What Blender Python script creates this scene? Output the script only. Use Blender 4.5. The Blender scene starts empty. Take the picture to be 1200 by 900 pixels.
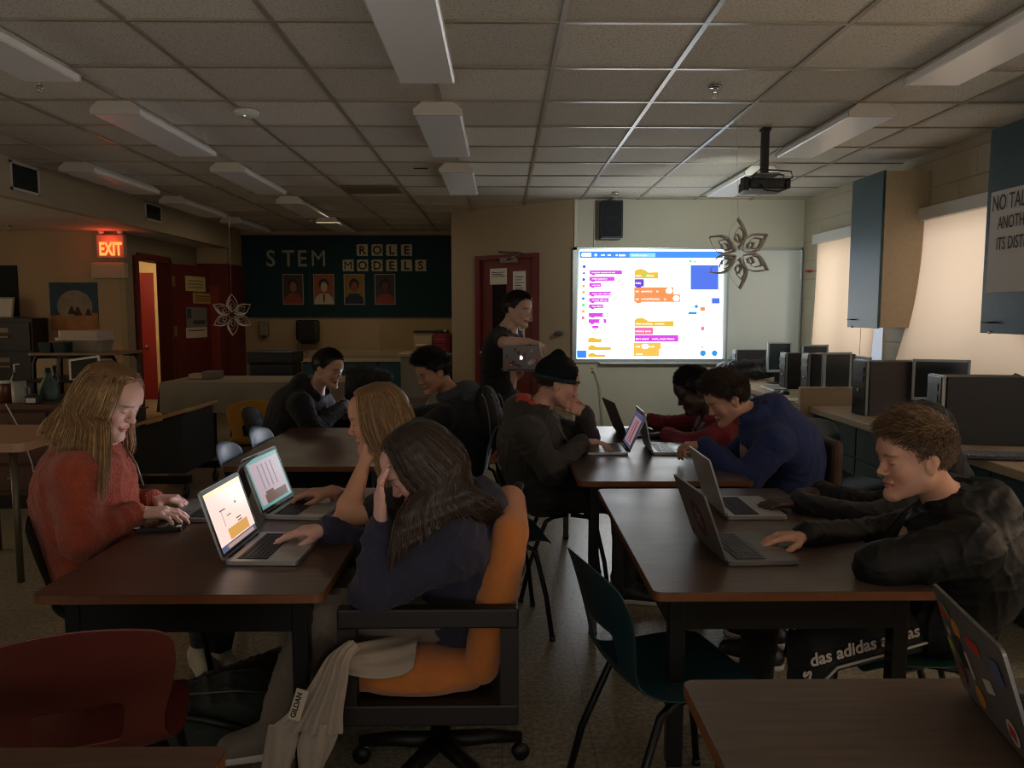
import bpy, bmesh, math, random
import numpy as np
from mathutils import Vector, Matrix, Euler
C = bpy.context.collection
S = bpy.context.scene
PI = math.pi
def R(d): return math.radians(d)
V = Vector

# ------------------------------------------------------------------ camera
CAM = V((0, 0, 1.45)); F = 900.0; PITCH = R(5.33); YAW = R(0.764)
cd = bpy.data.cameras.new('camera'); cam = bpy.data.objects.new('camera', cd); C.objects.link(cam)
cam.location = CAM; cam.rotation_euler = Euler((PI/2 - PITCH, 0, -YAW), 'XYZ')
cd.sensor_width = 36; cd.lens = 36*F/1200; cd.clip_start = 0.02; cd.clip_end = 200
S.camera = cam
_RM = cam.rotation_euler.to_matrix()
def ray(px, py): return _RM @ V(((px-600)/F, (450-py)/F, -1.0))
def P(px, py, Y):
    d = ray(px, py); return CAM + d*(Y/d.y)
def PZ(px, py, z):
    d = ray(px, py); return CAM + d*((z-CAM.z)/d.z)
def PX(px, py, X):
    d = ray(px, py); return CAM + d*(X/d.x)

# ------------------------------------------------------------------ materials
def lin(c):
    return tuple((x/12.92 if x <= .04045 else ((x+.055)/1.055)**2.4) for x in c)
def rgb(r, g, b): return lin((r/255, g/255, b/255))
_M = {}
def mat(name, col, rough=.6, metal=0, var=0, vscale=8, bump=0, bscale=60, spec=.5, sheen=0, coat=0, stretch=None, col2=None, detail=4, trans=0, attr=None, sss=0, alpha=None, tex='noise'):
    if name in _M: return _M[name]
    m = bpy.data.materials.new(name); m.use_nodes = True; nt = m.node_tree; b = nt.nodes['Principled BSDF']
    b.inputs['Base Color'].default_value = (*col, 1); b.inputs['Roughness'].default_value = rough
    b.inputs['Metallic'].default_value = metal; b.inputs['Specular IOR Level'].default_value = spec
    if sheen: b.inputs['Sheen Weight'].default_value = sheen; b.inputs['Sheen Roughness'].default_value = .6
    if coat: b.inputs['Coat Weight'].default_value = coat; b.inputs['Coat Roughness'].default_value = .15
    if trans: b.inputs['Transmission Weight'].default_value = trans
    if sss:
        b.inputs['Subsurface Weight'].default_value = sss; b.inputs['Subsurface Radius'].default_value = (.012, .005, .003); b.inputs['Subsurface Scale'].default_value = .6
    tc = nt.nodes.new('ShaderNodeTexCoord'); mp = nt.nodes.new('ShaderNodeMapping')
    nt.links.new(tc.outputs['Object'], mp.inputs['Vector'])
    if stretch: mp.inputs['Scale'].default_value = stretch
    src = None
    if attr:
        a = nt.nodes.new('ShaderNodeAttribute'); a.attribute_name = attr; src = a.outputs['Color']
    if var or col2:
        n = nt.nodes.new('ShaderNodeTexNoise'); n.inputs['Scale'].default_value = vscale; n.inputs['Detail'].default_value = detail
        nt.links.new(mp.outputs['Vector'], n.inputs['Vector'])
        mx = nt.nodes.new('ShaderNodeMix'); mx.data_type = 'RGBA'
        r = nt.nodes.new('ShaderNodeValToRGB'); r.color_ramp.elements[0].position = .35; r.color_ramp.elements[1].position = .65
        nt.links.new(n.outputs['Fac'], r.inputs['Fac']); nt.links.new(r.outputs['Color'], mx.inputs['Factor'])
        c2 = col2 or tuple(c*(1-var) for c in col)
        if src is not None:
            mx.blend_type = 'MULTIPLY'; nt.links.new(src, mx.inputs['A']); k = 1-var; mx.inputs['B'].default_value = (k, k, k, 1)
        else:
            mx.inputs['A'].default_value = (*col, 1); mx.inputs['B'].default_value = (*c2, 1)
        src = mx.outputs['Result']
    if src is not None: nt.links.new(src, b.inputs['Base Color'])
    if bump:
        n2 = nt.nodes.new('ShaderNodeTexNoise'); n2.inputs['Scale'].default_value = bscale; n2.inputs['Detail'].default_value = 3
        nt.links.new(mp.outputs['Vector'], n2.inputs['Vector'])
        bp = nt.nodes.new('ShaderNodeBump'); bp.inputs['Strength'].default_value = bump; bp.inputs['Distance'].default_value = .01
        nt.links.new(n2.outputs['Fac'], bp.inputs['Height']); nt.links.new(bp.outputs['Normal'], b.inputs['Normal'])
    _M[name] = m; return m
def emis(name, col, strength=1, base=(0, 0, 0), rough=.3):
    if name in _M: return _M[name]
    m = bpy.data.materials.new(name); m.use_nodes = True; b = m.node_tree.nodes['Principled BSDF']
    b.inputs['Base Color'].default_value = (*base, 1); b.inputs['Roughness'].default_value = rough
    b.inputs['Emission Color'].default_value = (*col, 1); b.inputs['Emission Strength'].default_value = strength
    _M[name] = m; return m

# ------------------------------------------------------------------ objects
def thing(name, label, cat, loc=(0, 0, 0), rz=0, group=None, kind=None):
    o = bpy.data.objects.new(name, None); C.objects.link(o); o.empty_display_size = .05
    o.location = loc; o.rotation_euler = (0, 0, rz)
    return tag(o, label, cat, group, kind)
def tag(o, label=None, cat=None, group=None, kind=None):
    if label: o['label'] = label
    if cat: o['category'] = cat
    if group: o['group'] = group
    if kind: o['kind'] = kind
    return o
class MB:
    """collects shapes into one bmesh"""
    def __init__(s): s.bm = bmesh.new(); s.mi = 0
    def _fin(s, vs, mi):
        for f in {f for v in vs for f in v.link_faces}: f.material_index = s.mi if mi is None else mi
    def box(s, a, b, bevel=0, mi=None, seg=2, M=None):
        a = V(a); b = V(b); c = (a+b)/2; d = b-a
        r = bmesh.ops.create_cube(s.bm, size=1); vs = r['verts']
        for v in vs: v.co = V((v.co.x*abs(d.x), v.co.y*abs(d.y), v.co.z*abs(d.z)))
        if bevel:
            es = list({e for v in vs for e in v.link_edges})
            r2 = bmesh.ops.bevel(s.bm, geom=es, offset=min(bevel, min(abs(d.x), abs(d.y), abs(d.z))*.49), segments=seg, profile=.5, affect='EDGES')
            vs = list({v for f in r2['faces'] for v in f.verts} | {v for v in vs if v.is_valid})
        for v in vs: v.co = v.co + c
        if M is not None:
            for v in vs: v.co = M @ v.co
        s._fin(vs, mi); return s
    def tube(s, pts, r, n=8, caps=True, mi=None, flat=None):
        pts = [V(p) for p in pts]; rs = r if isinstance(r, (list, tuple)) else [r]*len(pts)
        rings = []; up = None
        for i, p in enumerate(pts):
            t = (pts[min(i+1, len(pts)-1)] - pts[max(i-1, 0)]).normalized()
            if up is None:
                up = V((0, 0, 1)) if abs(t.z) < .9 else V((1, 0, 0))
            x = t.cross(up)
            if x.length < 1e-5: x = t.orthogonal()
            x.normalize(); y = x.cross(t).normalized(); up = y
            ring = []
            for k in range(n):
                a = 2*PI*k/n; rx, ry = (rs[i], rs[i]) if flat is None else (rs[i]*flat[0], rs[i]*flat[1])
                ring.append(s.bm.verts.new(p + x*math.cos(a)*rx + y*math.sin(a)*ry))
            rings.append(ring)
        fs = []
        for i in range(len(rings)-1):
            for k in range(n):
                fs.append(s.bm.faces.new((rings[i][k], rings[i][(k+1) % n], rings[i+1][(k+1) % n], rings[i+1][k])))
        if caps: fs.append(s.bm.faces.new(rings[0])); fs.append(s.bm.faces.new(rings[-1][::-1]))
        for f in fs: f.material_index = s.mi if mi is None else mi; f.smooth = True
        return s
    def cyl(s, a, b, r, n=20, mi=None): return s.tube([a, b], r, n, True, mi)
    def lathe(s, prof, c=(0, 0, 0), n=24, mi=None):
        c = V(c); rings = []
        for r, z in prof:
            rings.append([s.bm.verts.new(c + V((math.cos(2*PI*k/n)*max(r, 1e-4), math.sin(2*PI*k/n)*max(r, 1e-4), z))) for k in range(n)])
        for i in range(len(rings)-1):
            for k in range(n):
                f = s.bm.faces.new((rings[i][k], rings[i][(k+1) % n], rings[i+1][(k+1) % n], rings[i+1][k])); f.smooth = True; f.material_index = s.mi if mi is None else mi
        return s
    def prism(s, pts, depth, mi=None, M=None):
        """polygon in local XY extruded along +Z by depth"""
        lo = [s.bm.verts.new(V((p[0], p[1], 0))) for p in pts]; hi = [s.bm.verts.new(V((p[0], p[1], depth))) for p in pts]
        fs = [s.bm.faces.new(lo[::-1]), s.bm.faces.new(hi)]; n = len(pts)
        for k in range(n): fs.append(s.bm.faces.new((lo[k], lo[(k+1) % n], hi[(k+1) % n], hi[k])))
        for f in fs: f.material_index = s.mi if mi is None else mi
        if M is not None:
            for v in lo+hi: v.co = M @ v.co
        return s
    def quad(s, *pts, mi=None):
        f = s.bm.faces.new([s.bm.verts.new(V(p)) for p in pts]); f.material_index = s.mi if mi is None else mi; return s
    def build(s, name, mats, parent=None, smooth=None, recalc=True):
        me = bpy.data.meshes.new(name)
        if recalc: bmesh.ops.recalc_face_normals(s.bm, faces=s.bm.faces[:])
        s.bm.to_mesh(me); s.bm.free()
        for m in (mats if isinstance(mats, (list, tuple)) else [mats]): me.materials.append(m)
        if smooth is not None:
            for p in me.polygons: p.use_smooth = smooth
        o = bpy.data.objects.new(name, me); C.objects.link(o)
        if parent is not None: o.parent = parent
        return o
def boxo(name, a, b, m, parent=None, bevel=.003, **k):
    return MB().box(a, b, bevel).build(name, m, parent)
def children(o): return [c for c in bpy.data.objects if c.parent == o]
def copy_tree(o, loc=None, rz=None, label=None, group=None, parent=None):
    c = o.copy(); C.objects.link(c)
    if parent is not None: c.parent = parent
    if loc is not None: c.location = loc
    if rz is not None: c.rotation_euler = (0, 0, rz)
    if label: c['label'] = label
    if group: c['group'] = group
    for ch in list(o.children): copy_tree(ch, parent=c)
    return c
def swapmat(root, table):
    """give a copied thing its own materials: {part name stem: material}"""
    def go(o):
        for ch in o.children:
            k = ch.name.split('.')[0]
            if k in table and ch.type == 'MESH':
                ch.data = ch.data.copy(); ch.data.materials[0] = table[k]
            go(ch)
    bpy.context.view_layer.update(); go(root)
def text_mesh(name, txt, size, m, parent=None, M=None, depth=.001, bold=0, align='LEFT', sx=1, spacing=1):
    cu = bpy.data.curves.new(name, 'FONT'); cu.body = txt; cu.size = size; cu.extrude = depth; cu.align_x = align; cu.offset = bold; cu.space_character = spacing
    cu.resolution_u = 3
    t = bpy.data.objects.new(name+'_tmp', cu); C.objects.link(t)
    bpy.context.view_layer.update()
    me = bpy.data.meshes.new_from_object(t.evaluated_get(bpy.context.evaluated_depsgraph_get())); me.name = name
    bpy.data.objects.remove(t); bpy.data.curves.remove(cu)
    if sx != 1: me.transform(Matrix.Diagonal((sx, 1, 1, 1)))
    me.materials.clear(); me.materials.append(m)
    if M is not None: me.transform(M)
    o = bpy.data.objects.new(name, me); C.objects.link(o)
    if parent is not None: o.parent = parent
    return o
def frame(o, x, y):
    """matrix: local x -> x dir, local y -> y dir, z = cross"""
    x = V(x).normalized(); y = V(y).normalized(); z = x.cross(y).normalized(); y = z.cross(x)
    return Matrix(((x.x, y.x, z.x, o[0]), (x.y, y.y, z.y, o[1]), (x.z, y.z, z.z, o[2]), (0, 0, 0, 1)))
def rrect(x0, y0, x1, y1, r, n=4):
    pts = []
    for cx, cy, a0 in ((x1-r, y1-r, 0), (x0+r, y1-r, 90), (x0+r, y0+r, 180), (x1-r, y0+r, 270)):
        for k in range(n+1):
            a = R(a0+90*k/n); pts.append((cx+r*math.cos(a), cy+r*math.sin(a)))
    return pts

# ------------------------------------------------------------------ signed-distance modelling (smooth bodies, cloth)
class Field:
    def __init__(s, lo, hi, h):
        s.h = h; s.lo = np.array(lo, np.float32); n = np.ceil((np.array(hi)-s.lo)/h).astype(int)+1
        s.n = n; s.D = np.full(n, .5, np.float32)
        s.ax = [s.lo[i] + np.arange(n[i], dtype=np.float32)*h for i in range(3)]
    def _blk(s, lo, hi):
        i0 = np.clip(np.floor((np.array(lo)-s.lo)/s.h).astype(int), 0, s.n); i1 = np.clip(np.ceil((np.array(hi)-s.lo)/s.h).astype(int)+1, 0, s.n)
        if np.any(i1 <= i0): return None, None
        sl = tuple(slice(a, b) for a, b in zip(i0, i1))
        X = s.ax[0][sl[0]][:, None, None]; Y = s.ax[1][sl[1]][None, :, None]; Z = s.ax[2][sl[2]][None, None, :]
        return sl, (X, Y, Z)
    def _mix(s, sl, d, k, op):
        A = s.D[sl]
        if op == 'sub':
            if k > 0:
                hh = np.maximum(k-np.abs(A+d), 0)/k; s.D[sl] = np.maximum(A, -d)+hh*hh*k*.25
            else: s.D[sl] = np.maximum(A, -d)
        else:
            if k > 0:
                hh = np.maximum(k-np.abs(A-d), 0)/k; s.D[sl] = np.minimum(A, d)-hh*hh*k*.25
            else: s.D[sl] = np.minimum(A, d)
    def cone(s, a, b, ra, rb=None, k=.01, n=None, sq=1., op='add'):
        rb = ra if rb is None else rb; a = np.array(a, np.float32); b = np.array(b, np.float32)
        m = max(ra, rb)*max(1, sq)+k+.03
        sl, c = s._blk(np.minimum(a, b)-m, np.maximum(a, b)+m)
        if sl is None: return s
        ab = b-a; L = float(ab@ab)+1e-9
        dx, dy, dz = c[0]-a[0], c[1]-a[1], c[2]-a[2]
        t = np.clip((dx*ab[0]+dy*ab[1]+dz*ab[2])/L, 0, 1)
        vx, vy, vz = dx-t*ab[0], dy-t*ab[1], dz-t*ab[2]
        q = vx*vx+vy*vy+vz*vz
        if n is not None:
            w = vx*n[0]+vy*n[1]+vz*n[2]; q = q+w*w*(1/(sq*sq)-1)
        s._mix(sl, np.sqrt(np.maximum(q, 1e-12))-(ra+t*(rb-ra)), k, op); return s
    def ell(s, c, r, Rm=None, k=.01, op='add'):
        c = np.array(c, np.float32); r = np.array(r, np.float32); m = float(r.max())+k+.03
        sl, g = s._blk(c-m, c+m)
        if sl is None: return s
        d = [g[0]-c[0], g[1]-c[1], g[2]-c[2]]
        if Rm is not None:
            Rm = np.array(Rm, np.float32); d = [d[0]*Rm[0, i]+d[1]*Rm[1, i]+d[2]*Rm[2, i] for i in range(3)]
        q = [d[i]/r[i] for i in range(3)]
        k0 = np.sqrt(q[0]**2+q[1]**2+q[2]**2); k1 = np.sqrt((q[0]/r[0])**2+(q[1]/r[1])**2+(q[2]/r[2])**2)+1e-6
        s._mix(sl, k0*(k0-1)/k1, k, op); return s
    def chain(s, pts, rs, k=.012, n=None, sq=1.):
        for i in range(len(pts)-1): s.cone(pts[i], pts[i+1], rs[i], rs[i+1], k, n, sq)
        return s
    def fold(s, amp=.006, wl=.09, seed=0, fine=.3, st=(1, 1, 1)):
        """cloth creases: ridged warped sines in a narrow band round the surface"""
        idx = np.nonzero(np.abs(s.D) < .03); p = [s.ax[i][idx[i]]*st[i] for i in range(3)]
        rg = np.random.RandomState(seed)
        def wave(w, sd, warp):
            r = np.random.RandomState(sd); acc = 0
            for j in range(3):
                a = r.randn(3); a /= np.linalg.norm(a); b = r.randn(3); b /= np.linalg.norm(b); c = r.randn(3); c /= np.linalg.norm(c)
                u = (p[0]*a[0]+p[1]*a[1]+p[2]*a[2])*2*np.pi/w; v = (p[0]*b[0]+p[1]*b[1]+p[2]*b[2])*2*np.pi/(w*2.3); x = (p[0]*c[0]+p[1]*c[1]+p[2]*c[2])*2*np.pi/(w*1.7)
                sg = np.sin(u+warp*np.sin(v+j)+warp*.6*np.sin(x))
                acc = acc + (1-np.abs(sg))**2*(.5+.5*np.sin(v*.7+x+j*2))
            return acc/3-.25
        s.D[idx] += -amp*2*wave(wl, seed+11, 1.6) - amp*fine*2*wave(wl*.37, seed+77, 1.2)
        return s
    def plane_cut(s, p, n):
        """remove everything on the side of point p that n points to"""
        d = (s.ax[0][:, None, None]-p[0])*n[0]+(s.ax[1][None, :, None]-p[1])*n[1]+(s.ax[2][None, None, :]-p[2])*n[2]
        s.D = np.maximum(s.D, d.astype(np.float32)); return s
    def mesh(s):
        D = s.D; D[0], D[-1], D[:, 0], D[:, -1], D[:, :, 0], D[:, :, -1] = 1, 1, 1, 1, 1, 1
        I = D < 0
        c = [I[a:I.shape[0]-1+a, b:I.shape[1]-1+b, g:I.shape[2]-1+g] for a in (0, 1) for b in (0, 1) for g in (0, 1)]
        anyI = c[0].copy(); allI = c[0].copy()
        for x in c[1:]: anyI |= x; allI &= x
        act = np.nonzero(anyI & ~allI); N = len(act[0])
        idx = np.full(anyI.shape, -1, np.int32); idx[act] = np.arange(N, dtype=np.int32)
        off = [(a, b, g) for a in (0, 1) for b in (0, 1) for g in (0, 1)]
        val = np.stack([D[act[0]+o[0], act[1]+o[1], act[2]+o[2]] for o in off], 1)
        acc = np.zeros((N, 3), np.float32); cnt = np.zeros(N, np.float32); offa = np.array(off, np.float32)
        for i in range(8):
            for j in range(i+1, 8):
                if np.abs(offa[i]-offa[j]).sum() != 1: continue
                m = (val[:, i] < 0) != (val[:, j] < 0)
                t = np.where(m, val[:, i]/(val[:, i]-val[:, j]+1e-12), 0)
                acc += m[:, None]*(offa[i][None]+t[:, None]*(offa[j]-offa[i])[None]); cnt += m
        v = s.lo[None]+(np.stack(act, 1)+acc/cnt[:, None])*s.h
        quads = []
        for ax in range(3):
            o1, o2 = (ax+1) % 3, (ax+2) % 3
            sl0 = [slice(1, n-1) for n in I.shape]; sl1 = list(sl0); sl0[ax] = slice(0, I.shape[ax]-1); sl1[ax] = slice(1, I.shape[ax])
            A = I[tuple(sl0)]; B = I[tuple(sl1)]; e = np.array(np.nonzero(A != B)).T
            if not len(e): continue
            g = e.copy(); g[:, o1] += 1; g[:, o2] += 1
            ins = A[tuple(e.T)]
            def ci(a, b):
                q = g.copy(); q[:, o1] -= a; q[:, o2] -= b; return idx[tuple(q.T)]
            q = np.stack([ci(1, 1), ci(0, 1), ci(0, 0), ci(1, 0)], 1)
            q[~ins] = q[~ins][:, ::-1]; quads.append(q)
        return v.astype(np.float32), np.concatenate(quads).astype(np.int32)
def np_mesh(name, v, q, m, parent=None, smooth=True, col=None):
    me = bpy.data.meshes.new(name); k = q.shape[1]
    me.vertices.add(len(v)); me.vertices.foreach_set('co', v.ravel()); me.loops.add(q.size); me.loops.foreach_set('vertex_index', q.ravel())
    me.polygons.add(len(q)); me.polygons.foreach_set('loop_start', np.arange(0, q.size, k, dtype=np.int32)); me.polygons.foreach_set('use_smooth', np.full(len(q), smooth))
    me.update(calc_edges=True)
    for x in (m if isinstance(m, (list, tuple)) else [m]): me.materials.append(x)
    if col is not None:
        a = me.color_attributes.new('Col', 'FLOAT_COLOR', 'POINT'); c4 = np.ones((len(v), 4), np.float32); c4[:, :3] = col; a.data.foreach_set('color', c4.ravel())
    o = bpy.data.objects.new(name, me); C.objects.link(o)
    if parent is not None:
        o.parent = parent; bpy.context.view_layer.update(); o.matrix_parent_inverse = parent.matrix_world.inverted()
    return o
# ------------------------------------------------------------------ the room
CEIL = 2.665; XR = 3.30; YB = 8.46; XSOF = -3.88; ZSOF = 2.36; YSTEM = 11.8; YEXIT = 8.87; XDOOR = -4.35; XL = -7.2; YR = -3.6
def struct(o): o['kind'] = 'structure'; return o
M_wall = mat('wall_cream', rgb(184, 180, 164), .7, var=.06, vscale=1.2, bump=.15, bscale=40)
M_warm = mat('wall_tan', rgb(172, 148, 112), .75, var=.08, vscale=1.1, bump=.15, bscale=40)
M_ang = mat('wall_putty', rgb(160, 142, 116), .75, var=.06, vscale=1.2, bump=.12, bscale=40)
M_white = mat('painted_white', rgb(205, 205, 200), .45)
M_tan = mat('tan_laminate', rgb(176, 158, 130), .5, var=.08, vscale=30)
M_black = mat('black_plastic', rgb(18, 18, 20), .45)
M_blacksteel = mat('black_steel', rgb(14, 14, 15), .35, metal=.3)
M_teal = mat('teal_laminate', rgb(30, 72, 80), .4, var=.12, vscale=25)
M_chrome = mat('chrome', rgb(190, 190, 190), .2, metal=1)
M_maroon = mat('maroon_paint', rgb(104, 30, 34), .45, var=.1, vscale=6)
M_red = mat('red_brown_paint', rgb(104, 36, 27), .5, var=.12, vscale=5)
M_paper = mat('white_paper', rgb(214, 208, 196), .8, var=.04, vscale=20)
M_ink = mat('dark_ink', rgb(30, 28, 32), .8)

# floor: speckled vinyl composition tile, object coordinates (metres)
def floor_mat():
    m = bpy.data.materials.new('speckled_vinyl_floor'); m.use_nodes = True; nt = m.node_tree; b = nt.nodes['Principled BSDF']; L = nt.links
    tc = nt.nodes.new('ShaderNodeTexCoord')
    br = nt.nodes.new('ShaderNodeTexBrick'); br.offset = 0; br.inputs['Scale'].default_value = 1; br.inputs['Brick Width'].default_value = .305; br.inputs['Row Height'].default_value = .305
    br.inputs['Mortar Size'].default_value = .0015; br.inputs['Color1'].default_value = (*rgb(178, 168, 144), 1); br.inputs['Color2'].default_value = (*rgb(168, 158, 134), 1); br.inputs['Mortar'].default_value = (*rgb(110, 98, 78), 1)
    L.new(tc.outputs['Object'], br.inputs['Vector'])
    n = nt.nodes.new('ShaderNodeTexNoise'); n.inputs['Scale'].default_value = 55; n.inputs['Detail'].default_value = 5; L.new(tc.outputs['Object'], n.inputs['Vector'])
    rp = nt.nodes.new('ShaderNodeValToRGB'); rp.color_ramp.elements[0].position = .4; rp.color_ramp.elements[0].color = (.55, .55, .55, 1); rp.color_ramp.elements[1].position = .62
    L.new(n.outputs['Fac'], rp.inputs['Fac'])
    n3 = nt.nodes.new('ShaderNodeTexNoise'); n3.inputs['Scale'].default_value = 1.6; n3.inputs['Detail'].default_value = 3; L.new(tc.outputs['Object'], n3.inputs['Vector'])
    r3 = nt.nodes.new('ShaderNodeValToRGB'); r3.color_ramp.elements[0].position = .3; r3.color_ramp.elements[0].color = (.72, .7, .66, 1); r3.color_ramp.elements[1].position = .7
    L.new(n3.outputs['Fac'], r3.inputs['Fac'])
    m1 = nt.nodes.new('ShaderNodeMix'); m1.data_type = 'RGBA'; m1.blend_type = 'MULTIPLY'; m1.inputs['Factor'].default_value = 1; L.new(br.outputs['Color'], m1.inputs['A']); L.new(rp.outputs['Color'], m1.inputs['B'])
    m2 = nt.nodes.new('ShaderNodeMix'); m2.data_type = 'RGBA'; m2.blend_type = 'MULTIPLY'; m2.inputs['Factor'].default_value = 1; L.new(m1.outputs['Result'], m2.inputs['A']); L.new(r3.outputs['Color'], m2.inputs['B'])
    L.new(m2.outputs['Result'], b.inputs['Base Color']); b.inputs['Roughness'].default_value = .3
    return m
M_floor = floor_mat()
struct(MB().box((-9.5, YR-.1, -.1), (XR+.2, 16, 0)).build('floor', M_floor))

# ceiling tiles: pitted mineral boards, one slab with the boards drawn by the material; the T-bars are geometry
def tile_mat():
    m = bpy.data.materials.new('mineral_ceiling_tile'); m.use_nodes = True; nt = m.node_tree; b = nt.nodes['Principled BSDF']; L = nt.links
    tc = nt.nodes.new('ShaderNodeTexCoord')
    sx = nt.nodes.new('ShaderNodeVectorMath'); sx.operation = 'SNAP'; sx.inputs[1].default_value = (.61, .61, 10); 
    ad = nt.nodes.new('ShaderNodeVectorMath'); ad.operation = 'ADD'; ad.inputs[1].default_value = (-.257+6.1, -3.36+6.1, 0)
    L.new(tc.outputs['Object'], ad.inputs[0]); L.new(ad.outputs[0], sx.inputs[0])
    wn = nt.nodes.new('ShaderNodeTexWhiteNoise'); wn.noise_dimensions = '3D'; L.new(sx.outputs[0], wn.inputs['Vector'])
    r0 = nt.nodes.new('ShaderNodeValToRGB'); r0.color_ramp.elements[0].color = (*rgb(194, 189, 177), 1); r0.color_ramp.elements[1].color = (*rgb(216, 211, 199), 1); L.new(wn.outputs['Value'], r0.inputs['Fac'])
    v = nt.nodes.new('ShaderNodeTexNoise'); v.inputs['Scale'].default_value = 110; v.inputs['Detail'].default_value = 2; L.new(tc.outputs['Object'], v.inputs['Vector'])
    r = nt.nodes.new('ShaderNodeValToRGB'); r.color_ramp.elements[0].position = .36; r.color_ramp.elements[0].color = (.62, .61, .6, 1); r.color_ramp.elements[1].position = .46; L.new(v.outputs['Fac'], r.inputs['Fac'])
    m1 = nt.nodes.new('ShaderNodeMix'); m1.data_type = 'RGBA'; m1.blend_type = 'MULTIPLY'; m1.inputs['Factor'].default_value = 1; L.new(r0.outputs['Color'], m1.inputs['A']); L.new(r.outputs['Color'], m1.inputs['B'])
    L.new(m1.outputs['Result'], b.inputs['Base Color']); b.inputs['Roughness'].default_value = .85
    bp = nt.nodes.new('ShaderNodeBump'); bp.inputs['Strength'].default_value = .3; bp.inputs['Distance'].default_value = .004; L.new(v.outputs['Fac'], bp.inputs['Height']); L.new(bp.outputs['Normal'], b.inputs['Normal'])
    return m
M_tile = tile_mat()
ceil = struct(MB().box((XSOF-.15, YR-.1, CEIL+.006), (XR+.2, YSTEM+.2, CEIL+.15)).build('ceiling', M_tile))
M_tbar = mat('t_bar_enamel', rgb(150, 142, 126), .28, metal=.0, spec=.8)
tb = MB()
x = .257-.61*8
while x < XR:
    if x > XSOF: tb.box((x-.012, YR, CEIL-.002), (x+.012, YSTEM, CEIL+.007))
    x += .61
y = 3.36-.61*12
while y < YSTEM:
    if y > YR: tb.box((XSOF, y-.011, CEIL-.0025), (XR, y+.011, CEIL+.0065))
    y += .61
tbo = struct(tb.build('ceiling_grid', M_tbar))
tbo.name = 'trim_1'
struct(MB().box((XL-.3, YR, ZSOF), (XSOF-.1, YEXIT+2.4, ZSOF+.1)).build('ceiling', M_tile))

# walls
struct(MB().box((.79, YB, 0), (XR+.2, YB+.15, CEIL+.1)).build('wall_screen', M_wall))
# slanted wall with its door opening: built in a frame along the wall
A0 = P(672, 260, YB); A0.z = 0; B0 = V((-.62, 9.6, 0)); A0.x = .79
wd = (B0-A0).normalized(); wl = (B0-A0).length; wn_ = V((wd.y, -wd.x, 0))
if wn_.y > 0: wn_ = -wn_
MS = frame((A0.x, A0.y, 0), wd, (0, 0, 1))   # x along wall to the left, y up, z = normal
if (MS.to_3x3() @ V((0, 0, 1))).y > 0: SGN = -1
else: SGN = 1
def SW(u, z, d=0): return V((A0.x, A0.y, 0)) + wd*u + V((0, 0, z)) + wn_*d
def along(px, z=1.5):
    # distance along the slanted wall met by the ray through column px
    d = ray(px, 400); n = wn_; t = (A0-CAM).dot(n)/d.dot(n); return ((CAM+d*t)-A0).dot(wd)
def swbox(mb, u0, u1, z0, z1, d0, d1, mi=None, bevel=0):
    Mx = Matrix(((wd.x, wn_.x, 0, A0.x), (wd.y, wn_.y, 0, A0.y), (0, 0, 1, 0), (0, 0, 0, 1)))
    mb.box((u0, d0, z0), (u1, d1, z1), bevel, mi, M=Mx)
ud0, ud1 = along(630), along(560)
w = MB()
swbox(w, 0, ud0, 0, CEIL+.1, -.12, 0); swbox(w, ud1, wl, 0, CEIL+.1, -.12, 0); swbox(w, ud0, ud1, 2.12, CEIL+.1, -.12, 0)
struct(w.build('wall_slanted', M_ang))
struct(MB().box((-.62, 9.6, 0), (-.5, YSTEM, CEIL+.1)).build('wall_return', M_ang))
struct(MB().box((-4.0, YSTEM, 0), (-.5, YSTEM+.15, CEIL+.1)).build('wall_back', M_warm))
# pier at the end of the beam and the recess with the maroon doors
struct(MB().box((-4.35, 11.14, 2.14), (-3.93, YSTEM, CEIL+.1)).box((-4.35, 11.6, 0), (-3.93, YSTEM, 2.14)).build('wall_pier', M_warm))
struct(MB().box((XSOF-.12, YR, ZSOF), (XSOF, 11.13, CEIL+.1)).box((-4.35, 10.6, ZSOF), (-3.93, 11.14, CEIL+.1)).build('wall_beam', mat('beam_paint', rgb(168, 156, 132), .7, var=.06, vscale=1.5)))
# wall with the EXIT sign, wall with the hallway door
struct(MB().box((XL, YEXIT, 0), (XDOOR, YEXIT+.14, ZSOF+.1)).build('wall_exit', M_warm))
w = MB(); w.box((XDOOR-.14, YEXIT+.14, 0), (XDOOR, 9.26, ZSOF+.1)); w.box((XDOOR-.14, 10.2, 0), (XDOOR, 12.0, ZSOF+.1)); w.box((XDOOR-.14, 9.26, 2.12), (XDOOR, 10.2, ZSOF+.1))
struct(w.build('wall_left', mat('wall_grey', rgb(140, 128, 104), .75, var=.06, vscale=1.2)))
struct(MB().box((XL-.15, YR, 0), (XL, YEXIT+.1, ZSOF+.1)).build('wall_far_left', M_warm))
struct(MB().box((XL, YR-.15, 0), (XR+.2, YR, CEIL+.1)).build('wall_rear', M_warm))
# hallway behind the open door
M_hall = mat('hall_paint', rgb(214, 188, 140), .7)
struct(MB().box((-9.4, 12.9, 0), (XDOOR-.14, 13.05, 2.7)).box((-9.4, 9.2, 0), (-9.25, 12.9, 2.7)).box((-9.4, 9.02, 0), (XDOOR-.14, 9.16, 2.7)).box((XDOOR-.14, 12.0, 0), (-4.3, 13, 2.7)).build('wall_hallway', M_hall))
struct(MB().box((-9.4, 9.02, 2.6), (XDOOR-.14, 13.05, 2.72)).build('ceiling', M_hall))

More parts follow.
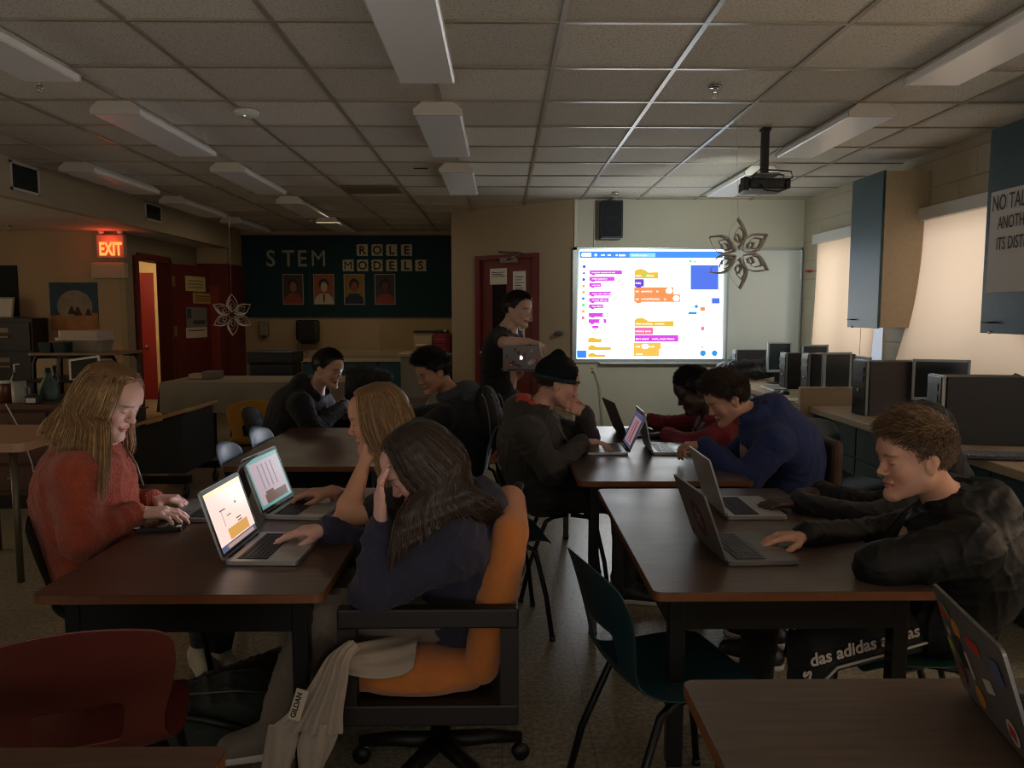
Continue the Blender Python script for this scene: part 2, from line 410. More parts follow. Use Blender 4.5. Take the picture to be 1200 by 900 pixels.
# right wall with three windows (two in view, one beside and behind the camera)
WINS = [(6.62, 8.02), (3.9, 6.06), (-.6, 3.0), ]
zb0, zb1 = 1.0, 2.16
w = MB(); ys = [YR] ; 
segs = sorted(WINS); cur = YR
for a, b in segs:
    w.box((XR, cur, 0), (XR+.2, a, CEIL+.1)); w.box((XR, a, 0), (XR+.2, b, zb0-.08)); w.box((XR, a, zb1), (XR+.2, b, CEIL+.1)); cur = b
w.box((XR, cur, 0), (XR+.2, YB, CEIL+.1))
def block_mat():
    m = mat('painted_block', rgb(176, 168, 146), .6, var=.04); nt = m.node_tree; b = nt.nodes['Principled BSDF']
    tc = nt.nodes.new('ShaderNodeTexCoord'); mp = nt.nodes.new('ShaderNodeMapping'); mp.inputs['Rotation'].default_value = (0, 0, 0)
    sp = nt.nodes.new('ShaderNodeSeparateXYZ'); cb = nt.nodes.new('ShaderNodeCombineXYZ'); nt.links.new(tc.outputs['Object'], sp.inputs[0]); nt.links.new(sp.outputs['Y'], cb.inputs['X']); nt.links.new(sp.outputs['Z'], cb.inputs['Y'])
    br = nt.nodes.new('ShaderNodeTexBrick'); br.inputs['Scale'].default_value = 1; br.inputs['Brick Width'].default_value = .4; br.inputs['Row Height'].default_value = .2; br.inputs['Mortar Size'].default_value = .006; br.inputs['Mortar Smooth'].default_value = 1
    br.inputs['Color1'].default_value = (1, 1, 1, 1); br.inputs['Color2'].default_value = (1, 1, 1, 1); br.inputs['Mortar'].default_value = (0, 0, 0, 1)
    nt.links.new(cb.outputs[0], br.inputs['Vector']); bp = nt.nodes.new('ShaderNodeBump'); bp.inputs['Distance'].default_value = .006; bp.inputs['Strength'].default_value = .8
    nt.links.new(br.outputs['Color'], bp.inputs['Height']); nt.links.new(bp.outputs['Normal'], b.inputs['Normal']); return m
M_block = block_mat()
struct(w.build('wall_right', M_block))
M_blind = bpy.data.materials.new('tan_roller_blind'); M_blind.use_nodes = True
nt = M_blind.node_tree; nt.nodes.clear(); o_ = nt.nodes.new('ShaderNodeOutputMaterial'); tr = nt.nodes.new('ShaderNodeBsdfTranslucent'); df = nt.nodes.new('ShaderNodeBsdfDiffuse'); mx = nt.nodes.new('ShaderNodeMixShader'); mx.inputs[0].default_value = .5
tr.inputs[0].default_value = (*rgb(232, 206, 178), 1); df.inputs[0].default_value = (*rgb(215, 195, 165), 1); nt.links.new(tr.outputs[0], mx.inputs[1]); nt.links.new(df.outputs[0], mx.inputs[2]); nt.links.new(mx.outputs[0], o_.inputs[0])
M_frame = mat('window_aluminium', rgb(170, 176, 176), .4, metal=.4)
M_glass = bpy.data.materials.new('window_glass'); M_glass.use_nodes = True
nt = M_glass.node_tree; nt.nodes.clear(); o_ = nt.nodes.new('ShaderNodeOutputMaterial'); tp = nt.nodes.new('ShaderNodeBsdfTransparent'); gl = nt.nodes.new('ShaderNodeBsdfGlossy'); gl.inputs['Roughness'].default_value = .02; mx = nt.nodes.new('ShaderNodeMixShader'); mx.inputs[0].default_value = .06
nt.links.new(tp.outputs[0], mx.inputs[1]); nt.links.new(gl.outputs[0], mx.inputs[2]); nt.links.new(mx.outputs[0], o_.inputs[0])
for i, (a, b) in enumerate(WINS):
    fr = MB(); z0 = zb0-.08
    fr.box((XR+.08, a, z0), (XR+.13, a+.05, zb1)).box((XR+.08, b-.05, z0), (XR+.13, b, zb1)).box((XR+.08, a, z0), (XR+.13, b, z0+.05)).box((XR+.08, a, zb1-.05), (XR+.13, b, zb1)).box((XR+.08, (a+b)/2-.025, z0), (XR+.13, (a+b)/2+.025, zb1))
    wf = struct(fr.build('window_%d' % (i+1), M_frame))
    struct(MB().box((XR+.1, a+.04, z0+.04), (XR+.106, b-.04, zb1-.04)).build('window_glass', M_glass, wf))
    struct(MB().box((XR-.02, a-.02, z0-.03), (XR+.08, b+.02, z0)).build('window_sill', M_tan, wf))
# blinds: roller box, cloth (pushed out at the bottom over the sill), hem bar, pull cord
def blind(a, b, push, label, zbot):
    t = thing('roller_blind', label, 'blind', (XR-.03, (a+b)/2, zb1), group='roller blinds')
    hy = (b-a)/2; m = MB(); n = 14
    rows = []
    for k in range(n+1):
        u = k/n; z = -u*(zb1-zbot); xx = -.012-push*(u**2.2)
        rows.append([m.bm.verts.new((xx, -hy+2*hy*j/10, z)) for j in range(11)])
    for k in range(n):
        for j in range(10): m.bm.faces.new((rows[k][j], rows[k][j+1], rows[k+1][j+1], rows[k+1][j])).smooth = True
    c = m.build('blind_cloth', M_blind, t)
    zb = -(zb1-zbot); MB().box((-push-.022, -hy, zb-.03), (-push-.004, hy, zb), .004).build('hem_bar', M_frame, t)
    MB().box((-.06, -hy-.03, -.01), (.03, hy+.03, .085), .004).build('roller_box', M_white, t)
    MB().tube([(-.05, -hy+.12, 0), (-.07-push*.5, -hy+.12, -.6), (-.06-push, -hy+.12, zb+.02)], .002, 5).build('pull_cord', M_white, t)
    return t
blind(6.66, 7.98, .03, 'tan roller blind over the far window beside the whiteboard', 1.06)
blind(3.95, 6.02, .17, 'wide tan roller blind between the two blue-green wall cabinets, hem pushed out over the sill', 1.0)
blind(-.6, 3.0, .03, 'tan roller blind over the near window beside the front tables', 1.0)

# ------------------------------------------------------------------ wall cabinets
M_sign = mat('poster_paper', rgb(205, 203, 200), .8)
def wall_cab(y0, y1, label, doors=1):
    t = thing('wall_cabinet', label, 'cabinet', (XR, (y0+y1)/2, 1.33), group='blue-green wall cabinets')
    hy = (y1-y0)/2; D = .35
    MB().box((-D, -hy, 0), (0, hy, 1.2), .003).build('cabinet_body', M_tan, t)
    for k in range(doors):
        a = -hy+2*hy*k/doors; b = -hy+2*hy*(k+1)/doors
        d = MB().box((-D-.02, a+.003, -.005), (-D-.001, b-.003, 1.205), .002).build('door', M_teal, t)
        MB().tube([(-D-.02, b-.16, .06), (-D-.045, b-.15, .06), (-D-.045, b-.06, .06), (-D-.02, b-.05, .06)], .005, 6).build('handle', M_blacksteel, d)
        MB().cyl((-D-.026, b-.1, .0), (-D-.018, b-.1, .0), .01).build('lock', M_chrome, d)
    return t
wall_cab(5.97, 6.5, 'blue-green fronted wall cabinet between the two tan blinds')
nearcab = wall_cab(3.5, 4.68, 'blue-green wall cabinet with a handwritten NO TALKING paper sign taped on it', 1)
# the paper sign
XC = XR-.35-.022
p0 = PX(1163, 226, XC); p1 = PX(1160, 343, XC)
sy = p0.y; zt = p0.z; zbm = p1.z
sg = thing('paper_sign', 'large white paper sign handwritten NO TALKING, taped to the near blue-green cabinet', 'sign', (XC-.003, sy-.35, zbm))
m = MB(); n = 8
for j in range(n):
    y_a = .35-.7*j/n; y_b = .35-.7*(j+1)/n; wv = lambda q: -.004-.004*math.sin(q*9)
    m.quad((wv(y_a), y_a, 0), (wv(y_b), y_b, 0), (wv(y_b)+.002, y_b, zt-zbm), (wv(y_a)+.002, y_a, zt-zbm))
m.build('sheet', M_sign, sg)
M_mark = mat('marker_ink', rgb(70, 66, 72), .8)
for txt, dz, dy, s_ in (('NO TALKING', .115, .03, .13), ('ANOTHER', .225, .09, .105), ('ITS DISTRACTING', .345, .085, .105)):
    text_mesh('lettering', txt, s_, M_mark, sg, frame((-.013, .35-dy, zt-zbm-dz), (0, -1, 0), (0, 0, 1)), .0005, sx=.62)

# ------------------------------------------------------------------ fluorescent fixtures
M_fix = mat('fixture_enamel', rgb(196, 190, 180), .5); M_diff = mat('acrylic_diffuser', rgb(240, 243, 246), .3, spec=.8)
def fixture(X, Y0, label):
    t = thing('ceiling_light', label, 'ceiling light', (X, Y0, CEIL), group='ceiling light fixtures')
    h = .078; L = 1.22
    m = MB()
    for ya, yb in ((0, .012), (L-.012, L)):
        m.prism([(-.14, -h), (.14, -h), (.143, -.045), (.09, 0), (-.09, 0), (-.143, -.045)], yb-ya, M=frame((0, ya, 0), (1, 0, 0), (0, 0, 1)) @ Matrix.Translation((0, 0, 0)) @ Matrix.Diagonal((1, 1, -1, 1)))
    m.box((-.09, .01, -.012), (.09, L-.01, 0))
    m.build('housing', M_fix, t)
    m = MB(); pr = [(-.09, -.002), (-.138, -.045), (-.137, -h+.006), (-.128, -h), (.128, -h), (.137, -h+.006), (.138, -.045), (.09, -.002)]
    a = [m.bm.verts.new((q[0], .012, q[1])) for q in pr]; b = [m.bm.verts.new((q[0], L-.012, q[1])) for q in pr]
    for k in range(len(pr)-1): m.bm.faces.new((a[k], a[k+1], b[k+1], b[k]))
    m.build('diffuser', M_diff, t)
    return t
rows = [.92, 2.75, 4.58, 6.41, 8.24, 10.0]
nm = {-.37: 'middle row of the room', 2.17: 'row beside the windows', -2.23: 'row left of the middle', -3.45: 'row along the beam'}
where = ['nearest the camera', 'second from the camera', 'third from the camera', 'fourth from the camera', 'fifth from the camera', 'farthest, by the green board']
for X in (-.37, 2.17, -2.23, -3.45):
    for i, y in enumerate(rows):
        if X == -.37 and i > 3: continue
        if X == 2.17 and i > 3: continue
        if X == -3.45 and i < 3: continue
        if i == 0: continue
        if X == -.37 and i == 3: pass
        yy = y if not (X == 2.17 and i == 3) else 6.5
        cnt = {(-.37): {1: 'cut off at the top edge', 2: 'second one', 3: 'farthest, near the slanted wall'},
               2.17: {1: 'nearest, above the near cabinet sign', 2: 'middle one, beside the projector pole', 3: 'farthest, behind the projector'},
               -2.23: {1: 'nearest, by the sprinkler head', 2: 'beside the smoke detector', 3: 'third along', 4: 'fourth along', 5: 'last, before the green board'},
               -3.45: {3: 'first, by the large vent', 4: 'middle one of three', 5: 'last, above the maroon doors'}}[X][i]
        fixture(X, yy, 'unlit white ceiling light, %s, %s' % (nm[X], cnt))

# ------------------------------------------------------------------ small ceiling things
def sprinkler(x, y, label, z=CEIL):
    t = thing('sprinkler_head', label, 'sprinkler', (x, y, z), group='sprinkler heads')
    MB().lathe([(.0, 0), (.036, -.001), (.034, -.008), (.012, -.012), (0, -.012)], n=16).build('escutcheon', M_chrome, t)
    m = MB(); m.cyl((0, 0, -.01), (0, 0, -.03), .009, 10); m.tube([(-.012, 0, -.03), (-.014, 0, -.045), (-.003, 0, -.06)], .003, 5); m.tube([(.012, 0, -.03), (.014, 0, -.045), (.003, 0, -.06)], .003, 5)
    m.box((-.014, -.004, -.032), (.014, .004, -.028)); m.lathe([(0, -.06), (.016, -.062), (.0, -.063)], n=12); m.build('nozzle', M_chrome, t)
for px, py, lb in ((838, 101, 'chrome sprinkler head in front of the projector pole'), (46, 93, 'sprinkler head beside the nearest left ceiling light'), (294, 218, 'sprinkler head between the left light rows'), (364, 254, 'sprinkler head far back before the green board'), (721, 226, 'sprinkler head above the wall speaker')):
    q = PZ(px, py, CEIL); sprinkler(q.x, q.y, lb)
q = PZ(30, 268, ZSOF); sprinkler(q.x, q.y-.3, 'sprinkler head in the low ceiling by the EXIT sign', ZSOF)
q = PZ(289, 130, CEIL)
t = thing('smoke_detector', 'round white smoke detector with green status light on the ceiling', 'smoke detector', (q.x, q.y, CEIL))
MB().lathe([(0, 0), (.075, 0), (.075, -.012), (.06, -.03), (.045, -.038), (0, -.04)], n=28).build('housing', M_white, t)
MB().lathe([(.062, -.012), (.069, -.018), (.06, -.024)], n=28).build('vent_ring', M_black, t)

MB().lathe([(0, -.045), (.005, -.043), (.005, -.037)], c=(.0, -.04, .004), n=8).build('status_light', emis('green_led', (.2, 1, .3), 4), t)
# grilles: on the beam and in the ceiling
M_dk = mat('dark_grille', rgb(22, 30, 26), .6)
def beam_vent(pa, pb, label):
    a = PX(*pa, XSOF); b = PX(*pb, XSOF); y0, y1 = sorted((a.y, b.y)); z1, z0 = max(a.z, b.z), min(a.z, b.z)
    t = thing('wall_vent', label, 'vent', (XSOF, (y0+y1)/2, z0), group='vents in the beam'); hy = (y1-y0)/2; h = z1-z0
    f = MB(); f.box((.001, -hy, 0), (.012, -hy+.02, h)).box((.001, hy-.02, 0), (.012, hy, h)).box((.001, -hy, 0), (.012, hy, .02)).box((.001, -hy, h-.02), (.012, hy, h)); f.build('vent_frame', M_fix, t)
    MB().box((-.0, -hy+.02, .02), (.003, hy-.02, h-.02)).build('backing', M_dk, t)
    sl = MB(); k = .03
    while k < h-.02: sl.box((.003, -hy+.02, k), (.009, hy-.02, k+.004)); k += .014
    sl.build('louvres', M_dk, t)
beam_vent((10, 187), (46, 230), 'dark square vent grille near the left end of the beam')
beam_vent((169, 236), (189, 262), 'smaller-looking dark vent grille farther along the beam')
q = PZ(493, 197, CEIL)
t = thing('ceiling_sensor', 'thin dark slot fitting in the ceiling beside the middle lights', 'sensor', (q.x, q.y, CEIL))
MB().box((-.06, -.012, -.006), (.06, .012, .0), .002).build('slot', M_black, t); MB().box((-.05, -.006, -.008), (.05, .006, -.006)).build('slot_opening', M_dk, t)
q = PZ(436, 222, CEIL)
t = thing('ceiling_vent', 'square louvred air vent in a ceiling tile at centre left', 'vent', (q.x, q.y, CEIL))
MB().box((-.28, -.22, -.008), (.28, .22, -.003), .002).build('vent_frame', mat('vent_paint', rgb(130, 118, 100), .6), t)
m = MB()
for k in range(9): m.box((-.25, -.2+k*.046, -.014), (.25, -.185+k*.046, -.008))
m.build('louvres', mat('vent_paint2', rgb(95, 84, 70), .6), t)

# projector on its pole
pr = P(895, 218, 5.2); t = thing('projector', 'black projector hanging from the ceiling on a black pole', 'projector', (pr.x, pr.y, pr.z))
MB().box((-.13, -.12, -.035), (.14, .14, .035), .012).build('projector_body', M_black, t)
m = MB(); m.box((-.03, -.03, CEIL-pr.z-.02), (.03, .03, CEIL-pr.z)); m.box((-.022, -.022, .08), (.022, .022, CEIL-pr.z)); m.build('mount_pole', M_black, t)
m = MB(); m.box((-.08, -.08, .06), (.08, .08, .075), .004)
for a, b in ((-1, -1), (-1, 1), (1, -1), (1, 1)): m.tube([(a*.06, b*.06, .07), (a*.1, b*.09, .055), (a*.1, b*.09, .03)], .006, 6)
m.build('mount_bracket', mat('grey_metal', rgb(120, 120, 118), .4, metal=.6), t)
m = MB(); m.cyl((.05, .14, .0), (.05, .158, .0), .032, 20); m.build('lens', mat('lens_glass', rgb(20, 22, 30), .05), t)
m = MB(); m.box((-.165, -.11, -.045), (-.132, -.02, .045), .004); m.build('cable_box', M_black, t)
m = MB(); m.tube([(-.06, -.12, -.01), (-.05, -.16, -.05), (.04, -.17, -.062), (.1, -.15, -.04), (.1, -.12, 0)], .005, 6); m.tube([(.1, -.12, .01), (.135, -.15, .03), (.13, -.14, .07), (.06, -.1, .085), (.02, -.03, .1)], .005, 6); m.tube([(-.12, -.12, .01), (-.12, -.16, .05), (-.06, -.12, .09), (0, -.03, .12)], .004, 6); m.build('cables', M_black, t)
m = MB(); 
for k in range(10): m.box((-.11+k*.022, -.1215, -.015), (-.10+k*.022, -.119, .01))
m.build('port_panel', mat('dark_grey', rgb(40, 42, 46), .5), t)

# ------------------------------------------------------------------ paper stars
def star(cx, cy, cz, r, label, tilt, strz):
    t = thing('paper_star', label, 'paper star', (cx, cy, cz)); t.rotation_euler = (0, R(tilt), R(8))
    def petal(m, ang, scale, depth):
        # one folded petal: nested pointed loops of paper strip standing on edge
        for j, s_ in enumerate((1, .68, .38)):
            pts = []; rc = r*.55 if s_ == 1 else r*(.22+.10*(1-s_)+.36*s_)
            for k in range(13):
                u = k/12; rr = r*(.10+.90*u) if s_ == 1 else r*(.22+.10*(1-s_)+(.90*s_)*u*.8)
                wdt = .27*r*s_*math.sin(PI*u)*(1.12-.3*u)
                pts.append((rr, wdt))
            for sgn in (-1, 1):
                prev = None
                for (rr, wv) in pts:
                    x = rr*math.cos(ang)-sgn*wv*math.sin(ang); z = rr*math.sin(ang)+sgn*wv*math.cos(ang)
                    bow = .10*r*math.sin(PI*rr/r/1.1)*(1 if j % 2 == 0 else -1)
                    w2 = wv*.76; r2 = rc+(rr-rc)*.86
                    a = m.bm.verts.new((x, bow-.016*scale, z)); b = m.bm.verts.new((r2*math.cos(ang)-sgn*w2*math.sin(ang), bow+.016*scale, r2*math.sin(ang)+sgn*w2*math.cos(ang)))
                    if prev: m.bm.faces.new((prev[0], a, b, prev[1]))
                    prev = (a, b)
    for k in range(6):
        m = MB(); petal(m, R(90+60*k), r/.22, 0)
        o = m.build('petal', M_starp, t, smooth=True); md = o.modifiers.new('s', 'SOLIDIFY'); md.thickness = .002 if r < .25 else .0025
    MB().tube([(0, 0, r*.97), (0, 0, strz-cz)], .0012, 4).build('string', M_paper, t)
M_starp = mat('star_paper', rgb(206, 200, 190), .75)
q = P(866, 297, 5.0); star(q.x, q.y, q.z, .235, 'large white folded-paper star hanging before the projected screen', -3, CEIL)
q = P(272, 369, 9.0); star(q.x, q.y, q.z, .245, 'small-looking white folded-paper star hanging before the maroon doors', 0, CEIL)

# ------------------------------------------------------------------ whiteboard, projection, speaker, conduits
def bw(px, py): q = P(px, py, YB); return q.x, q.z
x0, zt = bw(671, 290); x1, _ = bw(938, 290); _, zl = bw(672, 425)
x1 = 3.29
t = thing('whiteboard', 'long white dry-erase board with metal frame on the far wall', 'whiteboard', ((x0+x1)/2, YB, zl))
hw = (x1-x0)/2; hh = zt-zl
MB().box((-hw, -.02, 0), (hw, -.002, hh)).build('panel', mat('whiteboard_gloss', rgb(200, 205, 200), .22, spec=.6), t)
m = MB(); f = .03
m.box((-hw, -.035, 0), (hw, -.018, f*1.4), .003).box((-hw, -.03, hh-f), (hw, -.018, hh), .003).box((-hw, -.03, 0), (-hw+f*1.6, -.018, hh), .003).box((hw-f*.7, -.03, 0), (hw, -.018, hh), .003)
xm = bw(852, 300)[0]-(x0+x1)/2; m.box((xm, -.03, 0), (xm+.02, -.018, hh), .003)
m.build('frame', mat('board_frame', rgb(165, 170, 172), .35, metal=.5), t)
MB().box((-hw+.3, -.09, -.012), (hw-.9, -.02, .004), .003).build('marker_tray', M_frame, t)
# projected picture: one flat lit image on the board, its coloured areas as faces
EM = {}
def em(c, s=1.0):
    k = (c, s)
    if k not in EM: EM[k] = emis('projected_light_%d' % len(EM), rgb(*c), s, base=(.03, .03, .03), rough=.6)
    return EM[k]
scr = thing('projected_screen', 'bright projected screen showing purple, orange and yellow code blocks', 'projection', (0, YB-.036, 0))
# picture corners measured on the board
TL, TR, BL, BR = bw(679, 293), bw(847, 293), bw(675.5, 420), bw(845, 420)
def SP(u, v):
    # u,v in 0..1, v down
    a = (TL[0]+(TR[0]-TL[0])*u, TL[1]+(TR[1]-TL[1])*u); b = (BL[0]+(BR[0]-BL[0])*u, BL[1]+(BR[1]-BL[1])*u)
    return (a[0]+(b[0]-a[0])*v, a[1]+(b[1]-a[1])*v)
def spix(X, Y):  # from zoomed crop pixels (1179x900 of 670..860 x 285..430)
    px = 670+X*190/1179; py = 285+Y*145/900; q = P(px, py, YB-.036); return q.x, q.z
STR = 3.5
SMB = MB(); SMATS = []
def sflat(name, polys, col, s=STR, dy=.0, parent=scr):
    mt = em(col, s)
    if mt not in SMATS: SMATS.append(mt)
    for pts in polys:
        vs = [SMB.bm.verts.new((p[0], -dy, p[1])) for p in pts]; SMB.bm.faces.new(vs).material_index = SMATS.index(mt)
def prect(x0, y0, x1, y1): return [spix(x0, y0), spix(x1, y0), spix(x1, y1), spix(x0, y1)]
def pround(x0, y0, x1, y1, r): return [spix(a, b) for a, b in rrect(x0, y0, x1, y1, r, 4)]
sflat('page', [[SP(0, 0), SP(1, 0), SP(1, 1), SP(0, 1)]], (225, 250, 255), STR, 0)
sflat('canvas', [prect(60, 160, 835, 832)], (250, 255, 255), STR*1.1, .0015)
sflat('menu_bar', [prect(58, 60, 1098, 108)], (50, 130, 240), STR*0.372, .003)
m_ = [(130, 197, 366, 227), (128, 243, 311, 274), (126, 289, 213, 318), (125, 351, 312, 382), (125, 398, 300, 428), (124, 444, 229, 473), (123, 506, 260, 536), (122, 552, 253, 582), (148, 598, 197, 620)]
sflat('magenta_blocks', [pround(*q, 4) for q in m_]+[pround(455, 666, 775, 718, 6)]+[pround(q[0]+14, q[3]-2, q[0]+40, q[3]+8, 4) for q in m_[:8]], (205, 60, 215), STR*0.341, .003)
sflat('value_bubbles', [pround(282, 354, 310, 380, 12), pround(266, 400, 298, 426, 12), pround(226, 509, 256, 534, 12), pround(199, 554, 231, 580, 12), pround(684, 326, 732, 366, 19), pround(736, 382, 782, 420, 18), pround(508, 733, 558, 768, 17)], (250, 255, 255), STR, .006)
def hat(x0, y0, x1, y1):
    pts = [(x0, y1), (x0, y0+22)]+[(x0+(104)*k/8, y0+22-26*math.sin(PI*(.12+.88*k/8))) for k in range(9)]+[(x1-4, y0+20), (x1, y0+26), (x1, y1)]
    return [spix(*p) for p in pts]
def hats(x0, y0, x1, y1):
    pts = [(x0, y1), (x0, y0+9)]+[(x0+60*k/6, y0+9-12*math.sin(PI*k/6)) for k in range(7)]+[(x1, y0+9), (x1, y1)]
    return [spix(*p) for p in pts]
sflat('yellow_blocks', [hat(455, 190, 628, 258), hat(455, 545, 741, 607), hats(118, 686, 217, 722), hats(118, 744, 285, 778), hats(118, 800, 243, 828)], (235, 190, 50), STR*0.3, .003)
sflat('orange_blocks', [pround(453, 318, 739, 374, 6), pround(453, 372, 788, 428, 6), pround(468, 424, 505, 436, 5), pround(935, 462, 968, 494, 4)], (250, 150, 80), STR*0.28, .003)
sflat('gold_blocks', [pround(450, 722, 650, 772, 6), prect(450, 765, 634, 824)], (250, 195, 80), STR*0.3, .003)
sflat('pink_block', [pround(455, 610, 594, 664, 6), pround(938, 607, 962, 634, 3), prect(938, 752, 960, 762)], (245, 90, 140), STR*0.434, .003)
sflat('violet_block', [pround(455, 261, 526, 316, 6), pround(468, 312, 505, 322, 4), pround(80, 209, 98, 228, 9)], (95, 50, 215), STR*0.31, .0035)
sflat('blue_areas', [prect(863, 160, 1066, 338), prect(1017, 398, 1076, 440)], (70, 110, 230), STR*0.31, .0045)
sflat('blue_corner', [prect(38, 780, 106, 834)], (50, 130, 240), STR*0.341, .004)
def disc(cx, cy, r): return [spix(cx+r*math.cos(2*PI*k/20), cy+r*math.sin(2*PI*k/20)) for k in range(20)]
sflat('round_buttons', [disc(953, 800, 22), disc(1038, 800, 22), disc(905, 460, 13), pround(848, 498, 910, 518, 5), disc(83, 403, 12)], (40, 140, 215), STR*0.341, .0045)
sflat('category_dots', [disc(90, 171, 12), disc(87, 265, 12)], (70, 70, 230), STR*0.31, .0045)
sflat('category_dots', [disc(86, 311, 12), disc(86, 357, 12), disc(84, 496, 12)], (250, 160, 60), STR*0.372, .0045)
sflat('category_dots', [disc(84, 450, 12), disc(862, 131, 11), disc(537, 232, 12)], (80, 220, 100), STR*0.372, .0065)
sflat('category_dots', [disc(82, 543, 12), disc(896, 134, 8)], (250, 90, 120), STR*0.372, .0045)
sflat('side_panels', [prect(845, 350, 1000, 432), prect(1010, 350, 1080, 832), prect(864, 440, 905, 495)], (250, 255, 255), STR*1.1, .0035)
sflat('menu_marks', [pround(72, 72, 142, 98, 6), disc(174, 86, 9), prect(215, 82, 238, 92), prect(260, 82, 284, 92), disc(326, 87, 6), prect(343, 82, 390, 94)], (240, 225, 200), STR, .0055)
sflat('menu_field', [pround(420, 72, 608, 102, 4)], (120, 190, 250), STR*0.434, .0055)
def stext(txt, X, Y, size, col, s, sx=1):
    a = V((*spix(X, Y),)); u = (V(spix(X+10, Y))-a).normalized(); v = V((-u.y, u.x))
    k = size*(V(spix(X, Y))-V(spix(X, Y+1))).length
    text_mesh('writing', txt, k, em(col, s), scr, frame((a.x, -.0085, a.y), (u.x, 0, u.y), (v.x, 0, v.y)), 0, bold=k*.02, sx=sx)
W_ = (255, 255, 255)
for txt, X, Y, sz in (('hide', 462, 298, 24), ('set   questions  ▾   to', 462, 356, 21), ('set   currentNumber  ▾   to', 462, 412, 21), ('when      clicked', 462, 243, 20), ('when backdrop   switches', 462, 592, 20), ('initialize game', 462, 646, 20), ('start sound    work_music theme  ▾', 462, 702, 21), ('wait       seconds', 462, 758, 20), ('repeat', 462, 812, 20), ('broadcast message and wait', 146, 218, 15), ('switch costume to', 146, 264, 15), ('next look', 146, 310, 15), ('change color effect by', 146, 372, 15), ('set color effect to', 146, 418, 15), ('clear effects', 146, 464, 15)):
    stext(txt.replace('▾', ''), X, Y, sz, W_, 1.3)
for txt, X, Y, sz in (('Looks', 128, 176, 14), ('Events', 118, 664, 14), ('Code', 100, 140, 14), ('Costumes', 190, 144, 14), ('Sounds', 300, 144, 14), ('Untitled or Quiz', 434, 94, 17)):
    stext(txt, X, Y, sz, (120, 150, 210) if X != 434 else W_, STR*0.372)
SMB.build('picture', SMATS, scr, recalc=False)
# speaker
q = P(716, 258, YB-.12)
t = thing('wall_speaker', 'black rectangular loudspeaker mounted high above the projected screen', 'speaker', (q.x, q.y, q.z))
MB().box((-.115, -.1, -.2), (.115, .1, .2), .012).build('cabinet', M_black, t)
m = MB(); m.box((-.1, -.108, -.185), (.1, -.1, .185), .004); m.build('grille', mat('speaker_cloth', rgb(24, 28, 34), .9, bump=.4, bscale=300), t)
m = MB(); m.tube([(.07*math.cos(a*PI/12), -.109, -.05+.07*math.sin(a*PI/12)) for a in range(25)], .003, 5); m.build('cone_ring', mat('dark_grey', rgb(40, 42, 46), .5), t)
m = MB(); m.cyl((0, .05, .2), (0, .05, .235), .01); m.tube([(0, .05, .235), (0, .12, .24)], .01, 8); m.build('bracket', M_chrome, t)
for px, wdt, lb in ((697, .012, 'thin painted conduit running down beside the wall speaker'), (675, .02, 'wider painted wall channel at the corner of the slanted wall')):
    q = P(px, 265, YB); tag(boxo('conduit', (q.x-wdt, YB-.018, zt+.01), (q.x+wdt, YB, CEIL), mat('conduit_paint', rgb(190, 184, 168), .5), bevel=.004), lb, 'conduit')
# outlets + cord
def outlet(q, n, label, name='wall_outlet'):
    t = thing(name, label, 'outlet', q)
    Mx = frame((0, 0, 0), V((n[1], -n[0], 0)), (0, 0, 1)) if True else None
    MB().box((-.035, -.055, -.006), (.035, .055, .0), .004, M=frame((0, 0, 0), (1, 0, 0), (0, 0, 1))).build('cover_plate', mat('almond', rgb(200, 186, 150), .5), t)
    m = MB()
    for dz in (-.022, .022): m.box((-.014, dz-.012, .004), (.014, dz+.012, .009), .003, M=frame((0, 0, 0), (1, 0, 0), (0, 0, 1)))
    m.build('sockets', mat('almond_dark', rgb(150, 138, 110), .5), t)
    return t
q = P(694, 434, YB-.004); outlet(q, (0, -1), 'almond wall outlet with a cord plugged in, under the projected screen')
a = P(697, 437, YB-.03); b = P(703, 455, YB-.04); c = P(706, 490, YB-.05)
tag(MB().tube([P(694, 434, YB-.02), a, b, c, V((c.x, c.y, .02))], .006, 6).build('power_cord', mat('grey_cord', rgb(150, 145, 130), .6)), 'grey cord hanging down the far wall from the outlet', 'cord')
q = P(672, 430, YB-.004); outlet(q, (0, -1), 'almond wall outlet near the corner of the slanted wall')

# red toy plane hung near the corner
q = P(950, 318, 8.2); t = thing('toy_plane', 'tiny red model aeroplane on the right wall by the whiteboard corner', 'toy plane', (q.x, q.y, q.z))
mr = mat('toy_red', rgb(170, 40, 40), .4)
MB().tube([(-.07, 0, 0), (-.03, 0, .003), (.05, 0, 0), (.07, 0, 0)], [.004, .013, .01, .003], 8).build('fuselage', mr, t); MB().box((-.015, -.09, -.002), (.015, .09, .002), .001).build('wing', mr, t)
MB().box((.05, -.03, -.001), (.065, .03, .001)).box((.05, -.001, 0), (.068, .001, .025)).build('tail', mr, t)

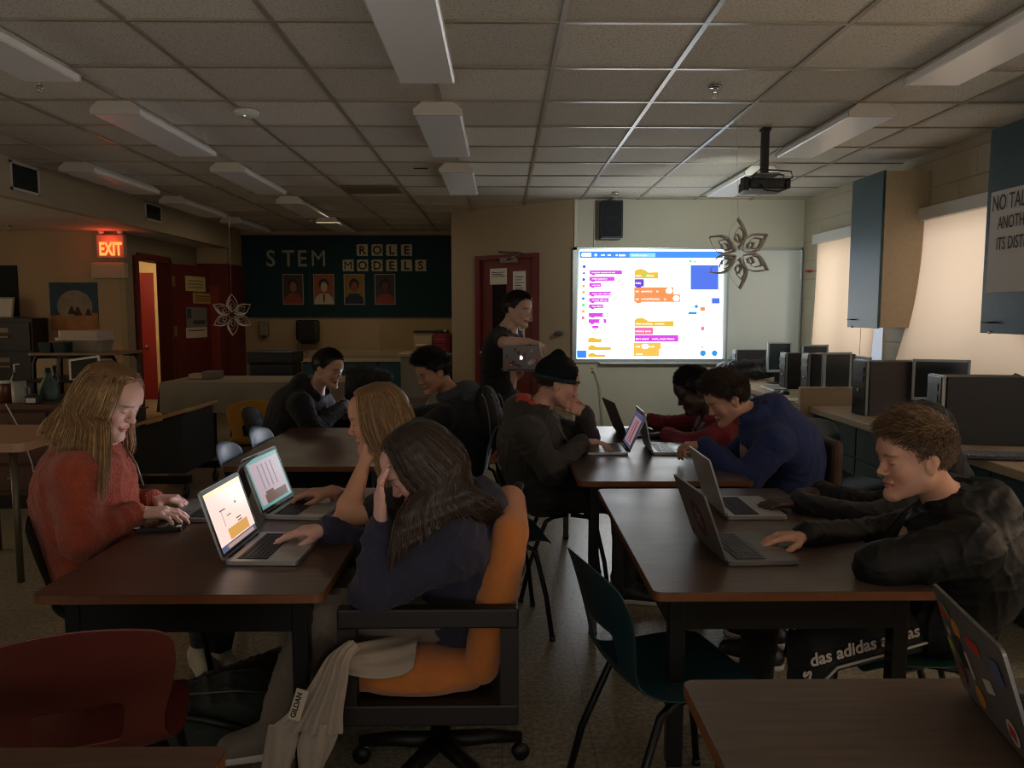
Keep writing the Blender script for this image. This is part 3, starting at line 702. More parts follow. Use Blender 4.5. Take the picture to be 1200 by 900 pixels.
# ------------------------------------------------------------------ slanted-wall door
t = thing('door_1', None, None, kind='structure')
m = MB(); fw = .05
swbox(m, ud0-.02, ud0+fw, 0, 2.12, -.1, .03); swbox(m, ud1-fw, ud1+.02, 0, 2.12, -.1, .03); swbox(m, ud0+fw, ud1-fw, 2.07, 2.12, -.1, .03)
struct(m.build('door_frame', M_maroon, t))
m = MB(); swbox(m, ud0+fw, ud1-fw, 0.01, 2.07, -.06, -.015, bevel=.003); struct(m.build('door_leaf', M_maroon, t))
def swp(px, py, d=.0):
    dd = ray(px, py); A = A0+wn_*d; tt = (A-CAM).dot(wn_)/dd.dot(wn_); q = CAM+dd*tt; return (q-A0).dot(wd), q.z
def swrect(name, x0, y0, x1, y1, d0, d1, m_, parent=None, bevel=.001):
    ua, za = swp(x0, y0, d1); ub, zb = swp(x1, y1, d1); m = MB(); swbox(m, min(ua, ub), max(ua, ub), min(za, zb), max(za, zb), d0, d1, bevel=bevel); return m.build(name, m_, parent)
struct(swrect('door_glass', 577, 334, 593, 440, -.02, -.010, mat('dark_glass', rgb(14, 18, 26), .15), t))
struct(swrect('door_pull', 561, 412, 566, 418, -.015, .03, M_chrome, t, bevel=.006))
cl = MB(); ua, za = swp(594, 305, 0); swbox(cl, ua-.16, ua+.08, za-.035, za+.03, -.015, .04, bevel=.005)
struct(cl.build('door_closer', mat('closer_paint', rgb(120, 105, 95), .5), t))
cl = MB(); a_ = SW(ua+.1, za+.1, .03); b_ = SW(ua-.25, za+.07, .06); c_ = SW(ua-.05, za, .05); cl.tube([a_, b_, c_], .01, 6); struct(cl.build('closer_arm', M_chrome, t))
for i, (a, b, c, d, lb) in enumerate(((574, 315, 594, 333, 'small white notice with bold heading at the upper left of the maroon door'), (601, 318, 616, 345, 'tall narrow white notice on the maroon door'), (594, 349, 625, 377, 'large cream notice on the maroon door behind the standing person'), (608, 381, 615, 396, 'lowest small paper notice on the maroon door'))):
    o = swrect('door_notice', a, b, c, d, -.012, -.009, M_paper if i != 2 else mat('cream_paper', rgb(200, 186, 156), .8)); tag(o, lb, 'notice')
    m = MB(); ua, za = swp(a, b, -.009); ub, zb = swp(c, d, -.009)
    for k in range(5 if i else 3):
        zz = za+(zb-za)*(.25+.12*k); swbox(m, min(ua, ub)+.03*(1+k % 2), max(ua, ub)-.03, zz-.004, zz+.004, -.0092, -.008)
    m.build('print', M_ink, o)
u_, z_ = swp(657, 391); q = SW(u_, z_, .02)
t = thing('key_box', 'small dark fixture with shiny round front beside the maroon door', 'wall fixture', q)
MB().box((-.05, -.02, -.06), (.03, .02, .06), .012).build('housing', mat('dark_grey', rgb(40, 42, 46), .5), t)
MB().lathe([(0, 0), (.03, .002), (.045, .012), (.03, .03), (0, .034)], n=18).build('dial', M_chrome, t)
t.children[-1].rotation_euler = (PI/2, 0, R(0)) if t.children else (0, 0, 0)

# ------------------------------------------------------------------ green board wall
gx0 = P(288, 320, YSTEM-.03).x-.2; gx1 = -.64
def gw(px, py): q = P(px, py, YSTEM-.03); return q.x, q.z
_, gz1 = gw(400, 277); _, gz0 = gw(400, 371)
t = thing('bulletin_board', 'dark green bulletin board with STEM ROLE MODELS letters and portraits', 'bulletin board', (0, YSTEM-.03, 0))
gb = MB().box((-3.92, 0, gz0), (gx1, .0295, gz1)).build('panel', mat('green_felt', rgb(16, 52, 54), .9, var=.12, vscale=30, bump=.3, bscale=200), t)
m = MB()
for px in (362, ): q = gw(px, 300)[0]; m.box((q-.006, -.004, gz0), (q+.006, 0, gz1))
m.box((-3.92, -.006, gz1), (gx1, .028, gz1+.02)).box((-3.92, -.006, gz0-.015), (gx1, .02, gz0)); m.build('board_trim', mat('green_trim', rgb(30, 44, 42), .6), t)
M_let = mat('letter_card', rgb(150, 150, 132), .8)
for ch, px in zip('STEM', (312, 331, 348, 364)):
    x, z = gw(px, 312); k = 20/900*YSTEM
    tag(text_mesh('cutout_letter', ch, k*1.32, M_let, None, frame((x, YSTEM-.036, z), (1, 0, 0), (0, 0, 1)), .002, bold=.0 if ch == 'M' else .005, sx=.9), 'pale cut-out capital letter %s of STEM on the green board' % ch, 'letter', 'STEM cut-out letters')
M_card = mat('letter_tile', rgb(178, 168, 140), .85)
def card(ch, px, py, w_):
    x, z = gw(px, py); h = w_*1.04; n = 28; pts = []
    for a, b in (((-1, -1), (1, -1)), ((1, -1), (1, 1)), ((1, 1), (-1, 1)), ((-1, 1), (-1, -1))):
        for k in range(8):
            u = k/8; rag = 1+.07*math.sin(u*2*PI*3+a[0]); pts.append(((a[0]+(b[0]-a[0])*u)*w_/2*rag, (a[1]+(b[1]-a[1])*u)*h/2*rag))
    o = MB().prism(pts, .004).build('letter_card', M_card, None); o.matrix_world = frame((x, YSTEM-.033, z), (1, 0, 0), (0, 0, 1))
    text_mesh('letter', ch, w_*1.05, mat('letter_brown', rgb(48, 26, 18), .8), o, Matrix.Translation((0, -w_*.36, .005)), .001, bold=.0 if ch == 'M' else .004, align='CENTER')
    return o
sfx = {'ROLE': ['R', 'O', 'L', 'E']}
for i, (ch, px) in enumerate(zip('ROLE', (424.5, 442, 459, 476.5))):
    tag(card(ch, px, 293, .165), 'ragged-edged cream card with the letter %s in the upper word ROLE' % ch, 'letter card', 'ROLE MODELS letter cards')
for i, (ch, px) in enumerate(zip('MODELS', (408, 425, 442, 459, 476.5, 493))):
    tag(card(ch, px, 311, .165), 'ragged-edged cream card with the letter %s in the lower word MODELS' % ch, 'letter card', 'ROLE MODELS letter cards')
def portrait(px, label, bg, skin, hair, top, coat=None):
    x, z0_ = gw(px, 357); _, z1_ = gw(px, 321); h = z1_-z0_; w_ = h*.68
    o = MB().box((-w_/2, -.004, 0), (w_/2, 0, h)).build('portrait_poster', mat('poster_border', rgb(150, 138, 120), .8)); o.location = (x, YSTEM-.031, z0_); tag(o, label, 'poster', 'portrait posters on the green board')
    def fl(nm, pts, c, d):
        m = MB(); vs = [m.bm.verts.new((p[0]*w_, -.004-d, p[1]*h)) for p in pts]; m.bm.faces.new(vs); m.build(nm, mat('print_%d_%d_%d' % c, rgb(*c), .7, var=.15, vscale=25), o)
    el = lambda cx, cy, rx, ry: [(cx+rx*math.cos(2*PI*k/20), cy+ry*math.sin(2*PI*k/20)) for k in range(20)]
    fl('picture_ground', [(-.46, .03), (.46, .03), (.46, .97), (-.46, .97)], bg, .0005)
    fl('picture_hair', el(0, .66, .24, .19), hair, .001)
    fl('picture_shoulders', [(-.46, .03), (.46, .03), (.42, .22), (.2, .36), (-.2, .36), (-.42, .22)], top, .0012)
    fl('picture_face', el(0.01, .58, .165, .165), skin, .0018)
    if coat: fl('picture_tie', [(-.05, .33), (.05, .33), (.03, .08), (-.03, .08)], coat, .002)
portrait(344, 'leftmost small portrait poster, brown and orange, on the green board', (70, 56, 50), (150, 96, 62), (50, 36, 30), (140, 70, 45))
portrait(380, 'portrait poster of a figure in a white coat on an orange ground', (150, 80, 55), (190, 160, 130), (40, 26, 22), (190, 175, 150), (90, 30, 30))
portrait(415.5, 'portrait poster on a mustard-yellow ground on the green board', (140, 110, 50), (140, 70, 50), (40, 28, 26), (30, 34, 60))
portrait(451.5, 'rightmost portrait poster, dark bearded figure in orange-red', (60, 48, 60), (100, 56, 44), (34, 26, 28), (140, 60, 40))
for px in (366, 436): q = gw(px, 367); tag(MB().lathe([(0, 0), (.008, 0), (.006, .006), (0, .008)], n=8).build('push_pin', M_chrome), 'tiny metal push pin at the lower edge of the green board, %s' % ('under the left portraits' if px == 366 else 'under the right portraits'), 'push pin'); bpy.data.objects[-1] if False else None
for o in [o for o in bpy.data.objects if o.name.startswith('push_pin')]:
    px = 366 if 'left' in o['label'] else 436; q = gw(px, 367); o.location = (q[0], YSTEM-.031, q[1]); o.rotation_euler = (PI/2, 0, 0)

# EXIT sign, its glow and what is round it
M_exit = emis('exit_red', (1, .10, .02), 5)
ex = P(131, 290, YEXIT-.06); t = thing('exit_sign', 'glowing red EXIT sign on the left wall under the low ceiling', 'exit sign', (ex.x, ex.y, ex.z))
M_plast = mat('exit_housing', rgb(190, 150, 130), .4)
MB().box((-.16, -.03, -.12), (.15, .05, .14), .01).build('housing', M_plast, t)
text_mesh('lettering', 'EXIT', .2, M_exit, t, frame((0, -.033, -.085), (1, 0, 0), (0, 0, 1)), .002, bold=.006, align='CENTER', sx=.62)
for sx_ in (-.11, .1): MB().lathe([(0, .05), (.03, .045), (.035, .02), (.02, 0), (0, -.005)], c=(sx_, 0, .15), n=14).build('lamp_head', mat('lamp_clear', rgb(220, 200, 180), .2), t)
e2 = P(129, 316, YEXIT-.05); t2 = thing('emergency_light_box', 'pale box mounted on the wall directly under the EXIT sign', 'light box', (e2.x, e2.y, e2.z))
MB().box((-.19, -.05, -.1), (.18, .05, .08), .012).build('housing', mat('box_beige', rgb(180, 165, 135), .5), t2); MB().box((-.17, -.053, -.085), (.16, -.05, .06), .002).build('front_cover', mat('box_beige2', rgb(165, 150, 122), .5), t2)
# wall thermostat / small plates on the corner wall
# poster with moon and figures
a = P(57, 331, YEXIT-.01); b = P(116, 387, YEXIT-.01)
o = MB().box((a.x, YEXIT-.008, b.z), (b.x, YEXIT, a.z)).build('wall_poster', mat('poster_sky', rgb(40, 70, 84), .7, var=.3, vscale=6)); tag(o, 'square poster of a pale disc over blue sky and sandy ground on the left wall', 'poster')
w_ = b.x-a.x; h_ = a.z-b.z; L_ = lambda u, v: (a.x+w_*u, YEXIT, b.z+h_*v)
def pf(nm, pts, c, d):
    m = MB(); vs = [m.bm.verts.new((a.x+w_*p[0], YEXIT-.008-d, b.z+h_*p[1])) for p in pts]; m.bm.faces.new(vs); m.build(nm, mat('print_%d_%d_%d' % c, rgb(*c), .7, var=.25, vscale=9), o)
pf('picture_sand', [(0, 0), (1, 0), (1, .36), (.6, .38), (.3, .34), (0, .3)], (165, 112, 62), .001)
pf('picture_moon', [(.52+.37*math.cos(2*PI*k/32), .5+.34*math.sin(2*PI*k/32)) for k in range(32)], (140, 128, 110), .002)
pf('picture_dune', [(.02, .05), (.9, .05), (.97, .3), (.75, .34), (.5, .27), (.2, .3), (.04, .2)], (172, 118, 66), .003)
for k, (u, v, s_) in enumerate(((.45, .42, .08), (.58, .4, .09), (.8, .38, .07))):
    pf('picture_figure', [(u-s_, v-s_), (u+s_, v-s_), (u+.02, v+s_), (u-.02, v+s_)], (66, 30, 22), .004)
# dark board and paper at the left edge
a = P(-30, 311, YEXIT-.01); b = P(23, 371, YEXIT-.01)
o = MB().box((a.x, YEXIT-.02, b.z), (b.x, YEXIT, a.z), .003).build('small_board', mat('dark_felt', rgb(26, 34, 34), .9, bump=.2)); tag(o, 'small dark felt board at the far left edge above the file cabinet', 'board')
a = P(-8, 348, 8.62); b = P(13, 372, 8.62)
t = thing('framed_paper', 'pale framed paper standing on top of the dark file cabinet', 'picture frame', ((a.x+b.x)/2, 8.62, P(37, 373, 8.55).z))
MB().box((-.11, 0, 0), (.11, .012, .24), .003, M=Matrix.Rotation(R(-12), 4, 'X')).build('frame', mat('pale_frame', rgb(150, 138, 112), .6), t); MB().box((-.09, -.002, .02), (.09, 0, .22), M=Matrix.Rotation(R(-12), 4, 'X')).build('sheet', M_paper, t)

# ------------------------------------------------------------------ hallway door, open leaf, recess doors
t = thing('door_2', None, None, kind='structure')
m = MB(); m.box((XDOOR-.15, 9.2, 0), (XDOOR+.03, 9.26+.04, 2.12)).box((XDOOR-.15, 10.16, 0), (XDOOR+.03, 10.22, 2.12)).box((XDOOR-.15, 9.3, 2.08), (XDOOR+.03, 10.2, 2.16)); struct(m.build('door_frame', M_red, t))
lf = frame((XDOOR+.03, 10.24, 0), (.16, .87, 0), (0, 0, 1))
m = MB(); m.box((0, 0.01, -.045), (.86, 2.09, 0), .003, M=lf); struct(m.build('door_leaf', M_red, t))
for z in (.4, 1.2, 1.86): struct(MB().box((-.03, z-.07, -.06), (.03, z+.07, .012), .003, M=lf).build('hinge', mat('brass', rgb(170, 140, 90), .35, metal=.7), t))
lfn = (lf.to_3x3() @ V((0, 0, 1)))
def leafq(px, py, off=.006):
    d = ray(px, py); O = lf.translation + lfn*off; tt = (O-CAM).dot(lfn)/d.dot(lfn); q = lf.inverted() @ (CAM+d*tt); return q.x, q.y
side = .004 if lfn.x > 0 else -.049
for i, (x0_, y0_, x1_, y1_, c, lb) in enumerate(((217, 323, 241, 342, (190, 176, 122), 'pale yellow note taped at the top of the open maroon door'), (226, 343, 249, 356, (178, 146, 78), 'small mustard note on the open maroon door, below the pale yellow one'), (218, 360, 243, 383, (120, 116, 108), 'grey photo sheet on the open maroon door'), (218, 384, 243, 395, (196, 186, 168), 'white strip with a red mark on the open maroon door'))):
    ax, az = leafq(x0_, y0_); bx, bz = leafq(x1_, y1_)
    o = MB().box((min(ax, bx), min(az, bz), side-.002), (max(ax, bx), max(az, bz), side+.002), M=lf).build('door_note', mat('note_%d' % i, rgb(*c), .8, var=.1, vscale=20)); tag(o, lb, 'note', 'papers on the open maroon door')
    m = MB(); hh_ = max(az, bz)-min(az, bz)
    if i != 2:
        for k in range(3 if i < 2 else 1): zz = max(az, bz)-hh_*(.3+.22*k); m.box((min(ax, bx)+.06, zz-.008, side), (max(ax, bx)-.06, zz+.008, side+.003), M=lf)
    else:
        m.box((min(ax, bx)+.02, min(az, bz)+hh_*.45, side), (min(ax, bx)+.12, max(az, bz)-.02, side+.003), M=lf); m.box((min(ax, bx)+.16, min(az, bz)+.04, side), (max(ax, bx)-.05, min(az, bz)+hh_*.35, side+.003), M=lf)
    m.build('print', mat('note_ink_%d' % i, rgb(*((150, 120, 60), (120, 90, 40), (60, 64, 68), (150, 40, 36))[i]), .8), o)
t = thing('door_3', None, None, kind='structure')
struct(MB().box((-4.33, 11.1, 0), (-3.93, 11.14, 2.14)).box((-3.935, 11.1, 0), (-3.9, 11.76, 2.14)).build('door_leaf', M_red, t))
struct(MB().box((-4.2, 11.085, .3), (-4.04, 11.1, 1.83), .003).build('door_panel', mat('red_brown_light', rgb(136, 52, 36), .5), t))
# hallway far door
t = thing('door_4', None, None, kind='structure')
a = P(169, 327, 12.0); b = P(181, 340, 12.0)
hx0, hx1 = P(167, 330, 12.88).x, P(182, 330, 12.88).x
struct(MB().box((hx0-.8, 12.84, 0), (hx1, 12.9, 2.1), .004).build('door_leaf', mat('hall_red', rgb(130, 34, 30), .5), t))
struct(MB().box((hx1, 12.82, 0), (hx1+.1, 12.9, 2.18)).build('door_frame', mat('hall_trim', rgb(205, 180, 135), .6), t))
q = P(172, 408, 12.8); struct(MB().lathe([(0, 0), (.03, .01), (.035, .04), (0, .06)], c=(q.x, 12.8, q.z), n=12).build('door_knob', M_chrome, t))
struct(MB().box((-9.2, 12.86, 0), (XDOOR-.2, 12.9, .1)).build('baseboard_hallway', mat('base_tan', rgb(120, 95, 65), .6)))
# switch plate near the hallway door
q = PX(152, 395, XDOOR+.004) if False else None
# ------------------------------------------------------------------ tables
def wood_mat(name, c1, c2, rough=.32):
    m = bpy.data.materials.new(name); m.use_nodes = True; nt = m.node_tree; b = nt.nodes['Principled BSDF']; L = nt.links
    tc = nt.nodes.new('ShaderNodeTexCoord'); mp = nt.nodes.new('ShaderNodeMapping'); mp.inputs['Scale'].default_value = (2.2, 28, 10); L.new(tc.outputs['Object'], mp.inputs['Vector'])
    n = nt.nodes.new('ShaderNodeTexNoise'); n.inputs['Scale'].default_value = 2.2; n.inputs['Detail'].default_value = 7; n.inputs['Distortion'].default_value = .6; L.new(mp.outputs['Vector'], n.inputs['Vector'])
    r = nt.nodes.new('ShaderNodeValToRGB'); r.color_ramp.elements[0].position = .3; r.color_ramp.elements[0].color = (*c1, 1); r.color_ramp.elements[1].position = .7; r.color_ramp.elements[1].color = (*c2, 1)
    L.new(n.outputs['Fac'], r.inputs['Fac']); L.new(r.outputs['Color'], b.inputs['Base Color'])
    n2 = nt.nodes.new('ShaderNodeTexNoise'); n2.inputs['Scale'].default_value = 5; n2.inputs['Detail'].default_value = 6; L.new(tc.outputs['Object'], n2.inputs['Vector'])
    r2 = nt.nodes.new('ShaderNodeMapRange'); r2.inputs['To Min'].default_value = rough-.06; r2.inputs['To Max'].default_value = rough+.12; L.new(n2.outputs['Fac'], r2.inputs['Value']); L.new(r2.outputs['Result'], b.inputs['Roughness'])
    b.inputs['Specular IOR Level'].default_value = .8
    return m
M_top = wood_mat('walnut_laminate', rgb(58, 36, 24), rgb(92, 60, 40)); M_top2 = wood_mat('dark_laminate', rgb(62, 48, 40), rgb(88, 70, 58), .3)
M_edge = mat('orange_wood_edge', rgb(112, 66, 32), .45, var=.15, vscale=30); M_legtip = mat('dull_steel', rgb(105, 96, 82), .45, metal=.6)
def table(x0, x1, y0, y1, label, z=.72, top=M_top, group='brown laminate group tables', edge=M_edge, apron=.1):
    cx, cy = (x0+x1)/2, (y0+y1)/2; t = thing('classroom_table', label, 'table', (cx, cy, 0), group=group)
    w, d = (x1-x0)/2, (y1-y0)/2
    MB().prism(rrect(-w, -d, w, d, .022), .022, M=Matrix.Translation((0, 0, z-.024))).build('tabletop', top, t)
    m = MB(); outer = rrect(-w-.002, -d-.002, w+.002, d+.002, .024); inner = rrect(-w+.004, -d+.004, w-.004, d-.004, .018)
    lo, hi = z-.026, z-.004; n = len(outer)
    a = [m.bm.verts.new((*p, lo)) for p in outer]; b = [m.bm.verts.new((*p, hi)) for p in outer]; c = [m.bm.verts.new((*p, lo)) for p in inner]; e = [m.bm.verts.new((*p, hi)) for p in inner]
    for k in range(n):
        j = (k+1) % n
        m.bm.faces.new((a[k], a[j], b[j], b[k])); m.bm.faces.new((c[k], c[j], a[j], a[k])); m.bm.faces.new((b[k], b[j], e[j], e[k]))
    m.build('edge_band', edge, t)
    zt = z-.026; m = MB(); i = .055
    m.box((-w+i, -d+i, zt-apron), (w-i, -d+i+.02, zt)).box((-w+i, d-i-.02, zt-apron), (w-i, d-i, zt)).box((-w+i, -d+i, zt-apron), (-w+i+.02, d-i, zt)).box((w-i-.02, -d+i, zt-apron), (w-i, d-i, zt))
    m.build('apron', M_blacksteel, t)
    for sx in (-1, 1):
        for sy_ in (-1, 1):
            X, Y = sx*(w-.075), sy_*(d-.075)
            l = MB().box((X-.022, Y-.022, .2), (X+.022, Y+.022, zt), .004).build('leg', M_blacksteel, t)
            MB().box((X-.017, Y-.017, .012), (X+.017, Y+.017, .21), .003).build('leg_extension', M_legtip, l)
            MB().cyl((X, Y, 0), (X, Y, .014), .02, 12).build('foot_glide', M_black, l)
    return t
TL_ = table(-1.225, -.47, 1.95, 3.17, 'brown table at front left with the two glowing laptops')
TR_ = table(.40, 1.16, 1.95, 3.14, 'brown table at front right, shiny, where the boys in black sit', top=M_top2)
TM_ = table(.335, 1.10, 3.28, 4.9, 'table behind the front right one, where the boy in the beanie sits', top=M_top2)
TB_ = table(-1.34, -.58, 3.62, 4.86, 'empty brown table in the middle of the left half, behind the blonde girl')
TC_ = table(-1.36, -.62, 5.42, 6.6, 'small brown table beside the boy in the black hoodie')
TD_ = table(.36, 1.6, .55, 1.47, 'grey-brown table cut off at the bottom right corner', top=wood_mat('grey_brown_laminate', rgb(74, 58, 46), rgb(96, 78, 64), .4))
TE_ = table(-1.5, -.465, .3, 1.245, 'brown table corner cut off at the bottom left, in front of the dark red chair')

# ------------------------------------------------------------------ plastic shell school chairs
def shell(name, m, parent, seat_d=1.0):
    prof = [(.215, .425), (.2, .447), (.15, .455), (.05, .445), (-.06, .436), (-.13, .442), (-.175, .468), (-.197, .51), (-.208, .55), (-.22, .60), (-.236, .66), (-.252, .72), (-.27, .775), (-.283, .80)]
    wid = [.17, .195, .205, .21, .205, .19, .175, .165, .168, .185, .198, .2, .19, .16]
    crv = [0, 0, .004, .012, .018, .02, .02, .02, .025, .03, .034, .036, .036, .034]
    nx = 12; mb = MB(); rows_ = []
    for (y, z), w_, c in zip(prof, wid, crv):
        rw = []
        for k in range(nx+1):
            u = -1+2*k/nx; back = z > .5
            rw.append(mb.bm.verts.new((u*w_, y+(c*u*u if back else 0), z+(-max(0, z-.66)*.22*u*u if back else c*u*u*.8))))
        rows_.append(rw)
    for i in range(len(rows_)-1):
        for k in range(nx):
            if i in (7, 8) and 3 <= k <= nx-4: continue
            mb.bm.faces.new((rows_[i][k], rows_[i][k+1], rows_[i+1][k+1], rows_[i+1][k]))
    o = mb.build(name, m, parent, smooth=True)
    s_ = o.modifiers.new('t', 'SOLIDIFY'); s_.thickness = .007; s_.offset = 0
    b = o.modifiers.new('s', 'SUBSURF'); b.levels = 1; b.render_levels = 2
    return o
def school_chair(name, label, shell_m, frame_m=M_blacksteel, group='plastic school chairs'):
    t = thing(name, label, 'chair', group=group)
    shell('shell', shell_m, t)
    for s in (-1, 1):
        l1 = MB().tube([(s*.13, .02, .425), (s*.15, .1, .42), (s*.165, .14, .40), (s*.19, .185, .2), (s*.205, .21, .008)], .0115, 8).build('leg', frame_m, t)
        l2 = MB().tube([(s*.13, 0, .425), (s*.15, -.07, .42), (s*.165, -.11, .40), (s*.19, -.19, .2), (s*.205, -.235, .008)], .0115, 8).build('leg', frame_m, t)
        MB().cyl((s*.205, .21, 0), (s*.205, .21, .02), .014, 10).build('foot_cap', M_black, l1); MB().cyl((s*.205, -.235, 0), (s*.205, -.235, .02), .014, 10).build('foot_cap', M_black, l2)
    MB().tube([(-.15, .1, .42), (.15, .1, .42)], .01, 8).tube([(-.15, -.07, .42), (.15, -.07, .42)], .01, 8).build('seat_rail', frame_m, t)
    return t
def pl(n, c, r=.32): return mat(n, rgb(*c), r, var=.08, vscale=12, bump=.04, bscale=220)
P_teal = pl('teal_plastic', (18, 50, 56)); P_black = pl('charcoal_plastic', (20, 24, 28)); P_blue = pl('light_blue_plastic', (84, 128, 152)); P_yel = pl('mustard_plastic', (176, 124, 44)); P_red = pl('dark_red_plastic', (84, 34, 29)); P_org = pl('orange_plastic', (150, 62, 36)); P_grn = pl('green_plastic', (22, 58, 44))
def place(proto, x, y, deg, label, shell_m=None, z=0):
    c = copy_tree(proto, (x, y, z), R(deg), label)
    if shell_m: swapmat(c, {'shell': shell_m})
    return c
ch = school_chair('school_chair', 'dark teal plastic chair pushed up to the front right table, its back to the aisle', P_teal)
# local +Y is the way a sitter faces; deg -90 turns it to face +X
ch.location = (.475, 2.09, 0); ch.rotation_euler = (0, 0, R(-75))
place(ch, -1.30, 2.62, -88, 'dark green plastic chair the girl in the rust fleece sits on', P_grn)
place(ch, -.985, 1.79, 20, 'dark red plastic chair at the bottom left with its back to the camera', P_red)
place(ch, .33, 3.95, -90, 'charcoal plastic chair the boy in the beanie sits on', P_black)
place(ch, -.02, 3.45, -80, 'dark teal chair half hidden behind the orange armchair', P_teal)
place(ch, -.28, 4.68, 88, 'light blue plastic chair the boy with the backpack sits on', P_blue)
place(ch, -.16, 5.2, 88, 'orange plastic chair, only its seat showing left of the boy in the beanie', P_org)
place(ch, -.62, 5.15, 160, 'light blue chair back showing under the arm of the boy with the backpack', P_blue)
place(ch, -1.14, 4.36, -90, 'light blue chair tucked in at the empty table, the farther one', P_blue)
place(ch, -1.14, 3.86, -86, 'light blue chair tucked in at the empty table, the nearer one', P_blue)
place(ch, -1.93, 6.0, 15, 'mustard yellow plastic chair by the cloth-covered table', P_yel)
place(ch, -1.50, 5.3, -90, 'charcoal plastic chair the boy in the black hoodie sits on', P_black)
place(ch, 2.05, 4.45, -150, 'glossy dark teal plastic chair in front of the near computer counter', P_teal)
place(ch, 1.33, 4.55, 90, 'charcoal plastic chair the boy in the maroon hoodie sits on', P_black)
place(ch, 1.24, 2.27, 92, 'green plastic chair the fair-haired boy in black sits on', P_grn)
place(ch, 1.42, 2.92, 92, 'charcoal plastic chair under the hooded person', P_black)
place(ch, -.20, 2.87, 90, 'charcoal plastic chair the blonde girl sits on', P_black)
# brown upholstered chair back seen beside the blue hoodie
t = thing('padded_chair', 'brown padded chair back rising beside the boy in the blue hoodie', 'chair', (1.60, 3.74, 0))
m = MB(); m.box((-.03, -.16, .5), (.03, .16, .84), .028, seg=3); m.build('backrest', mat('brown_fabric', rgb(74, 58, 46), .85, bump=.3, bscale=200), t)
MB().box((-.42, -.19, .4), (0, .19, .46), .02).build('seat', mat('brown_fabric2', rgb(92, 66, 48), .85), t)
for a in (-.38, -.02):
    for b in (-.17, .17): MB().tube([(a, b, .42), (a*1.06, b*1.1, 0.0)], .012, 8).build('leg', M_blacksteel, t)
MB().tube([(-.02, -.13, .42), (0.0, -.13, .6)], .01, 8).tube([(-.02, .13, .42), (0.0, .13, .6)], .01, 8).build('back_support', M_blacksteel, t)

# ------------------------------------------------------------------ orange armchair (faces -X)
M_orange = mat('orange_upholstery', rgb(188, 108, 40), .9, var=.1, vscale=18, bump=.35, bscale=260, sheen=.25); M_dkwood = mat('dark_wood_frame', rgb(22, 16, 13), .5, var=.2, vscale=14, stretch=(8, 1, 1))
ac = thing('armchair', 'orange upholstered swivel armchair with dark wooden box arms under the girl in the navy hoodie', 'chair', (-.175, 2.29, 0))
for s in (-1, 1):
    y0, y1 = (-.29, -.245) if s < 0 else (.245, .29); m = MB()
    m.box((-.27, y0, .600), (.22, y1, .655), .006).box((-.27, y0, .325), (.22, y1, .385), .006).box((-.27, y0+.001, .384), (-.22, y1-.001, .601)).box((.17, y0+.001, .384), (.22, y1-.001, .601))
    m.build('arm_frame', M_dkwood, ac)
m = MB(); m.box((-.25, -.245, .34), (.2, .245, .38)); m.build('seat_support', M_dkwood, ac)
f = Field((-.36, -.28, .33), (.3, .28, .56), .01)
for yy in (-.17, 0, .17):
    for xx in (-.15, -.07, .0): f.ell((xx, yy, .435), (.12, .10, .058), k=.04)
f.cone((-.24, -.18, .43), (-.24, .18, .43), .052, k=.03); f.cone((.08, -.18, .43), (.08, .18, .43), .05, k=.03)
v, q_ = f.mesh(); np_mesh('seat_cushion', v, q_, M_orange, None).parent = ac
f = Field((.0, -.3, .36), (.36, .3, .95), .01)
for k in range(7):
    u = k/6; xx = .115+.085*u; zz = .45+.385*u; wv = .19 if u < .95 else .18
    f.cone((xx, -wv, zz), (xx, wv, zz), .052+.008*math.sin(PI*u), k=.03)
v, q_ = f.mesh(); np_mesh('backrest', v, q_, M_orange, None).parent = ac
MB().cyl((-.02, 0, .1), (-.02, 0, .34), .028).build('column', M_blacksteel, ac)
for k in range(5):
    a = R(20+72*k); ex_, ey = math.cos(a)*.27-.02, math.sin(a)*.27
    l = MB().tube([(-.02, 0, .12), (ex_*.6, ey*.6, .10), (ex_, ey, .075)], [.028, .024, .018], 8).build('base_arm', M_dkwood, ac)
    MB().cyl((ex_-.01*math.sin(a), ey+.01*math.cos(a), .028), (ex_+.014*math.sin(a), ey-.014*math.cos(a), .028), .028, 14).build('caster', M_black, l)

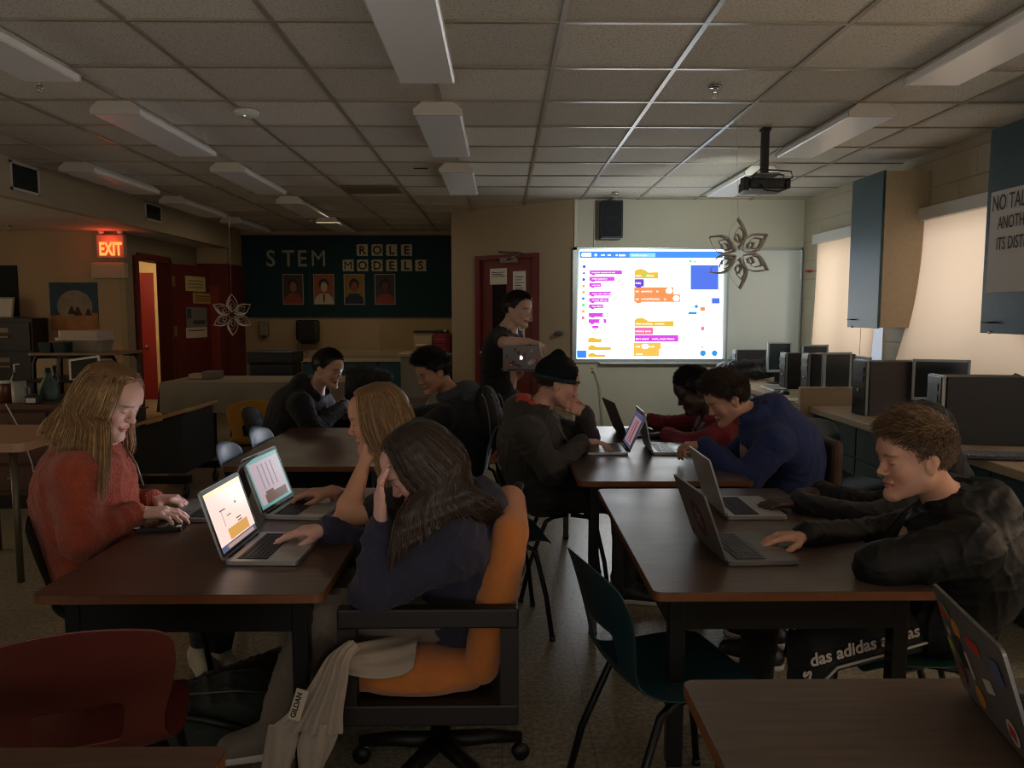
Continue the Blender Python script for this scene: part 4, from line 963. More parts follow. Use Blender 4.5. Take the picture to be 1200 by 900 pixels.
# ------------------------------------------------------------------ laptops
M_alu = mat('silver_aluminium', rgb(178, 178, 176), .38, metal=.55); M_alu_d = mat('grey_aluminium', rgb(120, 116, 114), .4, metal=.6); M_key = mat('keycap_black', rgb(16, 16, 18), .5)
M_bez = mat('bezel_black', rgb(10, 10, 12), .25)
def apple_logo(s):
    pts = []
    prof = [(0, .36), (.12, .42), (.26, .40), (.36, .30), (.27, .16), (.26, .02), (.33, -.12), (.41, -.17), (.33, -.36), (.2, -.5), (.1, -.49), (0, -.45), (-.1, -.49), (-.2, -.5), (-.34, -.34), (-.42, -.1), (-.42, .1), (-.34, .3), (-.2, .41), (-.08, .4)]
    leaf = [(0, .48), (.03, .6), (.14, .7), (.2, .72), (.19, .6), (.1, .5)]
    return [[(a*s, b*s) for a, b in prof], [(a*s, b*s) for a, b in leaf]]
def laptop(loc, deg, tilt, label, screen, metal=M_alu, bez=M_bez, w=.30, d=.212, keylit=False, keys=M_key, name='laptop', group='open laptops'):
    t = thing(name, label, 'laptop', loc, R(deg), group=group); h = w/2
    MB().prism(rrect(-h, 0, h, d, .012), .012).build('base', metal, t)
    kb = MB(); kb.box((-h+.02, .028, .0118), (h-.02, .118, .0126)); kb.build('keyboard_well', mat('key_well', rgb(60, 60, 62), .5, metal=.3), t)
    k = MB()
    for r_ in range(6):
        yy = .034+r_*.0142; nk = 14; ww = (w-.046)/nk
        if r_ == 5:
            spans = [(0, 1), (1, 2), (2, 3), (3, 4.2), (4.2, 9), (9, 10.2), (10.2, 11.2), (11.2, 12.1), (12.1, 13), (13, 14)]
        else: spans = [(i, i+1) for i in range(14)]
        for a, b in spans: k.box((-h+.023+a*ww+.001, yy, .0125), (-h+.023+b*ww-.001, yy+(.012 if r_ else .008), .0142))
    k.build('keyboard', keys, t)
    MB().prism(rrect(-.05, .128, .05, d-.01, .004), .0006, M=Matrix.Translation((0, 0, .0122))).build('trackpad', mat('trackpad_'+metal.name, tuple(c*.8 for c in metal.node_tree.nodes['Principled BSDF'].inputs['Base Color'].default_value[:3]), .3, metal=.3), t)
    MB().cyl((-h+.03, .002, .011), (h-.03, .002, .011), .0055, 10).build('hinge', M_bez, t)
    a = R(tilt); ML = frame((0, -.002, .012), (-1, 0, 0), (0, -math.sin(a), math.cos(a)))
    # ML z axis: x cross y = toward the user
    lid = MB().prism(rrect(-h, 0, h, d, .012), .006, M=ML @ Matrix.Translation((0, 0, -.006))).build('lid', metal, t)
    bz = MB().prism(rrect(-h+.004, .006, h-.004, d-.004, .008), .0006, M=ML).build('bezel', bez, lid)
    sm = MB(); mats_ = []
    for i, (nm, x0, y0, x1, y1, col, s_) in enumerate(screen):
        mt = emis('screen_%d_%d_%d_%d' % (*col, int(s_*100)), rgb(*col), s_, base=(.01, .01, .01), rough=.15)
        if mt not in mats_: mats_.append(mt)
        pts = [(1-x0, y0), (1-x1, y0), (1-x1, y1), (1-x0, y1)]
        vs = [sm.bm.verts.new(ML @ V((-h+.014+(w-.028)*p[0], .016+(d-.03)*p[1], .0008+.0003*i))) for p in pts]; sm.bm.faces.new(vs).material_index = mats_.index(mt)
    sm.build('screen', mats_, lid, recalc=False)
    return t, ML, lid
LS = 1.0
scr1 = [('screen', 0, 0, 1, 1, (90, 96, 120), LS), ('picture', .0, .1, 1, 1, (255, 222, 210), LS*1.05), ('toolbar', 0, .92, 1, 1, (240, 205, 160), LS*1.3), ('brown_slope', .16, .12, .72, .3, (214, 158, 84), LS*1.1), ('mark', .3, .62, .34, .66, (120, 90, 90), .6), ('mark', .62, .62, .78, .64, (150, 110, 90), .6), ('mark', .52, .5, .64, .515, (150, 110, 90), .6), ('mark', .3, .37, .44, .39, (150, 110, 90), .6), ('mark', .3, .32, .42, .34, (150, 110, 90), .6), ('mark', .74, .36, .76, .62, (215, 180, 170), .9), ('dock', .1, .02, .85, .08, (190, 150, 140), LS)]
q = PZ(262, 660, .72); q2 = PZ(298, 626, .72)
LA, MLA, _ = laptop((-.80, 2.33, .72), -92, 18, 'silver laptop with a bright pinkish screen, in front of the girl in the navy hoodie', scr1)
scr2 = [('screen', 0, 0, 1, 1, (120, 200, 190), LS*.5), ('picture', .04, .06, .96, .92, (196, 170, 180), LS*.75), ('brown_slope', .1, .06, .8, .24, (120, 66, 36), LS*.5), ('brown_slope', .5, .24, .75, .3, (120, 66, 36), LS*.5)]+[('pole', u, .35, u+.015, .85, (100, 84, 92), .5) for u in (.3, .44, .58, .72)]
LB, _, _ = laptop((-.83, 2.83, .72), -96, 20, 'silver laptop with a dull mauve screen, in front of the blonde girl', scr2)
scr3 = [('screen', 0, 0, 1, 1, (235, 232, 250), LS*5.0), ('window', .06, .2, .7, .95, (250, 248, 255), LS*6)]
LC, _, _ = laptop((-.99, 2.79, .72), 90, 22, 'laptop turned away, typed on by the girl in the rust fleece', scr3, metal=M_alu_d)
scr4 = [('screen', 0, 0, 1, 1, (60, 66, 80), .5)]
LD, MLD, lidD = laptop((.645, 2.30, .72), -86, 20, 'dark grey laptop with a round reddish emblem, nearest on the front right table', scr4, metal=M_alu_d, keys=mat('keycap_grey', rgb(70, 70, 76), .4))  # keycaps plain dark grey
LE_, _, _ = laptop((.80, 2.80, .72), -90, 18, 'silver laptop just behind the dark grey emblem laptop', [('screen', 0, 0, 1, 1, (70, 74, 84), .25), ('window', .02, .05, .5, .8, (190, 200, 210), .55)])
# beanie boy's: user at -X facing +X -> screen faces -X
LF, _, _ = laptop((.655, 4.04, .72), 88, 24, 'silver laptop with a pale pink screen in front of the boy in the beanie', [('screen', 0, 0, 1, 1, (90, 96, 140), .5), ('page', .1, .08, .9, .86, (190, 150, 160), .55), ('column', .3, .12, .42, .8, (170, 90, 90), .4), ('column', .55, .12, .62, .8, (170, 90, 90), .4)])
LG, _, _ = laptop((.72, 4.58, .72), -84, 22, 'dark laptop whose lid faces the boy in the beanie', scr4, metal=mat('dark_case', rgb(52, 50, 56), .4, metal=.4))
LH, _, _ = laptop((.785, 4.05, .72), -92, 12, 'thin laptop with pale keyboard used by the boy in blue', [('screen', 0, 0, 1, 1, (150, 190, 210), .8)], metal=M_alu, keys=mat('keycap_pale', rgb(170, 180, 180), .4))
LI, MLI, lidI = laptop((.87, 1.265, .72), -101, 18, 'grey laptop covered in stickers at the bottom right corner', scr4, metal=M_alu_d)
LJ, _, _ = laptop((-.96, 5.62, .72), 122, 24, 'laptop in front of the boy in the black hoodie, seen edge-on', [('screen', 0, 0, 1, 1, (235, 232, 250), 12)], metal=M_alu_d)
LK, _, _ = laptop((-.86, 5.75, .72), -85, 24, 'grey laptop facing the boy with the backpack, lid seen above the blonde hair', [('screen', 0, 0, 1, 1, (120, 130, 140), .8)], metal=M_alu_d)
# emblem on the lid of LD: red-brown ring with a crossed device; stickers on LI
def on_lid(lid, ML, name, pts, c, dz=.0066, rough=.5):
    m = MB(); vs = [m.bm.verts.new(ML @ V((p[0], p[1], -dz))) for p in pts]; m.bm.faces.new(vs); return m.build(name, mat('sticker_%d_%d_%d' % c, rgb(*c), rough), lid)
ring = lambda cx, cy, r1, r2, n=28: [(cx+r1*math.cos(2*PI*k/n), cy+r2*math.sin(2*PI*k/n)) for k in range(n)]
on_lid(lidD, MLD, 'emblem_disc', ring(0, .1, .062, .062), (110, 52, 52)); on_lid(lidD, MLD, 'emblem_centre', ring(0, .1, .048, .048), (70, 52, 54), .0069)
for a in (35, -35, 90):
    c_, s_ = math.cos(R(a)), math.sin(R(a)); on_lid(lidD, MLD, 'emblem_stroke', [(-.036*c_-.004*s_, .1-.036*s_+.004*c_), (.036*c_-.004*s_, .1+.036*s_+.004*c_), (.036*c_+.004*s_, .1+.036*s_-.004*c_), (-.036*c_+.004*s_, .1-.036*s_-.004*c_)], (150, 140, 136), .0072)
rs = random.Random(4)
def rot(cx, cy, w_, h_, a):
    c_, s_ = math.cos(a), math.sin(a); return [(cx+x*c_-y*s_, cy+x*s_+y*c_) for x, y in ((-w_, -h_), (w_, -h_), (w_, h_), (-w_, h_))]
st = [('r', .12, .165, .026, .012, (170, 50, 44)), ('o', .075, .15, .018, .018, (188, 128, 40)), ('k', .085, .10, .022, .03, (24, 24, 24)), ('r', .0, .15, .03, .011, (180, 52, 44)), ('o', .04, .035, .02, .02, (190, 130, 40)), ('w', .05, .09, .008, .024, (190, 180, 168)), ('w', -.03, .09, .022, .012, (180, 176, 170)), ('o', -.09, .04, .022, .022, (186, 180, 170)), ('y', .13, .095, .014, .012, (150, 150, 60)), ('r', .115, .045, .018, .018, (120, 70, 56)), ('r', -.09, .04, .012, .012, (170, 40, 50)), ('g', .1, .178, .014, .008, (90, 120, 90)), ('g', -.1, .15, .02, .02, (80, 90, 130)), ('w', .115, .13, .007, .007, (180, 180, 170))]
for i, (k, x, y, a, b, c) in enumerate(st):
    on_lid(lidI, MLI, 'sticker', ring(x, y, a, b) if k == 'o' else rot(x, y, a, b, rs.uniform(-.4, .4)), c, .0064+.0002*i)

# phone-like black case beside the nearest laptop
q = PZ(188, 620, .72)
t = thing('phone', 'black phone lying on the front left table beside the typing hands, white ends', 'phone', (q.x, q.y, .721), R(8))
MB().prism(rrect(-.075, -.036, .075, .036, .01), .012).build('phone_body', M_bez, t)
MB().prism(rrect(-.073, -.034, -.058, -.016, .003), .003, M=Matrix.Translation((0, 0, .0115))).build('light_corner', M_white, t); MB().prism(rrect(.058, -.034, .073, -.012, .003), .003, M=Matrix.Translation((0, 0, .0115))).build('light_corner', M_white, t)
MB().prism(rrect(-.05, -.028, .05, .028, .004), .001, M=Matrix.Translation((0, 0, .012))).build('phone_glass', mat('phone_glass', rgb(12, 16, 14), .1), t)

# pencil-like thin metal rail at the table edge = headphones cable of the girl; a phone at the table edge
q = PZ(407, 578, .72)

# ------------------------------------------------------------------ computer counters along the right wall
XCF = 2.30; ZC = .75
def counter(y0, y1, label, ndr, ztop=ZC, xf=XCF):
    t = thing('computer_counter', label, 'counter', (XR, (y0+y1)/2, 0)); h = (y1-y0)/2; dX = XR-xf
    MB().box((-dX, -h, ztop-.045), (-.005, h, ztop), .004).build('countertop', M_tan, t)
    MB().box((-dX+.06, -h+.01, .08), (-.4, h-.01, ztop-.045)).build('carcass', M_teal, t)
    MB().box((-dX+.1, -h+.02, 0), (-.4, h-.02, .08)).build('toe_kick', M_black, t)
    w_ = 2*h/ndr
    for k in range(ndr):
        a = -h+k*w_
        for z0_, z1_ in ((.1, .28), (.29, .48), (.49, ztop-.055)):
            d = MB().box((-dX+.04, a+.008, z0_), (-dX+.06, a+w_-.008, z1_), .002).build('drawer', M_teal, t)
            MB().tube([(-dX+.045, a+w_/2-.04, (z0_+z1_)/2), (-dX+.02, a+w_/2-.03, (z0_+z1_)/2), (-dX+.02, a+w_/2+.03, (z0_+z1_)/2), (-dX+.045, a+w_/2+.04, (z0_+z1_)/2)], .005, 6).build('handle', M_chrome, d)
            MB().box((-dX+.036, a+w_/2-.03, z1_-.045), (-dX+.04, a+w_/2+.03, z1_-.02)).build('label_holder', M_frame, d)
    return t
counter(5.75, YB-.01, 'far tan computer counter with blue-green drawers, beyond the divider panel', 3)
counter(2.9, 5.69, 'near tan computer counter with blue-green drawers, before the divider panel', 4)
o = boxo('divider_panel', (2.24, 5.695, 0), (XR-.005, 5.745, .89), M_tan, bevel=.004); tag(o, 'upright tan divider panel between the two computer counters', 'divider')
o = boxo('divider_panel', (2.30, 2.83, 0), (XR-.005, 2.88, .89), M_tan, bevel=.004); tag(o, 'tan end panel of the near counter at the right edge', 'divider')
q = PX(1193, 450, XR-.06)
o = boxo('cable_post', (XR-.09, 4.18, .755), (XR-.005, 4.28, 1.15), M_tan, bevel=.005); tag(o, 'tan cable post against the wall behind the near computers', 'post')
q = P(1028, 430, 6.2)
o = boxo('cable_post', (XR-.1, 6.2, .755), (XR-.0, 6.3, 1.05), M_tan, bevel=.005); tag(o, 'tan cable post on the sill between the two blinds', 'post')
M_pcs = mat('pc_side_charcoal', rgb(38, 36, 38), .5); M_pcf = mat('pc_front_black', rgb(14, 14, 16), .3); M_pcst = mat('pc_silver', rgb(150, 150, 150), .35, metal=.5)
def tower(x, y, deg, label, w=.175, h=.37, d=.42, z=ZC, side=M_pcs):
    # front faces local -x
    t = thing('desktop_tower', label, 'computer', (x, y, z), R(deg), group='desktop computers on the counters')
    MB().box((0, -w/2, 0), (d, w/2, h), .004).build('case', side, t)
    MB().box((-.03, -w/2, 0), (-.001, w/2, h), .006).build('front_bezel', M_pcf, t)
    MB().box((-.026, -w/2-.003, .003), (-.008, -w/2+.012, h+.002), .003).box((-.026, w/2-.012, .003), (-.008, w/2+.003, h+.002), .003).box((-.02, -w/2, h-.001), (0, w/2, h+.004), .002).build('silver_edge', M_pcst, t)
    MB().box((-.034, -.06, h-.08), (-.029, .06, h-.04), .001).box((-.034, -.06, h-.14), (-.029, .06, h-.1), .001).build('drive_bay', mat('dark_grey', rgb(40, 42, 46), .5), t)
    MB().cyl((-.036, 0, h-.2), (-.028, 0, h-.2), .012, 12).build('power_button', M_pcst, t)
    for a in (.04, d-.04): MB().box((a-.02, -w/2+.01, -.0), (a+.02, w/2-.01, .004)).build('foot', M_black, t)
    return t
def monitor(x, y, deg, label, w=.38, h=.3, z=ZC, frame_m=None, lit=None, zl=.11):
    # screen faces local -y
    t = thing('monitor', label, 'monitor', (x, y, z), R(deg), group='flat monitors on the counters'); fm = frame_m or mat('monitor_silver', rgb(165, 175, 178), .35, metal=.2)
    m = MB(); b = .018
    m.box((-w/2, -.02, zl), (w/2, .0, zl+b*1.4), .004).box((-w/2, -.02, zl+h-b), (w/2, 0, zl+h), .004).box((-w/2, -.02, zl), (-w/2+b, 0, zl+h), .004).box((w/2-b, -.02, zl), (w/2, 0, zl+h), .004); m.build('bezel', fm, t)
    MB().box((-w/2+.004, -.002, zl+.004), (w/2-.004, .035, zl+h-.004), .012).build('back_shell', M_black, t)
    MB().box((-w/2+b, -.015, zl+b), (w/2-b, -.003, zl+h-b)).build('screen', mat('dark_screen', rgb(40, 50, 54), .22), t)
    MB().box((-.03, .0, .01), (.03, .03, zl+.05), .006).build('stand_neck', M_black, t); MB().lathe([(0, 0), (.11, 0), (.11, .008), (.03, .014), (0, .014)], n=24).build('stand_foot', M_black, t)
    return t
def keyboard(x, y, deg, label, z=ZC):
    t = thing('keyboard', label, 'keyboard', (x, y, z), R(deg), group='keyboards on the counters')
    MB().box((-.22, -.075, 0), (.22, .075, .018), .006).build('keyboard_body', M_black, t); m = MB()
    for r_ in range(6):
        for k in range(20): m.box((-.21+k*.0205, -.065+r_*.0215, .017), (-.193+k*.0205, -.047+r_*.0215, .026), .002, seg=1)
    m.build('keys', mat('pale_keys', rgb(110, 116, 130), .4), t); return t
def mouse(x, y, deg, label):
    t = thing('mouse', label, 'mouse', (x, y, ZC), R(deg)); m = MB(); m.lathe([(0, .036), (.02, .034), (.03, .022), (.033, .008), (.03, 0), (0, 0)], n=18)
    o = m.build('mouse_body', M_black, t); o.scale = (1, 1.7, 1)
    MB().box((-.003, .02, .03), (.003, .035, .037), .001).build('wheel', mat('dark_grey', rgb(40, 42, 46), .5), t)
def at(px, py, z=ZC): return PZ(px, py, z)
# near counter
a = at(1008, 486); tower(a.x+.02, a.y+.02, 3, 'dark tower with silver edge, nearest the divider panel on the near counter', side=mat('pc_side_brown', rgb(72, 62, 60), .5))
a = at(1108, 520); tower(a.x+.0, a.y+.08, -10, 'big black tower beside the keyboard on the near counter', w=.2, h=.36, d=.42, side=mat('pc_side_black', rgb(16, 16, 17), .6))
a = P(1100, 480, 5.05); monitor(a.x, a.y, -22, 'monitor with pale bezel between the two near towers, against the wide blind', w=.34, h=.28)
a = at(1150, 535); keyboard(a.x+.02, a.y-.04, -12, 'dark keyboard with pale keys in front of the big black tower')
# far counter
a = P(912, 440, 7.55); monitor(a.x, a.y, 4, 'small monitor with pale bezel beside the black bag on the far counter', w=.25, h=.30)
a = at(922, 456); tower(a.x+.0, a.y+.05, 4, 'slim tower with silver front strips, right of the small monitor', w=.12, h=.33, d=.36)
a = at(936, 462); tower(a.x+.05, a.y-.05, 2, 'slim tower with silver front at the near end of the far counter', w=.13, h=.35, d=.38)
a = P(948, 425, 7.4); monitor(a.x+.05, a.y, 0, 'monitor partly hidden behind the slim towers, only its top showing', w=.26, h=.28)
a = P(980, 440, 6.15); monitor(a.x, a.y, 8, 'large grey monitor standing behind the divider panel', w=.24, h=.34, zl=.04)
a = P(878, 420, 8.2); tower(a.x-.14, a.y, 0, 'black tower in the far corner under the whiteboard end', w=.12, h=.30, d=.34)
a = at(905, 458); kb_ = keyboard(a.x+.06, a.y+.1, 86, 'pale keyboard lying at the far end of the far counter'); swapmat(kb_, {'keyboard_body': M_white})
a = at(920, 462); mouse(a.x, a.y, 10, 'black mouse on the far counter before the slim towers')
o = MB().prism([(-.14, -.1), (.14, -.08), (.13, .1), (-.15, .09)], .004).build('paper_sheets', M_paper); o.location = (2.42, 6.1, ZC+.001); tag(o, 'loose white papers at the near end of the far counter', 'paper')
# bag on the far counter
f = Field((2.0, 7.5, .74), (3.1, 8.4, 1.15), .012)
bp_ = [P(852, 432, 7.95), P(866, 436, 7.9), P(884, 438, 7.9), P(900, 434, 7.9)]
for p in bp_: f.ell((p.x, p.y, max(p.z, .84)), (.13, .12, .085), k=.05)
f.cone(P(858, 428, 7.8), P(898, 424, 7.85), .05, .04, k=.05); f.fold(.016, .12, 5, .5)
v, q_ = f.mesh(); o = np_mesh('duffel_bag', v, q_, mat('black_nylon', rgb(18, 20, 24), .5, bump=.2, bscale=40)); tag(o, 'crumpled black bag heaped on the far counter below the whiteboard', 'bag')
# cables on the near counter, right
for i, pts in enumerate(([(1186, 452), (1196, 470), (1190, 500), (1197, 520)], [(1180, 446), (1190, 438), (1199, 442)], [(1192, 480), (1200, 498), (1188, 515), (1170, 517)], [(1062, 440), (1070, 446), (1073, 462), (1074, 478)])):
    ps = [P(a_, b_, 4.35 if i < 3 else 5.3) for a_, b_ in pts]
    tag(MB().tube(ps, .005, 6).build('cable', M_black), ['black cable looping down at the right edge behind the big tower', 'short black cable over the cable post', 'black cable curling on the counter by the keyboard', 'thin black cable between the brown-sided tower and the monitor'][i], 'cable')

# ------------------------------------------------------------------ left side and back furniture
M_cloth = mat('table_cloth', rgb(150, 140, 122), .85, var=.08, vscale=4, bump=.1, bscale=90)
def zc(px, py, z): return PZ(px, py, z)
# cloth-covered table
a = zc(196, 447, .76); b = zc(330, 447, .76)
t = thing('folding_table', 'long table under the pale cloth before the maroon doors', 'table', (-2.36, 8.0, 0))
MB().box((-1.0, -.38, .72), (.95, .38, .75), .005).build('tabletop', M_tan, t)
for sx in (-.78, -.55, .9):
    MB().box((sx-.03, -.33, 0), (sx+.03, -.27, .72), .004).build('leg', mat('dark_leg', rgb(36, 28, 24), .5), t)
    MB().box((sx-.03, .27, 0), (sx+.03, .33, .72), .004).build('leg', mat('dark_leg', rgb(36, 28, 24), .5), t)
m = MB(); nx_ = 60
def drape(u, v):  # u along 0..1 front edge, v down 0..1
    return (-1.02+1.99*u, -.40-.02*math.sin(u*40)*v-.03*v, .76-.30*v)
g = [[m.bm.verts.new(drape(i/nx_, j/6)) for j in range(7)] for i in range(nx_+1)]
for i in range(nx_):
    for j in range(6): m.bm.faces.new((g[i][j], g[i+1][j], g[i+1][j+1], g[i][j+1])).smooth = True
m.quad((-1.02, -.4, .76), (.97, -.4, .76), (.97, .4, .76), (-1.02, .4, .76))
for xs, sg_ in ((-1.02, -1), (.97, 1)):
    g = [[m.bm.verts.new((xs+sg_*(.03*v_/6+.012*math.sin(k*1.1)*v_/6), -.4+.8*k/24-(.03*v_/6 if k == 0 else 0), .76-.30*v_/6)) for v_ in range(7)] for k in range(25)]
    for k in range(24):
        for v_ in range(6): m.bm.faces.new((g[k][v_], g[k+1][v_], g[k+1][v_+1], g[k][v_+1])).smooth = True
o = m.build('tablecloth', M_cloth); o.location = (-2.36, 8.0, 0); tag(o, 'pale grey cloth draped over the long table before the maroon doors', 'tablecloth')
q = zc(243, 442, .77); t = thing('small_box', 'low pale box lying on the cloth-covered table', 'box', (q.x, 8.05, .765)); MB().box((-.14, -.09, 0), (.02, .09, .05), .004).build('box_base', M_tan, t); MB().box((.0, -.1, 0), (.16, .1, .075), .006).build('box_lid', mat('grey_card', rgb(110, 106, 98), .8), t)
# black tub / sink block under the green board
a = P(289, 412, 8.6); b = P(345, 443, 8.6)
t = thing('storage_tub', 'large black lidded tub behind the cloth-covered table', 'tub', ((a.x+b.x)/2, 8.8, b.z-.15))
w_ = (b.x-a.x)/2; h_ = a.z-b.z+.15; mt = mat('tub_black', rgb(24, 27, 31), .45)
MB().box((-w_*.94, -.2, 0), (w_*.94, .2, h_*.7), .02).build('tub_body', mt, t); MB().box((-w_, -.22, h_*.7), (w_, .22, h_), .015).build('tub_lid', mt, t)
o = boxo('tub_stand', (a.x-.05, 8.5, 0), (b.x+.1, 9.1, b.z-.151), mat('dark_leg', rgb(36, 28, 24), .5)); tag(o, 'dark low stand carrying the black tub', 'stand')
# counter and cabinets below the green board
t = thing('sink_counter', 'tan counter with blue-green cupboards under the green board', 'counter', (-2.2, YSTEM-.02, 0))
zc1 = P(420, 420, 11.2).z
MB().box((-.75, -.62, zc1-.05), (1.55, 0, zc1), .004).build('countertop', M_tan, t); MB().box((-.7, -.58, .08), (1.5, 0, zc1-.05)).build('carcass', M_teal, t)
MB().box((-.75, -.02, zc1), (1.55, 0, zc1+.1)).build('backsplash', M_tan, t); MB().box((-.7, -.52, 0), (1.5, 0, .08)).build('toe_kick', M_black, t)
for k in range(4):
    d = MB().box((-.68+k*.55, -.6, .1), (-.16+k*.55, -.58, zc1-.06), .003).build('door', M_teal, t); MB().cyl((-.22+k*.55, -.62, zc1-.15), (-.22+k*.55, -.6, zc1-.15), .012, 10).build('knob', M_chrome, d)
# dispensers on the wall
a = P(348, 375, YSTEM-.1); b = P(374, 403, YSTEM-.1)
t = thing('towel_dispenser', 'black paper towel dispenser on the wall under the STEM letters', 'dispenser', ((a.x+b.x)/2, YSTEM-.001, b.z)); w_ = (b.x-a.x)/2; h_ = a.z-b.z
MB().box((-w_, -.2, .02), (w_, 0, h_), .03, seg=3).build('housing', mat('smoked_plastic', rgb(24, 22, 20), .25), t); MB().box((-w_*.6, -.16, 0), (w_*.6, -.04, .03), .005).build('towel_slot', M_black, t)
a = P(303, 376, YSTEM-.1); b = P(314, 394, YSTEM-.1)
t = thing('soap_dispenser', 'small pale soap dispenser on the wall left of the towel dispenser', 'dispenser', ((a.x+b.x)/2, YSTEM-.001, b.z)); w_ = (b.x-a.x)/2; h_ = a.z-b.z
MB().box((-w_, -.11, .0), (w_, 0, h_), .02, seg=3).build('housing', mat('pale_grey_plastic', rgb(128, 120, 100), .4), t); MB().cyl((0, -.08, -.03), (0, -.08, .0), .02, 10).build('nozzle', M_black, t)
q = P(350, 408, YSTEM-.35); t = thing('faucet', 'curved metal tap on the counter below the towel dispenser', 'tap', (q.x, q.y, zc1))
MB().tube([(0, 0, 0), (0, 0, .2), (0, -.03, .26), (0, -.1, .27), (0, -.14, .22)], .012, 8).build('spout', M_chrome, t); MB().tube([(.06, 0, 0), (.06, 0, .05), (.1, -.02, .06)], .01, 8).build('handle', M_chrome, t)
# boxes on a white cupboard right of the counter
a = P(476, 430, 9.3); b = P(500, 466, 9.3)
t = thing('white_cupboard', 'small white cupboard before the slanted wall, behind the boy with the backpack', 'cupboard', (a.x+.18, 10.0, 0)); 
MB().box((-.3, -.3, 0), (.32, .3, a.z+.1)).build('cupboard_body', mat('cupboard_white', rgb(150, 146, 134), .5), t); MB().box((-.34, -.36, a.z+.1), (.34, .33, a.z+.14), .004).build('cupboard_top', M_tan, t)
MB().box((-.28, -.315, .05), (.30, -.3, a.z+.08), .003).build('door', mat('cupboard_white', rgb(150, 146, 134), .5), t)
zt_ = a.z+.14
for nm, px0, px1, py0, c, lb, yy in (('cream_box', 485, 507, 393, (176, 156, 122), 'cream carton stacked on the white cupboard', 10.05), ('red_box', 507, 528, 391, (120, 36, 38), 'dark red carton beside the cream carton', 10.0)):
    a_ = P(px0, py0, yy-.2); b_ = P(px1, py0, yy-.2); n = 2 if nm == 'red_box' else 1
    for k in range(n):
        z0_, z1_ = zt_+(a_.z-zt_)*k/n, zt_+(a_.z-zt_)*(k+1)/n
        o = boxo('carton', (a_.x+.004, yy-.2, z0_+.001), (b_.x-.004, yy+.2, z1_), mat(nm, rgb(*c), .75, var=.1), bevel=.006); tag(o, lb+(', %s one' % ('lower', 'upper')[k] if n > 1 else ''), 'box')
        m = MB(); m.box((a_.x+.03, yy-.203, (z0_+z1_)/2-.02), (b_.x-.06, yy-.2, (z0_+z1_)/2+.0)); m.build('carton_label', mat(nm+'_label', rgb(*[min(255, int(v_*1.25)+20) for v_ in c]), .7), o)
a_ = P(486, 390, 10.0)
t = thing('label_maker', 'flat black device lying on top of the stacked cartons', 'device', (P(505, 390, 10.0).x, 10.0, P(505, 391.5, 9.85).z+.01))
MB().box((-.22, -.08, 0), (.05, .08, .03), .01).build('device_body', M_black, t); MB().box((.05, -.05, .0), (.24, .02, .035), .008).build('device_arm', M_black, t); MB().cyl((.19, -.055, .02), (.19, -.045, .02), .02, 12).build('shiny_tip', M_chrome, t)

# black desk on casters behind the girl in the rust fleece
t = thing('media_cart', 'black-sided desk on casters with a tilted light top, behind the girl in the rust fleece', 'desk', (-2.87, 6.25, 0))
MT = frame((0, 0, .56), (1, 0, .28), (0, 1, 0)); mdb = mat('desk_black', rgb(14, 13, 12), .6)
MB().box((-.47, -.38, .0), (.45, .34, .025), .004, M=MT).build('tabletop', mat('desk_top_tan', rgb(170, 130, 88), .3), t)
M2 = frame((0, 0, 0), (1, 0, 0), (0, 0, 1))
MB().prism([(-.42, .2), (.40, .2), (.40, .66), (-.42, .435)], .02, M=M2 @ Matrix.Translation((0, 0, .32))).build('modesty_panel', mdb, t)
for x_ in (-.42, .38): MB().box((x_, -.32, .2), (x_+.02, .3, .56+.28*x_-.01)).build('side_panel', mdb, t)
for y_ in (-.34, .28): MB().box((-.46, y_, .12), (.44, y_+.06, .18), .004).build('foot_rail', M_blacksteel, t)
for x_ in (-.42, .40):
    for y_ in (-.31, .31): MB().cyl((x_-.012, y_, .045), (x_+.012, y_, .045), .045, 16).tube([(x_, y_, .06), (x_, y_, .13)], .012, 8).build('caster', M_black, t)
t = thing('document_camera', 'small black device standing on the tilted light desk top', 'device', (-2.92, 6.05, .575)); MB().box((-.09, -.05, 0), (.09, .06, .12), .012).build('device_body', M_black, t); MB().cyl((.03, -.055, .08), (.03, -.048, .08), .018, 12).build('lens', M_chrome, t); MB().box((-.07, -.06, .12), (.12, .04, .13), .004).build('device_lid', M_black, t)

# dark file cabinet at the left edge
a = P(37, 373, 8.55)
t = thing('file_cabinet', 'dark metal file cabinet at the far left edge', 'cabinet', (a.x-.3, 8.8, 0)); zf = a.z
MB().box((-.38, -.25, 0), (.3, .05, zf), .004).build('cabinet_body', mat('cabinet_dark', rgb(20, 19, 16), .5, var=.15), t)
for k in range(4):
    z0_ = .05+k*(zf-.08)/4; d = MB().box((-.36, -.27, z0_), (.28, -.25, z0_+(zf-.08)/4-.015), .004).build('drawer', mat('cabinet_dark', rgb(20, 19, 16), .5, var=.15), t)
    MB().box((-.08, -.285, z0_+.14), (.06, -.27, z0_+.165), .004).build('handle', M_legtip, d); MB().box((-.06, -.273, z0_+.2), (.05, -.27, z0_+.25)).build('label_holder', M_legtip, d)
